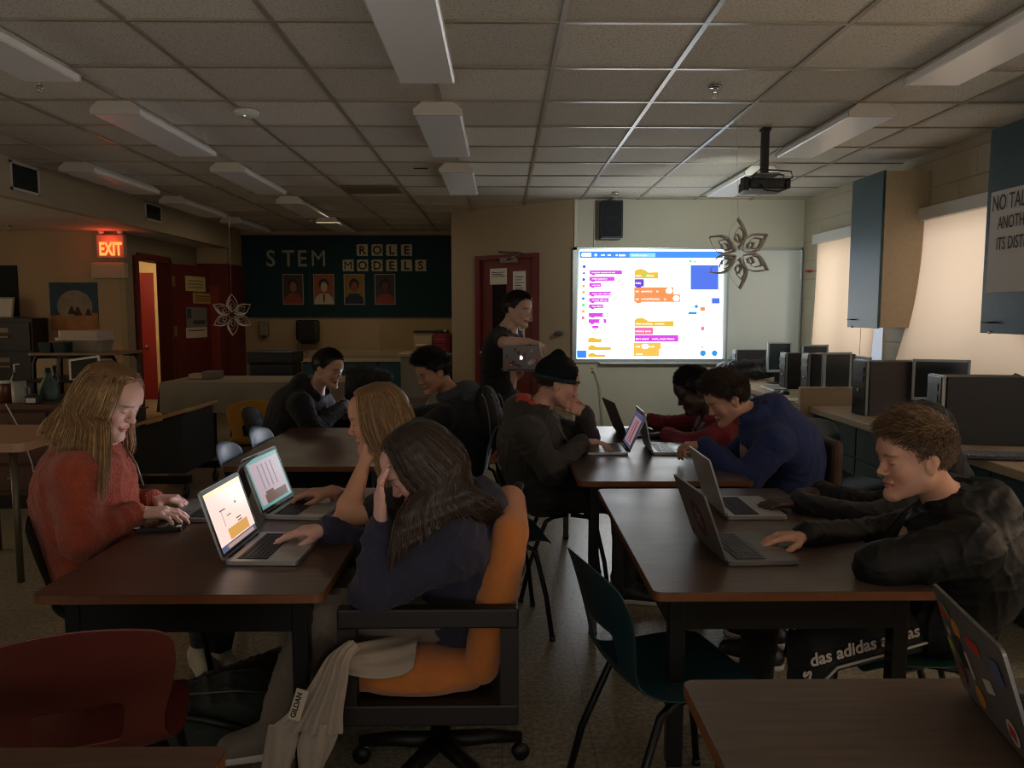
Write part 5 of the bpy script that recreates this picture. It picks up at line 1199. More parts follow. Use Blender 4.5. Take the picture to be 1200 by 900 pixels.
# tall work table with black tube frame, by the wall under the poster
za = P(80, 413, 6.6).z; x0_, x1_ = P(31, 413, 6.5).x, P(136, 413, 6.5).x
t = thing('side_table', 'tall narrow table with bent black tube legs under the wall poster', 'table', ((x0_+x1_)/2, 6.75, 0)); w_ = (x1_-x0_)/2
MB().prism(rrect(-w_, -.25, w_, .25, .03), .02, M=Matrix.Translation((0, 0, za-.02))).build('tabletop', mat('side_top', rgb(128, 100, 72), .5), t)
for s_ in (-1, 1):
    for y_ in (-.2, .2): MB().tube([(s_*w_*.55, y_, za-.03), (s_*w_*.86, y_, za-.035), (s_*w_*.93, y_, za-.09), (s_*w_*.95, y_, .0)], .016, 8).build('leg', M_blacksteel, t)
MB().tube([(-w_*.9, .2, za-.5), (w_*.9, .2, za-.5)], .012, 8).tube([(-w_*.55, -.2, za-.035), (w_*.55, -.2, za-.035)], .014, 8).build('cross_bar', M_blacksteel, t)
zsh = P(98, 445, 6.4).z; MB().box((-w_*.93, -.4, zsh-.022), (w_*.93, .2, zsh-.002), .004).build('shelf', M_blacksteel, t)
xt = (x0_+x1_)/2
t = thing('storage_basket', 'dark green basket pair on the tall side table', 'basket', (P(64, 405, 6.6).x, 6.62, za))
for k, dx in enumerate((-.061, .061)): 
    m = MB(); m.prism(rrect(-.058, -.07, .058, .07, .015), .085); 
    for v_ in m.bm.verts:
        s_ = .8+.2*(v_.co.z/.085); v_.co.x = v_.co.x*s_+dx; v_.co.y *= s_
    m.build('basket_tub', mat('basket_green', rgb(18, 40, 38), .5), t)
MB().box((-.04, -.04, .07), (.08, .04, .10), .01).build('contents', mat('pinkish_stuff', rgb(120, 80, 60), .8), t)
pl_clear = mat('cloudy_plastic', rgb(170, 158, 140), .25, trans=.35)
t = thing('storage_box', 'translucent plastic storage box with lid on the tall side table', 'storage box', (P(98, 400, 6.75).x, 6.8, za))
m = MB(); m.prism(rrect(-.18, -.14, .18, .14, .03), .10)
for v_ in m.bm.verts: s_ = .88+.12*(v_.co.z/.10); v_.co.x *= s_; v_.co.y *= s_
m.build('box_body', pl_clear, t); MB().prism(rrect(-.2, -.155, .2, .155, .03), .025, M=Matrix.Translation((0, 0, .10))).prism(rrect(-.18, -.135, .18, .135, .03), .06, M=Matrix.Translation((0, 0, .125))).build('box_lid', mat('cloudy_lid', rgb(176, 160, 142), .35), t)
t = thing('tablet', 'tablet with pale frame leaning on the tall side table rail', 'tablet', (P(98, 432, 6.4).x, 6.42, P(98, 445, 6.4).z)); t.rotation_euler = (R(-15), R(-8), 0)
MB().prism(rrect(-.13, 0, .13, .19, .012), .008, M=frame((0, 0, 0), (1, 0, 0), (0, 0, 1))).build('tablet_case', M_white, t); MB().box((-.11, -.011, .02), (.11, -.008, .17)).build('tablet_screen', M_bez, t)
# brown desk with clutter at the left
t = thing('wooden_desk', 'brown wooden desk crowded with bottles and mugs at the left edge', 'desk', (-4.0, 6.0, 0))
MB().box((-.75, -.4, .74), (.72, .4, .78), .006).build('desktop', wood_mat('brown_desk', rgb(70, 38, 22), rgb(96, 56, 32), .45), t); MB().box((-.72, -.36, .1), (.69, .36, .74)).build('desk_body', wood_mat('brown_desk2', rgb(60, 32, 20), rgb(80, 44, 26), .5), t)
for k in range(3): d = MB().box((.1, -.38, .14+.2*k), (.66, -.36, .32+.2*k), .003).build('drawer', wood_mat('brown_desk3', rgb(66, 36, 22), rgb(86, 48, 28), .5), t); MB().cyl((.38, -.4, .23+.2*k), (.38, -.38, .23+.2*k), .014, 10).build('knob', M_legtip, d)
MB().box((-.72, -.36, 0), (.69, .36, .1)).build('plinth', M_black, t)
def on_desk(px, Y, z=.78): Y = Y+1.68; q = P(px, 470, Y); return (q.x, Y, z)
t = thing('mug', 'pale mug on the brown desk at the left edge', 'mug', on_desk(23, 4.05)); MB().lathe([(0, 0), (.045, 0), (.048, .01), (.048, .16), (.044, .16), (.044, .02), (0, .02)]).build('mug_body', mat('pale_mug', rgb(150, 150, 138), .4), t); MB().tube([(.046, 0, .12), (.075, 0, .11), (.075, 0, .05), (.046, 0, .04)], .006, 6).build('handle', mat('pale_mug', rgb(150, 150, 138), .4), t)
t = thing('bottle', 'squat green textured bottle on the brown desk', 'bottle', on_desk(58, 4.2)); MB().lathe([(0, 0), (.07, 0), (.075, .02), (.065, .12), (.04, .16), (.025, .19), (.025, .22), (0, .22)]).build('bottle_body', mat('bottle_green', rgb(50, 74, 64), .3, bump=.5, bscale=60), t); MB().cyl((0, 0, .22), (0, 0, .25), .02).build('bottle_cap', M_black, t)
t = thing('bottle', 'white pump bottle standing behind the pale mug on the brown desk', 'bottle', on_desk(19, 4.25)); MB().lathe([(0, 0), (.035, 0), (.035, .15), (.015, .19), (.015, .21), (0, .21)]).build('bottle_body', mat('dk_bottle', rgb(40, 60, 58), .3), t); MB().tube([(0, 0, .21), (0, 0, .27), (.04, 0, .275)], .007, 6).build('pump', M_white, t)
t = thing('jar', 'clear jar of reddish things on the brown desk left edge', 'jar', on_desk(8, 4.1)); MB().lathe([(0, 0), (.05, 0), (.05, .12), (.04, .14), (0, .14)]).build('jar_body', mat('jar_red', rgb(100, 56, 40), .35), t); MB().cyl((0, 0, .14), (0, 0, .16), .043).build('lid', M_white, t)
t = thing('small_clock', 'small dark desk gadget with a pale face on the brown desk', 'clock', on_desk(39, 3.98)); MB().box((-.05, -.03, 0), (.05, .03, .06), .01).build('clock_body', M_black, t); MB().box((-.035, -.033, .01), (.035, -.03, .045)).build('clock_face', M_paper, t)
t = thing('bottle', 'thin dark bottle beside the squat green one on the brown desk', 'bottle', on_desk(66, 4.3)); MB().lathe([(0, 0), (.03, 0), (.03, .16), (.014, .2), (.014, .24), (0, .24)]).build('bottle_body', mat('dk_bottle2', rgb(26, 34, 30), .2), t); MB().cyl((0, 0, .24), (0, 0, .26), .016).build('bottle_cap', M_black, t)
t = thing('pink_table', 'cream-edged table end sticking in at the far left', 'table', (-2.78, 4.35, 0)); MB().prism(rrect(-.4, -.35, .27, .35, .05), .045, M=Matrix.Translation((0, 0, .72))).build('tabletop', mat('cream_top', rgb(190, 150, 120), .5), t)
for a_ in (-.3, .18):
    for b_ in (-.28, .28): MB().cyl((a_, b_, 0), (a_, b_, .72), .018).build('leg', M_legtip, t)
tag(MB().tube([(-3.6, 5.585, .79), (-3.5, 5.57, .6), (-3.42, 5.56, .35), (-3.35, 5.5, .12), (-3.2, 5.5, .02)], .005, 6).build('power_cord', M_white), 'white cord hanging down the front of the brown desk', 'cord')
# white panel leaning behind the girl's head
a = P(41, 418, 7.2); b = P(70, 470, 7.2)
o = boxo('leaning_board', (a.x, 7.18, b.z-.3), (b.x, 7.2, a.z), mat('panel_tan', rgb(160, 138, 104), .6)); tag(o, 'pale upright panel standing under the tall side table', 'panel')
o2 = boxo('low_box', (a.x-.03, 7.1, 0), (b.x+.03, 7.28, b.z-.301), mat('dark_leg', rgb(36, 28, 24), .5)); tag(o2, 'dark low box under the pale panel by the wall', 'box')
# ------------------------------------------------------------------ people
def nv(v): v = np.array(v, float); return v/ (np.linalg.norm(v)+1e-9)
def A3(p): return np.array(p, float)
def skinmat(name, c): return mat(name, (1, 1, 1), .5, attr='Col', sss=.06, spec=.4, bump=.05, bscale=500)
def fabric(name, c, rough=.9, var=.12, sheen=.06, bs=350, bump=.25): return mat(name, rgb(*c), rough, var=var, vscale=9, bump=bump, bscale=bs, sheen=sheen)
class Head:
    def __init__(s, c, yaw, pitch=0, roll=0, scale=1.0):
        s.c = A3(c); s.s = scale
        y = R(yaw); f = np.array([math.cos(y), math.sin(y), 0]); u = np.array([0, 0, 1.]); x = np.cross(f, u)
        p = R(pitch); f2 = f*math.cos(p)-u*math.sin(p); u2 = np.cross(x, f2)
        r_ = R(roll); x2 = x*math.cos(r_)+u2*math.sin(r_); u3 = np.cross(x2, f2)
        s.R = np.stack([x2, f2, u3], 1)
    def w(s, x, y, z): return s.c + s.R @ (np.array([x, y, z])*s.s)
    def local(s, v): return ((v-s.c) @ s.R)/s.s
def head_sdf(F_, H):
    s = H.s
    def E(c, r, k=.02, op='add'): F_.ell(H.w(*c), np.array(r)*s, H.R, k*s, op)
    def K(a, b, ra, rb, k=.015, op='add'): F_.cone(H.w(*a), H.w(*b), ra*s, rb*s, k*s, op=op)
    E((0, -.015, .035), (.073, .093, .081), .0)
    E((0, .012, .055), (.066, .074, .060), .03)
    E((0, .028, -.028), (.057, .060, .074), .03)
    E((0, .0, -.03), (.060, .062, .06), .03)
    for sx in (-1, 1):
        K((sx*.052, .005, -.052), (sx*.016, .070, -.098), .020, .015, .03)
        E((sx*.036, .062, -.022), (.022, .022, .026), .02)
    E((0, .080, -.100), (.018, .014, .014), .02)
    K((-.034, .083, .026), (.034, .083, .026), .009, .009, .022)
    E((0, .073, .05), (.045, .022, .035), .03)
    for sx in (-1, 1): E((sx*.031, .103, .006), (.015, .011, .009), .010, 'sub')
    for sx in (-1, 1): E((sx*.031, .077, .004), (.0135, .0135, .0135), .004)
    K((0, .088, .012), (0, .104, -.024), .0068, .0088, .012)
    E((0, .1055, -.027), (.0098, .0095, .008), .007)
    for sx in (-1, 1): E((sx*.0115, .097, -.031), (.0072, .0095, .0068), .006)
    K((-.019, .085, -.058), (.019, .085, -.058), .0055, .0055, .008); E((0, .091, -.0575), (.016, .006, .0048), .004)
    E((0, .088, -.0700), (.015, .0065, .0055), .006)
    E((0, .099, -.0635), (.022, .006, .0012), .002, 'sub')
    for sx in (-1, 1):
        E((sx*.074, -.006, -.004), (.009, .018, .031), .006); E((sx*.080, -.012, .006), (.006, .016, .02), .004); E((sx*.086, .001, .002), (.007, .009, .015), .003, 'sub')
def head_col(H, v, skin, hair, eyes='down', lips=(170, 95, 88)):
    """natural colouring of a face: brows, lashes, irises, lips; shade painted dark at mouth line and nostrils"""
    q = H.local(v); col = np.tile(np.array(rgb(*skin)), (len(v), 1)); sk = np.array(rgb(*skin))
    def blend(m, c, a=1.0): m = np.clip(m, 0, 1)[:, None]*a; return col*(1-m)+np.array(c)*m
    fr = (q[:, 1] > .055) & (np.abs(q[:, 2]) < .13) & (np.abs(q[:, 0]) < .08)
    ax = np.abs(q[:, 0])
    sm = lambda d, w: np.clip(.5-d/w, 0, 1)
    ck = sm(np.sqrt(((ax-.04)/.022)**2+((q[:, 2]+.03)/.02)**2)-1, 1.2)*fr; col = blend(ck, sk*np.array([1.05, .80, .80]), .5)
    br = sm(np.maximum(np.abs(ax-.032)-.018, np.abs(q[:, 2]-.027+.12*np.abs(ax-.032))-.0035), .004)*fr; col = blend(br, np.array(rgb(*hair))*.7, .8)
    if eyes == 'open':
        e = sm(np.sqrt(((ax-.031)/.0125)**2+((q[:, 2]-.004)/.0055)**2)-1, .3)*fr; col = blend(e, rgb(200, 196, 190))
        i = sm(np.sqrt(((ax-.031)/.0055)**2+((q[:, 2]-.004)/.0055)**2)-1, .4)*fr; col = blend(i, rgb(50, 40, 34))
        l = sm(np.abs(np.sqrt(((ax-.031)/.0135)**2+((q[:, 2]-.004)/.0065)**2)-1.05)-.08, .25)*(q[:, 2] > .004)*fr; col = blend(l, rgb(30, 22, 20), .9)
    else:
        l = sm(np.maximum(np.abs(ax-.031)-.013, np.abs(q[:, 2]+.0015-.010*((ax-.031)/.013)**2*.4)-.0014), .0028)*fr; col = blend(l, rgb(30, 20, 18), .85)
    lp = sm(np.sqrt((q[:, 0]/.024)**2+((q[:, 2]+.064)/.0105)**2)-1, .35)*(q[:, 1] > .075); col = blend(lp, rgb(*lips), .8)
    ml = sm(np.maximum(ax-.021, np.abs(q[:, 2]+.0635)-.0012), .0025)*(q[:, 1] > .075); col = blend(ml, rgb(60, 26, 24), .8)
    ns = sm(np.sqrt(((ax-.0085)/.004)**2+((q[:, 2]+.039)/.003)**2)-1, .6)*(q[:, 1] > .09); col = blend(ns, rgb(50, 24, 20), .8)  # shade in the mouth gap and nostrils put in as dark colour
    return col
def hand_sdf(F_, w, d, pn, right, curls=(20, 22, 26, 30), spread=4, thumb=.5, s=1.0, tsp=.70):
    """palm, four separate fingers and a thumb; w wrist, d finger direction, pn the way the palm faces"""
    f = nv(d); n = A3(pn); n = nv(n-f*(n@f)); t = np.cross(f, n)*(1 if right else -1); w = A3(w)
    off0 = [.015, .005, -.005, -.014]; off1 = [.029, .0095, -.010, -.028]; L = [.086, .089, .084, .076]
    segs = [(.038, .024, .019), (.042, .027, .020), (.039, .025, .019), (.030, .019, .017)]; r0 = [.0088, .0090, .0086, .0076]
    F_.cone(w-f*.02*s, w+f*.015*s, .024*s, .024*s, .012, n, .72)
    kn = []
    for i in range(4):
        k = w+(f*L[i]+t*off1[i]-n*.002)*s; kn.append(k)
        F_.cone(w+(f*.012+t*off0[i])*s, k, .013*s, .0112*s, .012)
    F_.ell(w+(f*.045+t*.002+n*.004)*s, np.array([.030, .040, .011])*s, np.stack([t, f, n], 1), .012)
    for i in range(4):
        a = R(spread*(1.2-i)*1.0); fd = nv(f*math.cos(a)+t*math.sin(a)); p = kn[i]; r_ = r0[i]*s; c = 0
        cu = curls[i] if not isinstance(curls[i], (tuple, list)) else None
        for j in range(3):
            c += R(cu*(.9, 1.1, .7)[j]) if cu is not None else R(curls[i][j])
            dd = fd*math.cos(c)+n*math.sin(c); q = p+dd*segs[i][j]*s
            F_.cone(p, q, r_, r_*.92, .004 if j else .006); F_.ell(q, (r_*1.0,)*3, None, .003) if j < 2 else None
            p = q; r_ *= .92
    b = w+(f*.022+t*.020+n*.004)*s; d1 = nv(f*.62+t*tsp+n*(.1+.35*thumb)); p = b+d1*.044*s; F_.cone(b, p, .0145*s, .0115*s, .014)
    d2 = nv(f*.86+t*(tsp*.65-.5*thumb)+n*(.12+.5*thumb)); q = p+d2*.031*s; F_.cone(p, q, .0105*s, .0095*s, .005)
    d3 = nv(f*.92+t*(tsp*.43-.6*thumb)+n*(.1+.6*thumb)); F_.cone(q, q+d3*.024*s, .0095*s, .0078*s, .004)
def bnds(pts, m):
    a = np.array([A3(p) for p in pts]); return a.min(0)-m, a.max(0)+m
def strands(paths, rad, cols):
    """hair as thin tapering three-sided strands. paths (N,K,3), rad (N,K)"""
    N, K, _ = paths.shape; t = np.gradient(paths, axis=1); t /= np.linalg.norm(t, axis=2, keepdims=True)+1e-9
    ref = np.array([.31, .52, .79]); x = np.cross(t, ref); x /= np.linalg.norm(x, axis=2, keepdims=True)+1e-9; y = np.cross(t, x)
    V_ = np.stack([paths+(x*math.cos(a)+y*math.sin(a))*rad[:, :, None] for a in (0, 2.094, 4.189)], 2)
    v = V_.reshape(-1, 3); base = (np.arange(N)[:, None]*K+np.arange(K-1)[None])*3
    q = []
    for j in range(3):
        k = (j+1) % 3; q.append(np.stack([base+j, base+k, base+3+k, base+3+j], 2).reshape(-1, 4))
    return v.astype(np.float32), np.concatenate(q).astype(np.int32), np.repeat(cols, K*3, 0)
def hair_object(root, H, colr, parts, strand_sets, matname):
    vs, qs, cs = [], [], []; n = 0
    for v, q in parts:
        vs.append(v); qs.append(q+n); n += len(v); cs.append(np.tile(np.array(rgb(*colr))*.75, (len(v), 1)))
    for v, q, c in strand_sets: vs.append(v); qs.append(q+n); n += len(v); cs.append(c)
    m = mat(matname, (1, 1, 1), .42, attr='Col', spec=.45)
    return np_mesh('hair', np.concatenate(vs), np.concatenate(qs), m, root, True, np.concatenate(cs))
def strand_cols(N, c, c2, rg): 
    u = rg.rand(N, 1)**1.3; a, b = np.array(rgb(*c)), np.array(rgb(*c2)); return (a*(1-u)+b*u)*(.75+.5*rg.rand(N, 1))
def short_hair(root, H, c, c2, seed=0, top=.03, sides=.010, n=9000, style='fwd', line=.062, h=.004, name='short', low=-.045, bulk=1.0):
    """close cap over the skull plus strands; hairline at the brow side, shorter at the sides"""
    lo, hi = bnds([H.c], .17); F_ = Field(lo, hi, h); s = H.s; g = bulk
    F_.ell(H.w(0, -.018, .040), np.array([.078+.004*g, .097+.004*g, .084+.006*g])*s, H.R, 0); F_.ell(H.w(0, .0, .075), np.array([.066, .074, .05+.014*g])*s, H.R, .03)
    # keep the face and the neck free
    def cut(p, nrm): nn = H.R @ np.array(nv(nrm)); F_.plane_cut(H.w(*p), nn)
    cut((0, line, .066), (0, .86, -.50)); cut((0, -.02, low), (0, .35, -1))
    for sx in (-1, 1): F_.ell(H.w(sx*.085, .004, -.015), np.array([.03, .024, .036])*s, H.R, .006, 'sub'); F_.ell(H.w(sx*.075, .062, -.01), np.array([.03, .045, .058])*s, H.R, .01, 'sub')
    v, q = F_.mesh(); rg = np.random.RandomState(seed)
    L = H.local(v); ins = (L[:, 0]/.076)**2+((L[:, 1]+.018)/.095)**2+((L[:, 2]-.04)/.083)**2
    keep = np.nonzero(ins > .95)[0]; r = v[keep[rg.randint(0, len(keep), n)]]+rg.randn(n, 3)*.002; l = H.local(r)
    nrm = l-np.array([0, -.015, .02]); nrm /= np.linalg.norm(nrm, axis=1, keepdims=True)
    tf = np.clip((l[:, 2]-.045)/.05, 0, 1); Ln = (sides+(top-sides)*tf)*(.6+.6*rg.rand(n))
    if style == 'fwd': fl = np.stack([.15*np.sign(l[:, 0])+0*tf, .9*tf+.1, -.6*(1-tf)-.1+.2*tf], 1)
    elif style == 'back': fl = np.stack([.1*np.sign(l[:, 0]), -.8*np.ones(n), -.4*(1-tf)+.25*tf], 1)
    elif style == 'sweep': fl = np.stack([.5*np.ones(n)*tf+.1*np.sign(l[:, 0]), .55*tf, -.6*(1-tf)], 1)
    elif style == 'curl': fl = rg.randn(n, 3)*.9
    fl = fl+rg.randn(n, 3)*.22; K = 5; paths = np.zeros((n, K, 3)); p = l.copy()
    for k in range(K):
        paths[:, k] = p; u = k/(K-1); dd = nrm*(1-u)*.5+fl*(.55+u*.9); 
        if style == 'curl': dd = nrm*.6+fl*math.cos(u*5)*.6+np.roll(fl, 1, 1)*math.sin(u*5)*.6
        dd /= np.linalg.norm(dd, axis=1, keepdims=True); p = p+dd*(Ln/(K-1))[:, None]
    P3 = H.c+(paths.reshape(-1, 3)*s) @ H.R.T; P3 = P3.reshape(n, K, 3)
    rad = np.tile(np.array([.0011, .001, .0009, .0006, .0002])[None], (n, 1))*(.8+.5*rg.rand(n, 1))
    return hair_object(root, H, c, [(v, q)], [strands(P3, rad, strand_cols(n, c, c2, rg))], 'hair_'+name)
def catmull(pts, K):
    p = np.array([A3(x) for x in pts]); n = len(p); t = np.linspace(0, n-1, K); i = np.clip(t.astype(int), 0, n-2); u = (t-i)[:, None]
    g = lambda j: p[np.clip(j, 0, n-1)]
    a, b, c, d = g(i-1), g(i), g(i+1), g(i+2)
    return .5*((2*b)+(-a+c)*u+(2*a-5*b+4*c-d)*u**2+(-a+3*b-3*c+d)*u**3)
def long_hair(root, H, c, c2, guides, seed=0, per=140, h=.005, name='long', wave=.003, rs=.0009, line=.048):
    """guides: list of (points, radii) from the parting down; a soft mass along them, and strands that follow each"""
    rg = np.random.RandomState(seed); allp = [p for g in guides for p in g[0]]; lo, hi = bnds(allp+[H.c], .13); F_ = Field(lo, hi, h); sets = []
    s = H.s; F_.ell(H.w(0, -.018, .040), np.array([.080, .099, .088])*s, H.R, 0); F_.ell(H.w(0, .0, .075), np.array([.067, .078, .052])*s, H.R, .03)
    F_.plane_cut(H.w(0, line, .070), H.R @ nv((0, .86, -.45)))
    for sx in (-1, 1): F_.ell(H.w(sx*.075, .066, -.01), np.array([.03, .045, .058])*s, H.R, .01, 'sub')
    for pts, rr in guides:
        K = 16; cp = catmull(pts, K); cr = np.interp(np.linspace(0, len(rr)-1, K), np.arange(len(rr)), rr)
        for i in range(K-2): F_.cone(cp[i], cp[i+1], cr[i]*.72, cr[i+1]*.72*(1 if i < K-4 else .8), .012)
        o = rg.randn(per, 3); o /= np.linalg.norm(o, axis=1, keepdims=True); o *= (.55+.6*rg.rand(per, 1)**.7)
        ln = 1-.25*rg.rand(per)**2; tt = np.linspace(0, 1, K)[None]*ln[:, None]*(K-1); i0 = np.clip(tt.astype(int), 0, K-2); u = (tt-i0)[..., None]
        ctr = cp[i0]*(1-u)+cp[i0+1]*u; rad_ = (cr[i0]*(1-u[..., 0])+cr[i0+1]*u[..., 0])
        ph = rg.rand(per, 1)*6.28; wv = np.sin(np.linspace(0, 9, K)[None]+ph)*wave
        pth = ctr+o[:, None, :]*rad_[..., None]+np.stack([wv, np.roll(wv, 3, 1), wv*0], 2)
        tp = np.ones(K); tp[-1] = .15; tp[-2] = .5; tp[0] = .6
        sets.append(strands(pth, np.tile(tp[None], (per, 1))*rs*(.7+.7*rg.rand(per, 1)), strand_cols(per, c, c2, rg)))
    v, q = F_.mesh(); return hair_object(root, H, c, [(v, q)], sets, 'hair_'+name)
def hair_guides(H, ends, parting=0.0, a0=38, n=9, rad=.020, back_vol=0.0, z1=.115):
    """fan of guides either side of the parting. ends(side, u) -> list of world points below the jaw, u 0 front .. 1 nape"""
    g = []
    for sd in (-1, 1):
        for i in range(n):
            u = i/(n-1); a = R(a0+(176-a0)*u); sn, cs = math.sin(a), math.cos(a)
            pts = [H.w(parting+sd*.004, .060-.122*u, .116-.02*abs(u-.4)), H.w(parting*.6+sd*(.028+.012*sn), cs*.060+.004, .110), H.w(sd*(.012+.064*sn), cs*.083-.006, .074), H.w(sd*(.008+.079*sn), cs*.096-.008-back_vol, .015), H.w(sd*(.008+.082*sn), cs*.097-.012-back_vol, -.045)]
            e = ends(sd, u); rr = [rad*.45, rad*.7, rad*.85, rad*.95, rad]+[rad*(1.0-.25*k/len(e)) for k in range(len(e))]
            g.append((pts+[A3(p) for p in e], rr))
    return g

def body(root, H, J, skin, hair, eyes='down', lips=(170, 95, 88), h=.004, name='skin', hs=1.0):
    """one continuous body: head, neck, trunk, arms and hands"""
    pts = [H.c, J['neck'], J['pelvis']]+[J[k] for k in ('shR', 'shL', 'elR', 'elL', 'wrR', 'wrL')]
    lo, hi = bnds(pts, .13); 
    for sd in 'RL': 
        hw_ = A3(J['wr'+sd])+nv(J['hd'+sd][0])*.19; lo = np.minimum(lo, hw_-.03); hi = np.maximum(hi, hw_+.03)
    F_ = Field(lo, hi, h)
    nk = A3(J['neck']); pe = A3(J['pelvis']); J['nd'] = nv(H.w(0, -.028, -.045)-nk)
    head_sdf(F_, H)
    F_.cone(H.w(0, -.028, -.045), nk, .050*H.s, .056, .03)
    F_.cone(nk, pe+(nk-pe)*.6, .075, .105, .05); F_.cone(pe+(nk-pe)*.6, pe, .105, .11, .05)
    for sd in 'RL':
        sh, el, wr = A3(J['sh'+sd]), A3(J['el'+sd]), A3(J['wr'+sd]); 
        F_.cone(nk-(nk-pe)*.06, sh, .05, .050, .05); F_.cone(sh, el, .047*hs, .038*hs, .02)
        m_ = el+(wr-el)*.3; F_.cone(el, m_, .037*hs, .040*hs, .02); F_.cone(m_, wr, .040*hs, .0255*hs, .02)
        d, pn, kw = J['hd'+sd]; hand_sdf(F_, wr, d, pn, sd == 'R', s=kw.pop('s', 1.0), **kw)
    v, q = F_.mesh(); col = head_col(H, v, skin, hair, eyes, lips)
    return np_mesh('body', v, q, skinmat('skin', skin), root, True, col)
def torso_frame(J):
    up = nv(A3(J['neck'])-A3(J['pelvis'])); r = nv(A3(J['shR'])-A3(J['shL'])); r = nv(r-up*(r@up)); fw = np.cross(up, r); return r, fw, up
def top_garment(root, name, J, m, loose=1.0, sleeve='long', hood=None, collar=.0, seed=1, amp=.007, h=.005, cuff=True, belly=0, wl=.09, chest=1.0, hoodm=None):
    pts = [J['neck'], J['pelvis']]+[J[k] for k in ('shR', 'shL', 'elR', 'elL', 'wrR', 'wrL')]; lo, hi = bnds(pts, .22); F_ = Field(lo, hi, h)
    r, fw, up = torso_frame(J); Rm = np.stack([r, fw, up], 1); nk, pe = A3(J['neck']), A3(J['pelvis']); Lt = np.linalg.norm(nk-pe)
    hunch = J.get('hunch', 0)
    for t, a, b in ((-.04, .172, .135), (.18, .165, .132), (.42, .165, .13), (.66, .178*chest, .135), (.84, .160*chest, .118)):
        c = pe+(nk-pe)*t-fw*hunch*math.sin(PI*min(1, max(0, t)))-fw*.012
        F_.ell(c, np.array([a*loose, b*loose, .13]), Rm, .07)
    F_.cone(nk-up*.05, nk+up*.0, .085, .066, .04)
    for sd in 'RL':
        sh, el, wr = A3(J['sh'+sd]), A3(J['el'+sd]), A3(J['wr'+sd]); L_ = .9+.1*loose
        F_.cone(nk-up*.07, sh, .075, .068*L_, .05)
        if sleeve == 'long':
            F_.cone(sh, el, .066*loose, .055*loose, .03); we = wr-nv(wr-el)*.012
            F_.cone(el, we, .056*loose, .040*loose, .03)
            if cuff: F_.cone(we-nv(wr-el)*.045, we+nv(wr-el)*.006, .037*loose, .036*loose, .006)
        else: e2 = sh+(el-sh)*.58; F_.cone(sh, e2, .064*loose, .058*loose, .03)
    if hood == 'back' and hoodm is None: hood_add(F_, nk, r, fw, up, Rm)
    nd = J.get('nd', up)
    if collar:
        n1 = nv(fw-nd*(fw@nd)); F_.cone(nk-nd*.02, nk+nd*collar*.8, .080, .066, .03)
        for k in range(14):
            a, b = 2*PI*k/14, 2*PI*(k+1)/14; g = lambda a: nk+nd*(collar-.012*math.sin(a))+r*math.cos(a)*.062+n1*(math.sin(a)*.064)
            F_.cone(g(a), g(b), .015, .015, .012)
    F_.fold(amp, wl, seed)
    if hood == 'up': pass
    # opening at the neck, ends of the sleeves stay clean
    F_.cone(nk+nd*(collar+.035 if collar else .045)+(fw*.012 if not collar else 0*fw), nk+nd*.17+fw*.01, .046 if collar else .050, .060, .006, op='sub')
    v, q = F_.mesh(); o = np_mesh(name, v, q, m, root)
    if hood == 'back' and hoodm is not None:
        G = Field(*bnds([nk], .22), h); hood_add(G, nk, r, fw, up, Rm); G.fold(amp*.8, wl*.7, seed+5); v, q = G.mesh(); np_mesh('hood', v, q, hoodm, root)
    return o
def hood_add(F_, nk, r, fw, up, Rm):
    F_.ell(nk-fw*.100+up*.030, (.118, .070, .085), Rm, .03)
    for k in range(9):
        a, b = PI*(-.16+1.32*k/9), PI*(-.16+1.32*(k+1)/9); g = lambda a: nk+up*(.036+.042*max(0, math.sin(a)))+r*math.cos(a)*.090-fw*(math.sin(a)*.092-.016)
        F_.cone(g(a), g(b), .032, .032, .02)
def trousers(root, J, m, loose=1.0, seed=3, amp=.006, h=.007, name='trousers'):
    r, fw, up = torso_frame(J); pe = A3(J['pelvis']); pts = [pe]; legs = []
    f2 = nv([fw[0], fw[1], 0]); r2 = nv([r[0], r[1], 0])
    for sd, sg_ in (('R', 1), ('L', -1)):
        hp = pe+r2*sg_*.085-np.array([0, 0, .02]); kn = A3(J.get('kn'+sd, hp+f2*.40+np.array([0, 0, .0])+r2*sg_*.03)); an = A3(J.get('an'+sd, np.array([kn[0], kn[1], .11])+f2*.02)); legs.append((sd, hp, kn, an)); pts += [hp, kn, an]
    F_ = Field(*bnds(pts, .16), h)
    F_.ell(pe, (.155, .155, .105), None, .05)
    for sd, hp, kn, an in legs: F_.cone(hp, kn, .088*loose, .068*loose, .05); F_.cone(kn, an, .066*loose, .052*loose, .02)
    F_.fold(amp, .1, seed); v, q = F_.mesh(); np_mesh(name, v, q, m, root); return legs, f2
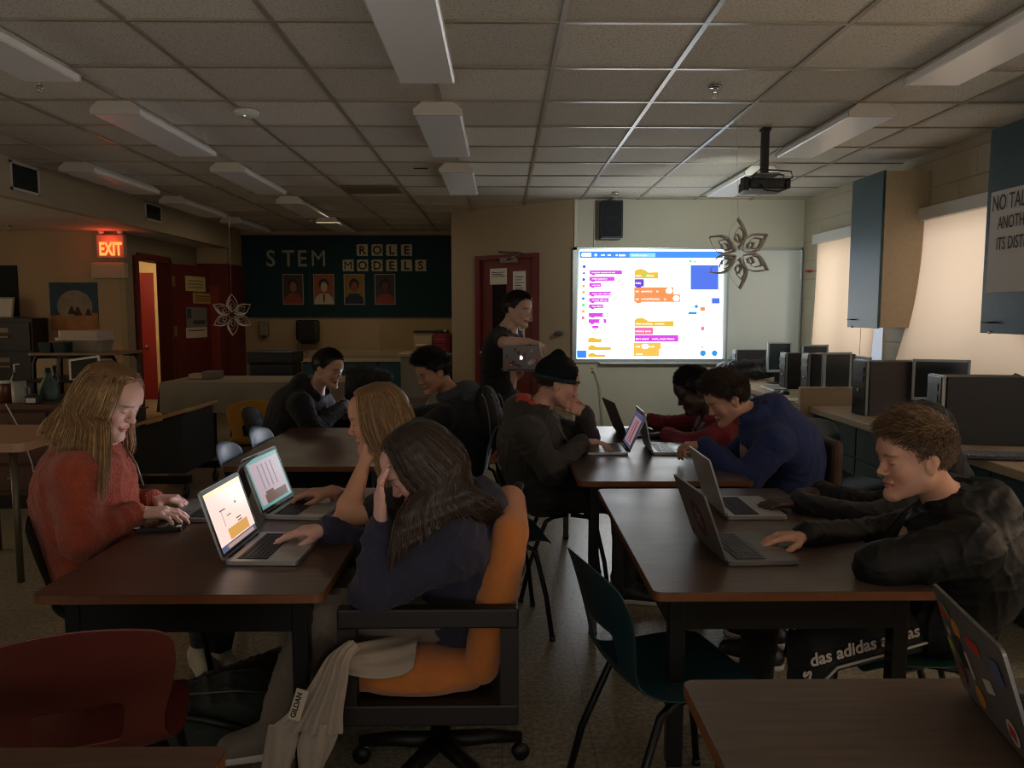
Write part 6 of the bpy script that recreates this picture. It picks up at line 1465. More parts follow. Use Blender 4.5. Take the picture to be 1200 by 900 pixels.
def shoes(root, legs, f2, m, sole, dirs=None):
    for sd, hp, kn, an in legs:
        f = f2 if dirs is None else nv(dirs[sd]); g = an.copy(); z = J_floor = 0
        base = np.array([g[0], g[1], max(0.0, g[2]-.11)]); F_ = Field(*bnds([base-f*.12, base+f*.25, base+[0, 0, .16]], .06), .006); s_ = np.cross(f, [0, 0, 1.])
        F_.cone(base-f*.05+[0, 0, .045], base+f*.14+[0, 0, .035], .042, .038, .02); F_.cone(base-f*.03+[0, 0, .05], base+[0, 0, .11], .042, .040, .03); F_.cone(base+f*.02+[0, 0, .08], base+f*.12+[0, 0, .045], .034, .030, .03)
        F_.plane_cut(base+[0, 0, .02], (0, 0, -1)); v, q = F_.mesh(); o = np_mesh('shoe', v, q, m, root)
        G = Field(*bnds([base-f*.12, base+f*.25], .06), .006); G.cone(base-f*.05+[0, 0, .02], base+f*.145+[0, 0, .02], .044, .041, .01); G.plane_cut(base+[0, 0, .026], (0, 0, 1)); G.plane_cut(base+[0, 0, .001], (0, 0, -1)); v, q = G.mesh(); so = np_mesh('sole', v, q, sole, o)
        mb = MB()
        for k in range(4): c = base+f*(.04+.02*k)+[0, 0, .107-.013*k]; mb.tube([c-s_*.018, c+[0, 0, .006], c+s_*.018], .0025, 5)
        np_parent(mb.build('laces', sole), o)
def np_parent(o, p):
    o.parent = p; bpy.context.view_layer.update(); o.matrix_parent_inverse = p.matrix_world.inverted()
def person(label, J, group=None): 
    p = J['pelvis']; t = thing('person', label, 'person', (p[0], p[1], 0)); bpy.context.view_layer.update(); return t
def line(root, name, pts, r, m):
    o = MB().tube(pts, r, 6).build(name, m); np_parent(o, root); return o
M_wsole = mat('white_sole', rgb(190, 186, 176), .6)

# 1 -- girl in the rust fleece, facing +X
Y1 = 2.62
H = Head(P(127, 470, Y1), -7, 24, 0, 1.0)
J = dict(neck=P(108, 528, Y1+.02), pelvis=(-1.40, 2.66, .55), shR=P(88, 556, 2.46), shL=P(125, 545, 2.80), elR=P(96, 632, 2.44), elL=P(150, 600, 2.93), wrR=P(160, 601, 2.56), wrL=P(180, 585, 2.86), hunch=.03,
         hdR=((1, .28, -.05), (0, .1, -1), dict(curls=(16, 20, 24, 28), thumb=.4)), hdL=((1, -.1, .02), (0, 0, -1), dict(curls=(26, 30, 32, 34), thumb=.5)))
p1 = person('person with long blonde hair in a rust-orange fleece, typing on a laptop', J)
body(p1, H, J, (204, 164, 150), (110, 84, 56), 'down', (186, 112, 112), h=.0034)
top_garment(p1, 'fleece_pullover', J, mat('rust_fleece', rgb(158, 62, 30), .95, var=.22, vscale=30, bump=.8, bscale=150, sheen=.18), 1.18, seed=7, amp=.009, collar=.028, wl=.13)
r, fw, up = torso_frame(J); nk = A3(J['neck'])
line(p1, 'zip', [nk+fw*.10+up*.01, nk+fw*.135-up*.06, nk+fw*.150-up*.14], .004, M_legtip)
J['anR'] = P(236, 752, 2.98); J['knR'] = V((-1.05, 2.62, .50)); J['anL'] = V((-1.12, 2.95, .12)); J['knL'] = V((-1.0, 2.85, .5))
lg, f2 = trousers(p1, J, fabric('black_leggings', (18, 18, 20)), .85)
shoes(p1, lg, f2, mat('offwhite_shoe', rgb(196, 186, 168), .7, var=.08, vscale=20), M_wsole, dict(R=(.55, -.85, 0), L=(.6, -.5, 0)))
def ends1(sd, u):  # sd 1 = her right = camera side
    if sd > 0:
        return [P(124-60*u, 503-12*u, 2.50+.06*u), P(123-68*u, 545-46*u, 2.47+.08*u), P(121-74*u, 588-76*u, 2.44+.10*u)]
    return [P(151-80*u, 503-8*u, 2.72-.04*u), P(153-90*u, 520-12*u, 2.74), P(150-96*u, 534-20*u, 2.74)]
long_hair(p1, H, (124, 90, 56), (200, 162, 108), hair_guides(H, ends1, .01, 50, 11, .018), 3, 170, name='blonde')

# 2 -- girl with chin on her fist, facing -X
Y2 = 2.72
H = Head(P(444, 492, Y2), 183, 10, 0, 1.0)
J = dict(neck=P(480, 556, Y2+.05), pelvis=(-.17, 2.87, .53), shL=P(492, 580, 2.62), shR=P(478, 572, 2.96), elL=P(404, 611, 2.53), elR=P(432, 606, 3.02), wrL=P(424, 552, 2.64), wrR=P(389, 576, 2.90), hunch=.05,
         hdL=((.12, .22, .9), (.95, .3, -.1), dict(curls=((55, 80, 60), (60, 85, 60), (65, 88, 60), (70, 88, 60)), thumb=.9, spread=1, tsp=.15)), hdR=((-1, -.1, -.04), (0, 0, -1), dict(curls=(18, 20, 22, 26))))
p2 = person('person with blonde hair and bare forearm, chin resting on a fist', J)
body(p2, H, J, (196, 146, 118), (120, 92, 62), 'down', (176, 104, 96), h=.0034)
top_garment(p2, 't_shirt', J, fabric('black_tee', (20, 20, 24)), 1.0, sleeve='short', seed=4, amp=.005)
lg, f2 = trousers(p2, J, fabric('dark_jeans', (34, 38, 48))); shoes(p2, lg, f2, M_black, M_wsole)
def ends2(sd, u):
    yy = Y2+(-.085 if sd < 0 else .09) if False else Y2
    o = -1 if sd > 0 else 1
    # facing -X: her right is the far side
    d = .10 if sd > 0 else -.085
    return [P(442+50*u, 535-4*u, Y2+d), P(452+52*u, 568, Y2+d), P(462+52*u, 600, Y2+d+.02)]
long_hair(p2, H, (122, 90, 58), (194, 156, 106), hair_guides(H, ends2, 0, 56, 10, .018), 5, 150, name='blonde')

# 3 -- girl in the navy hoodie, hand at her temple, facing -X and down
Y3 = 2.17
H = Head(P(495, 547, Y3), 186, 32, 4, 1.0)
J = dict(neck=P(530, 606, Y3+.07), pelvis=(-.17, 2.30, .58), shL=P(540, 640, 2.06), shR=P(515, 618, 2.42), elL=P(440, 694, 2.05), elR=P(448, 652, 2.50), wrL=P(445, 616, 2.10), wrR=P(384, 619, 2.40), hunch=.05,
         hdL=((-.02, .03, 1), (.97, .22, 0), dict(curls=(12, 13, 14, 15), thumb=-.25, spread=1, tsp=.25)), hdR=((-1, -.12, -.10), (0, 0, -1), dict(curls=(10, 13, 16, 20), spread=6)))
p3 = person('person with long brown hair in a navy hoodie, sitting in the orange armchair', J)
body(p3, H, J, (206, 160, 148), (56, 40, 32), 'down', (180, 104, 104), h=.0032)
top_garment(p3, 'hoodie', J, fabric('navy_hoodie', (40, 38, 60), sheen=.06), 1.16, seed=12, amp=.010, hood='back', wl=.12)
J['knL'] = P(372, 722, 2.14); J['anL'] = P(326, 842, 2.2); J['knR'] = V((-.58, 2.44, .55)); J['anR'] = V((-.66, 2.45, .12))
lg, f2 = trousers(p3, J, fabric('grey_sweatpants', (120, 108, 96), var=.08), 1.1, 8, .010, name='sweatpants', h=.006); shoes(p3, lg, f2, mat('grey_shoe', rgb(110, 100, 90), .7), M_wsole)
def ends3(sd, u):
    if sd < 0: return [P(474+72*u, 600-28*u, Y3-.11+.03*u), P(464+112*u, 640-50*u, Y3-.14+.08*u), P(458+130*u, 680-68*u, Y3-.15+.13*u)]
    return [P(470+75*u, 590-15*u, Y3+.09), P(472+100*u, 615-25*u, Y3+.11), P(476+108*u, 640-35*u, Y3+.12)]
long_hair(p3, H, (42, 30, 25), (104, 78, 58), hair_guides(H, ends3, .0, 56, 12, .019), 9, 190, name='brown')

# 4 -- boy in black at the back left, face lit by his screen, facing +X
H = Head(P(384, 433, 5.15), -24, 14, 0, 1.0)
J = dict(neck=P(366, 462, 5.22), pelvis=(-1.47, 5.3, .54), shR=P(352, 474, 5.02), shL=P(375, 468, 5.42), elR=P(366, 506, 5.0), elL=P(392, 488, 5.5), wrR=P(399, 478, 5.34), wrL=P(404, 474, 5.6), hunch=.06,
         hdR=((1, .3, -.1), (0, 0, -1), dict(curls=(25, 25, 28, 30))), hdL=((1, 0, -.1), (0, 0, -1), dict(curls=(25, 25, 28, 30))))
p4 = person('person in a black hoodie with face lit by a laptop, at the small back table', J)
body(p4, H, J, (190, 150, 126), (26, 20, 18), 'down', h=.0055)
top_garment(p4, 'hoodie', J, fabric('black_hoodie', (16, 17, 20)), 1.25, hood='back', seed=21, h=.008, collar=.04)
lg, f2 = trousers(p4, J, fabric('black_trousers', (16, 16, 18)), h=.01); shoes(p4, lg, f2, M_black, M_wsole)
short_hair(p4, H, (16, 13, 12), (34, 26, 24), 2, .018, .006, 5000, 'fwd', h=.006, name='black')

# 5 -- boy with the backpack, facing -X, turned to the camera
H = Head(P(509, 437, 4.6), 208, 18, 0, 1.0)
J = dict(neck=P(532, 468, 4.66), pelvis=(-.27, 4.72, .54), shL=P(519, 490, 4.44), shR=P(538, 480, 4.84), elL=P(492, 506, 4.46), elR=P(480, 492, 5.0), wrL=P(456, 484, 4.66), wrR=P(446, 478, 5.1), hunch=.07,
         hdL=((-1, .1, -.1), (0, 0, -1), dict(curls=(25, 25, 28, 30))), hdR=((-1, 0, -.1), (0, 0, -1), dict(curls=(25, 25, 28, 30))))
p5 = person('person in a dark jacket wearing a backpack, sitting on the blue chair', J)
body(p5, H, J, (168, 124, 100), (24, 18, 16), 'down', h=.0055)
top_garment(p5, 'jacket', J, fabric('dark_navy_jacket', (20, 24, 34)), 1.2, hood='back', seed=31, h=.008, collar=.04, hoodm=fabric('grey_hood', (58, 62, 70)))
lg, f2 = trousers(p5, J, fabric('blue_jeans', (46, 66, 84)), h=.01, name='jeans'); shoes(p5, lg, f2, M_black, M_wsole)
short_hair(p5, H, (15, 13, 13), (36, 30, 28), 6, .055, .007, 6000, 'fwd', h=.006, name='black', bulk=1.6)
r, fw, up = torso_frame(J); nk = A3(J['neck']); pe = A3(J['pelvis'])
bk = thing('backpack', 'black backpack with grey piping worn by the boy on the blue chair', 'backpack', tuple(pe+(nk-pe)*.2-fw*.2)); bpy.context.view_layer.update()
c0 = pe+(nk-pe)*.66-fw*.200; Rm = np.stack([r, fw, up], 1); G = Field(*bnds([c0], .34), .008)
G.ell(c0, (.15, .09, .22), Rm, .0); G.ell(c0-up*.06-fw*.06, (.12, .06, .12), Rm, .03); G.fold(.006, .1, 44); v, q = G.mesh(); np_mesh('pack_body', v, q, fabric('black_pack', (22, 24, 30), .7, sheen=0), bk)
Mp = mat('grey_piping', rgb(120, 116, 116), .6)
for k, off in enumerate((-.11, -.06, .0)):
    side_ = r if (r[1] < 0) else -r
    line(bk, 'piping', [c0+side_*(.135-.02*abs(off)*4)+fw*off*.9+up*(.20*math.sin(a)) + fw*(-.045*math.cos(a))+side_*.02*math.cos(a) for a in np.linspace(-1.3, 1.5, 12)], .0045, Mp)
sd_ = r if r[1] < 0 else -r
line(bk, 'shoulder_strap', [c0+sd_*.10+up*.18+fw*.06, nk+sd_*.12-up*.0-fw*.03, nk+sd_*.145-up*.02+fw*.05, nk+sd_*.15-up*.12+fw*.13, nk+sd_*.155-up*.26+fw*.08, c0+sd_*.14-up*.14+fw*.06], .016, mat('strap_grey', rgb(70, 72, 80), .7))

# 6 -- standing person holding the stickered laptop, facing +X
Y6 = 5.95
H = Head(P(606, 364, Y6), -32, 6, 0, 1.08)
J = dict(neck=P(594, 389, Y6), pelvis=P(588, 466, Y6+.05), shR=P(590, 396, Y6-.17), shL=P(603, 396, Y6+.16), elR=P(589, 404+28, Y6-.30) , elL=P(604, 440, Y6+.1), wrR=P(614, 402, Y6-.30), wrL=P(614, 428, Y6-.12), hunch=.04,
         hdR=((1, .1, -.25), (-.1, .3, -1), dict(curls=(22, 26, 30, 34), spread=5)), hdL=((1, -.2, .0), (0, 0, 1), dict(curls=(30, 30, 30, 30))))
J['elR'] = P(590, 402, Y6-.42); J['wrR'] = P(619, 400, Y6-.34)
p6 = person('standing person in a black T-shirt holding an open stickered laptop before the maroon door', J)
body(p6, H, J, (190, 156, 140), (36, 28, 26), 'open', h=.0055)
top_garment(p6, 't_shirt', J, fabric('black_tee2', (16, 18, 24)), 1.02, sleeve='short', seed=51, h=.008, collar=.012)
J['knR'] = V((J['pelvis'][0]+.03, Y6-.06, .46)); J['anR'] = V((J['pelvis'][0], Y6-.07, .11)); J['knL'] = V((J['pelvis'][0]+.05, Y6+.12, .46)); J['anL'] = V((J['pelvis'][0]+.02, Y6+.14, .11))
lg, f2 = trousers(p6, J, fabric('dark_trousers', (18, 20, 28)), 1.05, h=.01); shoes(p6, lg, f2, M_black, M_black)
short_hair(p6, H, (34, 27, 25), (62, 50, 44), 8, .022, .007, 5000, 'fwd', h=.006, name='darkbrown')
a = P(589.5, 406, Y6-.46); b = P(631, 405, Y6-.42); c_ = P(590, 434, Y6-.46); ww = (V(b)-V(a)).length
LM, MLM, lidM = laptop(tuple((V(c_)+V(b)*1.0+V(a)*0)/2*0+V((( a.x+b.x)/2, a.y, c_.z-.006))), 180, 3, 'open laptop covered in red and pale stickers held by the standing person', scr4, metal=M_alu_d, w=ww, d=a.z-c_.z)
LM.rotation_euler = (0, 0, R(5))
for pts in apple_logo(.028): on_lid(lidM, MLM, 'fruit_logo', [(x, y+(a.z-c_.z)/2) for x, y in pts], (235, 225, 235), .0095).data.materials[0] = emis('lit_logo', (1, .85, .95), 1.6)
rs = random.Random(9); cols = [(150, 50, 60), (170, 150, 150), (120, 60, 70), (90, 80, 100), (180, 120, 120), (60, 60, 80), (160, 90, 60), (190, 180, 180), (110, 40, 50)]
for k in range(22):
    x, y = rs.uniform(-ww/2+.025, ww/2-.025), rs.uniform(.02, (a.z-c_.z)-.02); 
    if abs(x) < .022 and abs(y-(a.z-c_.z)/2) < .024: continue
    on_lid(lidM, MLM, 'sticker', ring(x, y, rs.uniform(.008, .02), rs.uniform(.008, .016), 12) if k % 2 else rot(x, y, rs.uniform(.012, .026), rs.uniform(.006, .014), rs.uniform(-.7, .7)), cols[k % 9], .0064+.00012*k)
pen = thing('pen', 'pale pen held in the standing person\'s fingers over the laptop', 'pen', tuple(P(631, 405, Y6-.38))); MB().tube([(0, 0, .03), (.03, 0, -.09)], [.005, .004], 8).build('barrel', M_white, pen); MB().tube([(.03, 0, -.09), (.034, 0, -.105)], [.004, .001], 8).build('tip', M_black, pen)

# 7 -- boy in the beanie, facing +X
Y7 = 3.92
H = Head(P(654, 450, Y7), -4, 16, 0, 1.0)
J = dict(neck=P(628, 486, Y7), pelvis=(.235, 3.95, .54), shR=P(620, 508, 3.74), shL=P(636, 498, 4.10), elR=P(646, 552, 3.70), elL=P(688, 513, 4.14), wrR=P(682, 517, 3.86), wrL=P(685, 484, 3.93), hunch=.05,
         hdR=((1, .25, -.12), (0, 0, -1), dict(curls=(12, 14, 16, 18), spread=7)), hdL=((-.80, -.42, .48), (-.35, .85, -.2), dict(curls=(30, 32, 36, 40), thumb=.3, tsp=.5)))
p7 = person('person in a dark beanie and dark jacket, hand over mouth, at the table behind', J)
body(p7, H, J, (190, 146, 130), (60, 44, 36), 'down', h=.0042)
top_garment(p7, 'jacket', J, fabric('olive_black_jacket', (40, 37, 36), .7, sheen=.1), 1.24, seed=61, amp=.009, hood='back', wl=.11, h=.006, collar=.045)
r, fw, up = torso_frame(J); nk = A3(J['neck'])
G = Field(*bnds([nk], .2), .006); Rm = np.stack([r, fw, up], 1); G.ell(nk-fw*.060+up*.085, (.080, .05, .030), Rm); G.cone(nk-fw*.07+up*.09, nk-fw*.0+up*.075+r*.075, .022, .018, .03); v, q = G.mesh(); np_mesh('hood_lining', v, q, fabric('orange_lining', (190, 62, 34)), p7)
line(p7, 'zip', [nk+fw*.085+r*.03+up*.0, nk+fw*.15+r*.05-up*.14, nk+fw*.17+r*.05-up*.3], .004, M_legtip)
lg, f2 = trousers(p7, J, fabric('charcoal_trousers', (34, 32, 32)), 1.05, h=.008); shoes(p7, lg, f2, M_black, M_wsole)
short_hair(p7, H, (58, 42, 34), (92, 70, 56), 8, .014, .018, 2500, 'back', h=.006, name='brown_short', low=-.06)
G = Field(*bnds([H.c], .2), .0045); G.ell(H.w(0, -.018, .045), np.array([.096, .117, .088]), H.R); G.cone(H.w(0, -.03, .09), H.w(0, -.04, .145), .074, .030, .06)
G.plane_cut(H.w(0, .0, .024), H.R @ nv((0, .12, -1))); G.fold(.003, .05, 9)
v, q = G.mesh(); bn = np_mesh('beanie', v, q, mat('beanie_knit', rgb(16, 22, 30), .95, bump=.9, bscale=160, stretch=(3, 3, .3), spec=.2), p7)
G = Field(*bnds([H.c], .2), .0045)
for k in range(20):
    a, b = 2*PI*k/20, 2*PI*(k+1)/20; g = lambda a: H.w(.091*math.cos(a), -.018+.112*math.sin(a), .026+.012*math.sin(a)); G.cone(g(a), g(b), .0115, .0115, .004)
v, q = G.mesh(); np_mesh('beanie_band', v, q, mat('beanie_band', rgb(16, 44, 46), .95, bump=.6, bscale=150), bn)

# 8 -- boy in the maroon hoodie, facing -X, looking down
H = Head(P(813, 459, 4.5), 188, 26, 0, 1.04)
J = dict(neck=P(838, 490, 4.52), pelvis=(1.36, 4.55, .54), shL=P(846, 512, 4.32), shR=P(822, 495, 4.74), elL=P(806, 522, 4.25), elR=P(784, 500, 4.82), wrL=P(780, 509, 4.42), wrR=P(762, 492, 4.72), hunch=.07,
         hdL=((-1, .15, -.1), (0, 0, -1), dict(curls=(20, 22, 25, 28))), hdR=((-1, -.2, -.1), (0, 0, -1), dict(curls=(25, 25, 28, 30))))
p8 = person('person with short dark curls in a maroon hoodie, head bowed', J)
body(p8, H, J, (62, 44, 38), (14, 12, 12), 'down', (80, 48, 44), h=.0048)
top_garment(p8, 'hoodie', J, fabric('maroon_hoodie', (122, 26, 34)), 1.2, seed=71, hood='back', h=.007, hoodm=fabric('maroon_hood', (110, 24, 32)))
r, fw, up = torso_frame(J); nk = A3(J['neck']); Ml = mat('hood_lining_grey', rgb(150, 146, 150), .85)
for sg_ in (-1, 1):
    line(p8, 'hood_lining', [nk+r*sg_*.085+up*.07-fw*.03, nk+r*sg_*.07+up*.03+fw*.06, nk+r*sg_*.03-up*.03+fw*.12], .013, Ml)
    line(p8, 'drawstring', [nk+r*sg_*.03-up*.03+fw*.135, nk+r*sg_*.035-up*.10+fw*.17, nk+r*sg_*.04-up*.18+fw*.18], .004, Ml)
lg, f2 = trousers(p8, J, fabric('dark_jeans2', (28, 30, 36)), h=.01); shoes(p8, lg, f2, M_black, M_wsole)
short_hair(p8, H, (12, 11, 11), (30, 26, 25), 4, .022, .018, 9000, 'curl', h=.005, name='curl', bulk=1.5)

# 9 -- boy in the blue hoodie, facing -X, leaning forward
Y9 = 3.70
H = Head(P(853, 468, Y9), 184, 26, 0, 1.0)
J = dict(neck=P(887, 492, Y9+.02), pelvis=(1.36, 3.74, .54), shL=P(908, 520, 3.50), shR=P(890, 510, 3.94), elL=P(872, 566, 3.47), elR=P(858, 540, 4.0), wrL=P(826, 521, 3.64), wrR=P(826, 528, 3.94), hunch=.10,
         hdL=((-1, .25, -.1), (0, .1, -1), dict(curls=(34, 38, 42, 46), thumb=.6)), hdR=((-1, -.1, -.1), (0, 0, -1), dict(curls=(25, 25, 28, 30))))
p9 = person('person with brown hair in a royal blue hoodie leaning over a laptop, side view', J)
body(p9, H, J, (186, 140, 118), (46, 34, 28), 'down', h=.0042)
top_garment(p9, 'hoodie', J, fabric('royal_blue_hoodie', (28, 44, 98)), 1.28, seed=81, amp=.006, hood='back', wl=.12, h=.006, collar=.045)
lg, f2 = trousers(p9, J, fabric('dark_olive_trousers', (36, 38, 36)), h=.008); shoes(p9, lg, f2, M_black, M_wsole)
short_hair(p9, H, (36, 27, 23), (78, 60, 48), 14, .045, .010, 8000, 'fwd', h=.005, name='brown9', bulk=1.6, line=.066)

# 10 -- boy in the black jacket at the front right table, facing -X
Y10 = 2.17
H = Head(P(1072, 538, Y10), 181, 6, 0, .98)
J = dict(neck=P(1116, 598, Y10+.06), pelvis=(1.30, 2.28, .56), shL=P(1138, 642, 2.02), shR=P(1102, 612, 2.46), elL=P(1032, 664, 2.05), elR=P(1020, 632, 2.50), wrL=P(1062, 655, 2.20), wrR=P(943, 627, 2.36), hunch=.07,
         hdL=((.3, .9, 0), (0, 0, -1), dict(curls=(30, 30, 30, 30))), hdR=((-1, -.12, -.06), (0, -.1, -1), dict(curls=(9, 12, 15, 18), spread=5, thumb=.4)))
p10 = person('person with short fair hair in a black jacket, side view, at right', J)
body(p10, H, J, (198, 148, 124), (96, 74, 56), 'down', (176, 96, 92), h=.0034)
top_garment(p10, 'jacket', J, mat('black_nylon_jacket', rgb(11, 12, 12), .6, var=.1, vscale=14, bump=.2, bscale=40, spec=.35), 1.2, seed=91, amp=.007, hood='back', wl=.10, collar=.060)
r, fw, up = torso_frame(J); nk = A3(J['neck'])
line(p10, 'zip', [nk+fw*.075+up*.03, nk+fw*.13-up*.05, nk+fw*.165-up*.16], .005, M_black)
short_hair(p10, H, (72, 52, 38), (150, 120, 88), 19, .040, .007, 14000, 'fwd', h=.0045, name='fair', bulk=.9, line=.070)
J['knL'] = P(952, 762, 2.12); J['anL'] = P(938, 880, 2.15); J['knR'] = V((.86, 2.44, .52)); J['anR'] = V((.84, 2.46, .12))
lg, f2 = trousers(p10, J, fabric('black_track_pants', (13, 13, 15)), 1.0, 5, .004, name='track_pants'); shoes(p10, lg, f2, M_black, M_wsole)
Mtx = mat('print_white', rgb(176, 166, 160), .7); hp = lg[1][1]; kn = lg[1][2]; an = lg[1][3]
d_ = nv(hp-kn); side_n = nv(np.cross(d_, [0, 0, 1.])); 
if side_n[1] > 0: side_n = -side_n
u_ = nv(np.cross(side_n, d_))
if u_[2] < 0: u_ = -u_
def legtext(org, dx, up_, off, txt, size): 
    z = side_n; o_ = org+side_n*off; Mx = Matrix(((dx[0], up_[0], z[0], o_[0]), (dx[1], up_[1], z[1], o_[1]), (dx[2], up_[2], z[2], o_[2]), (0, 0, 0, 1)))
    o = text_mesh('lettering', txt, size, Mtx, None, Mx, .0008, bold=.0012); np_parent(o, p10)
legtext(kn-d_*.062+u_*.005, d_, u_, .083, 'das adidas adidas adidas', .052)
d2 = nv(an-kn); u2 = nv(np.cross(d2, side_n)); 
legtext(kn-d_*.052+d2*.30, -d2, nv(np.cross(side_n, -d2)), .075, 'adidas adidas', .055)
line(p10, 'stripe', [kn+d_*.40-u_*.018+side_n*.088, kn+d_*.20-u_*.02+side_n*.086, kn+d_*.02-u_*.02+side_n*.082, kn-d_*.005+d2*.05+side_n*.079, kn-d_*.006+d2*.16+side_n*.073, kn-d_*.004+d2*.3+side_n*.069], .004, Mtx)

# 11 -- hooded person behind him
Y11 = 2.86
H = Head(P(1076, 513, Y11), 182, 10, 0, 1.0)
J = dict(neck=P(1108, 566, Y11), pelvis=(1.46, 2.9, .54), shL=P(1098, 590, 2.70), shR=P(1100, 575, 3.06), elL=P(1015, 612, 2.66), elR=P(1020, 596, 3.1), wrL=P(935, 589, 2.76), wrR=P(960, 575, 3.02), hunch=.05,
         hdL=((-1, .04, -.04), (0, 0, -1), dict(curls=(18, 20, 23, 26))), hdR=((-1, -.1, -.1), (0, 0, -1), dict(curls=(25, 25, 28, 30))))
p11 = person('person with a black hood up, mostly hidden behind the fair-haired boy in black', J)
body(p11, H, J, (70, 52, 46), (14, 12, 12), 'down', (80, 50, 46), h=.005)
top_garment(p11, 'hoodie', J, fabric('black_hoodie2', (15, 16, 18)), 1.15, seed=95, h=.007)
G = Field(*bnds([H.c], .22), .006); G.ell(H.w(0, -.02, .035), np.array([.098, .118, .105]), H.R); G.cone(H.w(0, -.05, -.02), A3(J['neck']), .088, .10, .05); G.ell(H.w(0, .10, -.02), np.array([.066, .075, .085]), H.R, .02, 'sub'); G.fold(.006, .1, 3)
v, q = G.mesh(); np_mesh('hood', v, q, fabric('black_hoodie2', (15, 16, 18)), p11)
lg, f2 = trousers(p11, J, fabric('black_trousers', (16, 16, 18)), h=.01); shoes(p11, lg, f2, M_black, M_wsole)

# ------------------------------------------------------------------ loose cloth things
# grey sweatshirt hanging over the arm of the orange chair: folded cloth sheets
def pp(px, py, Y): return A3(P(px, py, Y))
sm_ = MB()
def sheet(rows_, n=26, folds=4, amp=.012, ph=0):
    """rows_: (left point, right point) down the cloth; ripples run along it"""
    K = 14; Ls = catmull([r_[0] for r_ in rows_], K); Rs = catmull([r_[1] for r_ in rows_], K); g = []
    for i in range(K):
        rw = []; ax_ = Rs[i]-Ls[i]; nn = nv(np.cross(ax_, (Ls[min(i+1, K-1)]-Ls[max(i-1, 0)])))
        for j in range(n+1):
            u = j/n; e = math.sin(PI*u)**.5; f_ = math.sin(u*PI*2*folds+ph+i*.22)*amp*(.35+.65*i/K)*e+.018*math.sin(PI*u)
            rw.append(sm_.bm.verts.new(Ls[i]+ax_*u+nn*f_*(1 if nn[1] < 0 else -1)))
        g.append(rw)
    for i in range(K-1):
        for j in range(n): sm_.bm.faces.new((g[i][j], g[i][j+1], g[i+1][j+1], g[i+1][j])).smooth = True
sheet([(pp(492, 735, 2.16), pp(486, 782, 2.03)), (pp(462, 744, 2.12), pp(470, 792, 2.0)), (pp(432, 750, 2.05), pp(440, 796, 1.985)), (pp(408, 756, 1.985), pp(412, 792, 1.975)), (pp(396, 764, 1.95), pp(392, 786, 1.965))], folds=2.5, amp=.008)
sheet([(pp(424, 760, 1.965), pp(408, 752, 1.99)), (pp(412, 772, 1.945), pp(384, 768, 1.955)), (pp(408, 800, 1.94), pp(364, 800, 1.935)), (pp(402, 834, 1.94), pp(340, 832, 1.93)), (pp(402, 862, 1.94), pp(316, 852, 1.93))], folds=4, amp=.013, ph=1)
sheet([(pp(352, 838, 1.95), pp(316, 848, 1.945)), (pp(348, 870, 1.95), pp(312, 872, 1.95)), (pp(338, 905, 1.96), pp(308, 900, 1.955)), (pp(334, 940, 1.97), pp(306, 930, 1.96))], n=14, folds=2, amp=.008)
sheet([(pp(400, 846, 1.955), pp(362, 842, 1.945)), (pp(392, 872, 1.95), pp(350, 870, 1.95)), (pp(378, 900, 1.96), pp(352, 905, 1.95)), (pp(376, 930, 1.96), pp(350, 935, 1.96))], n=14, folds=2, amp=.009, ph=2)
o = sm_.build('sweatshirt', fabric('heather_sweatshirt', (158, 144, 130), var=.06)); md = o.modifiers.new('t', 'SOLIDIFY'); md.thickness = .007; md = o.modifiers.new('s', 'SUBSURF'); md.levels = 1; md.render_levels = 1
tag(o, 'pale grey sweatshirt hanging over the front of the orange armchair, tag showing', 'sweatshirt')
a = P(337, 806, 1.865)
Mx = frame(P(341, 838, 1.895), (P(349, 812, 1.895)-P(341, 838, 1.895)), V((-.9, 0, .38)))
lb = MB().box((-.01, -.026, 0), (.075, .006, .0015), M=Mx).build('care_label', mat('label_cloth', rgb(176, 164, 146), .8)); np_parent(lb, o)
tl = text_mesh('lettering', 'GILDAN', .019, M_ink, None, Mx @ Matrix.Translation((-.004, -.012, .0018)), .0003, bold=.0006); np_parent(tl, lb)
# dark backpack on the floor under the left table
bk = thing('backpack', 'dark green-grey backpack lying on the floor beside the red chair', 'backpack', (-.95, 2.35, 0)); bpy.context.view_layer.update()
c0 = A3(PZ(255, 838, .12)); G = Field(c0-[.36, .30, .14], c0+[.36, .34, .22], .008)
G.ell(c0, (.24, .17, .12)); G.ell(c0+[.08, .0, .02], (.17, .15, .11), None, .05); G.ell(c0+[-.12, -.05, .0], (.13, .12, .08), None, .05); G.fold(.014, .13, 6, .4); G.plane_cut((0, 0, .005), (0, 0, -1))
v, q = G.mesh(); np_mesh('pack_body', v, q, fabric('green_grey_pack', (42, 48, 42), .8), bk)
line(bk, 'strap', [c0+[-.2, -.12, .06], c0+[-.1, -.16, .09], c0+[.02, -.17, .08], c0+[.15, -.16, .04], c0+[.2, -.12, -.03]], .013, M_black)
line(bk, 'zip', [c0+[-.16, -.10, .10], c0+[-.04, -.12, .135], c0+[.1, -.10, .135], c0+[.2, -.05, .10]], .004, M_legtip)
line(bk, 'handle', [c0+[.19, -.02, .09], c0+[.25, -.02, .13], c0+[.28, .02, .09]], .009, M_black)
c0 = A3(PZ(292, 792, .06)); G = Field(c0-[.3, .2, .08], c0+[.3, .25, .16], .007); G.cone(c0+[-.14, -.06, -.005], c0+[.12, .08, .02], .05, .06, .03); G.ell(c0+[.1, .06, .0], (.08, .07, .06), None, .03); G.fold(.01, .08, 16, .4); G.plane_cut((0, 0, .004), (0, 0, -1))
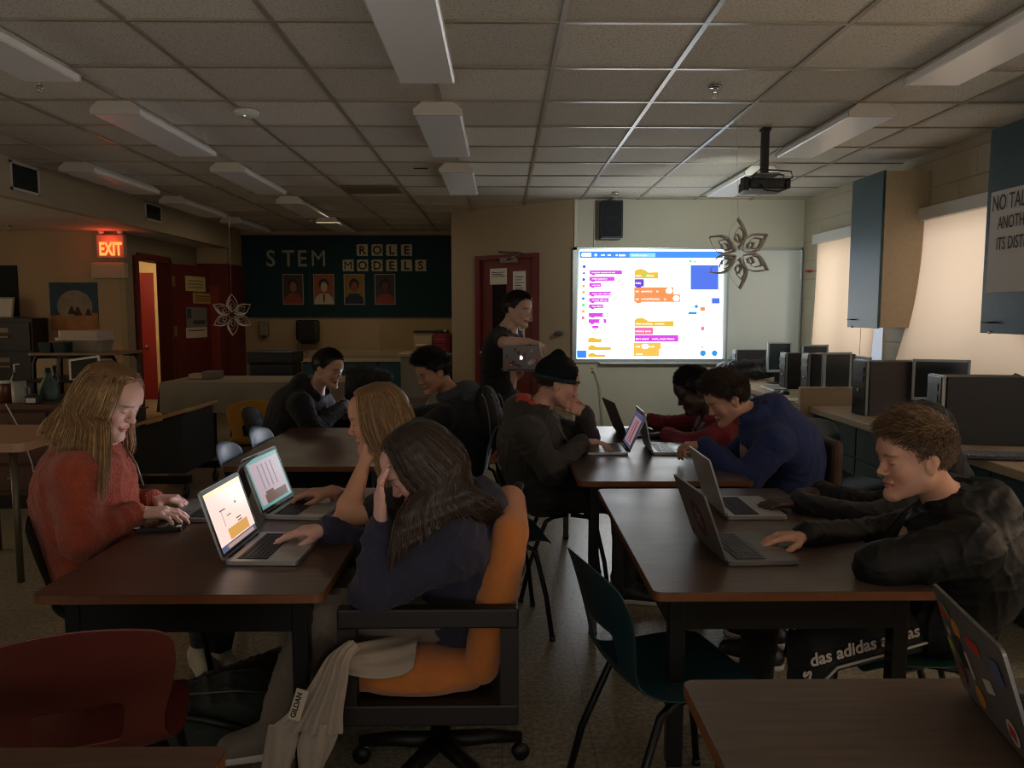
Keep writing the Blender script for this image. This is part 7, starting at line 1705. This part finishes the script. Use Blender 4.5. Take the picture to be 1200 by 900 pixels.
v, q = G.mesh(); o = np_mesh('brown_scarf', v, q, fabric('brown_cloth', (72, 54, 38), .9)); tag(o, 'rolled brown cloth lying on the floor beside the white shoe', 'cloth')
# black jacket heaped on the small back table
G = Field((-1.25, 5.9, .7), (-.3, 6.6, 1.12), .01)
G.ell(pp(422, 458, 6.15), (.24, .14, .10), None, .05)
for px, py, Y, r_ in ((402, 446, 6.2, .09), (415, 442, 6.2, .1), (432, 441, 6.2, .095), (445, 443, 6.15, .075), (420, 450, 6.15, .08)): G.ell(pp(px, py, Y), (.12, .12, r_), None, .05)
G.fold(.016, .12, 27, .4); G.plane_cut((0, 0, .722), (0, 0, -1)); v, q = G.mesh(); o = np_mesh('heaped_jacket', v, q, fabric('black_heap', (15, 15, 18), .8)); tag(o, 'black jacket heaped on the back table, right of the boy in black', 'jacket')
K_WIN = 1.0
# ------------------------------------------------------------------ light
def area(name, loc, rot, sx, sy, power, col, spread=180):
    l = bpy.data.lights.new(name, 'AREA'); l.shape = 'RECTANGLE'; l.size = sx; l.size_y = sy; l.energy = power; l.color = col; l.spread = R(spread)
    o = bpy.data.objects.new(name, l); C.objects.link(o); o.location = loc; o.rotation_euler = rot; return o
wpow = (20, 25, 150)
for i, (a, b) in enumerate(WINS):   # daylight outside each window, shining in through glass and blind
    area('window_daylight_%d' % (i+1), (XR+.5, (a+b)/2, 1.7), (0, R(90), 0), 1.3, (b-a)+.3, wpow[i]*K_WIN, (1.0, .97, .95))
area('hall_light', (-5.6, 10.6, 2.55), (0, 0, 0), .6, 1.6, 170, (1, .78, .48))
area('rear_fill_light', (-.5, -1.4, .9), (R(152), 0, 0), 5, 2.0, 58, (1, .95, .88))  # added soft fill aimed up at the ceiling, no lamp stands there
area('back_fill_light', (-2.3, 9.6, 2.6), (0, 0, 0), 1.6, 1.2, 9, (1, .8, .55))  # added warm fill for the dim back left, no fixture there
area('left_fill_light', (-6.9, 4.5, 1.5), (0, R(-90), 0), 1.4, 4, 26, (1, .78, .52))  # added warm fill for the left walls, stands in for unseen light
pl_ = bpy.data.lights.new('exit_glow', 'POINT'); pl_.energy = 1.1; pl_.color = (1, .08, .03); pl_.shadow_soft_size = .05
o = bpy.data.objects.new('exit_glow', pl_); C.objects.link(o); o.location = (ex.x, ex.y-.12, ex.z+.05)
pj = bpy.data.lights.new('projector_beam', 'SPOT'); pj.energy = 125; pj.color = (.92, 1, .94); pj.spot_size = R(78); pj.spot_blend = 1; pj.shadow_soft_size = .03
o = bpy.data.objects.new('projector_beam', pj); C.objects.link(o); o.location = (pr.x+.05, pr.y+.18, pr.z); tgt = V((1.9, YB, 1.75))-o.location; o.rotation_euler = tgt.to_track_quat('-Z', 'Y').to_euler()
W = bpy.data.worlds.new('world'); S.world = W; W.use_nodes = True; W.node_tree.nodes['Background'].inputs[0].default_value = (.75, .85, 1, 1); W.node_tree.nodes['Background'].inputs[1].default_value = .6
vs = S.view_settings; vs.view_transform = 'Standard'; vs.look = 'None'; vs.gamma = 1; vs.use_curve_mapping = False; vs.exposure = 0
S.display_settings.display_device = 'sRGB'
S.cycles.max_bounces = 8; S.cycles.diffuse_bounces = 5; S.cycles.glossy_bounces = 4; S.cycles.transparent_max_bounces = 12; S.cycles.sample_clamp_indirect = 4
S.cycles.filter_width = 1.1; S.cycles.caustics_reflective = False; S.cycles.caustics_refractive = False
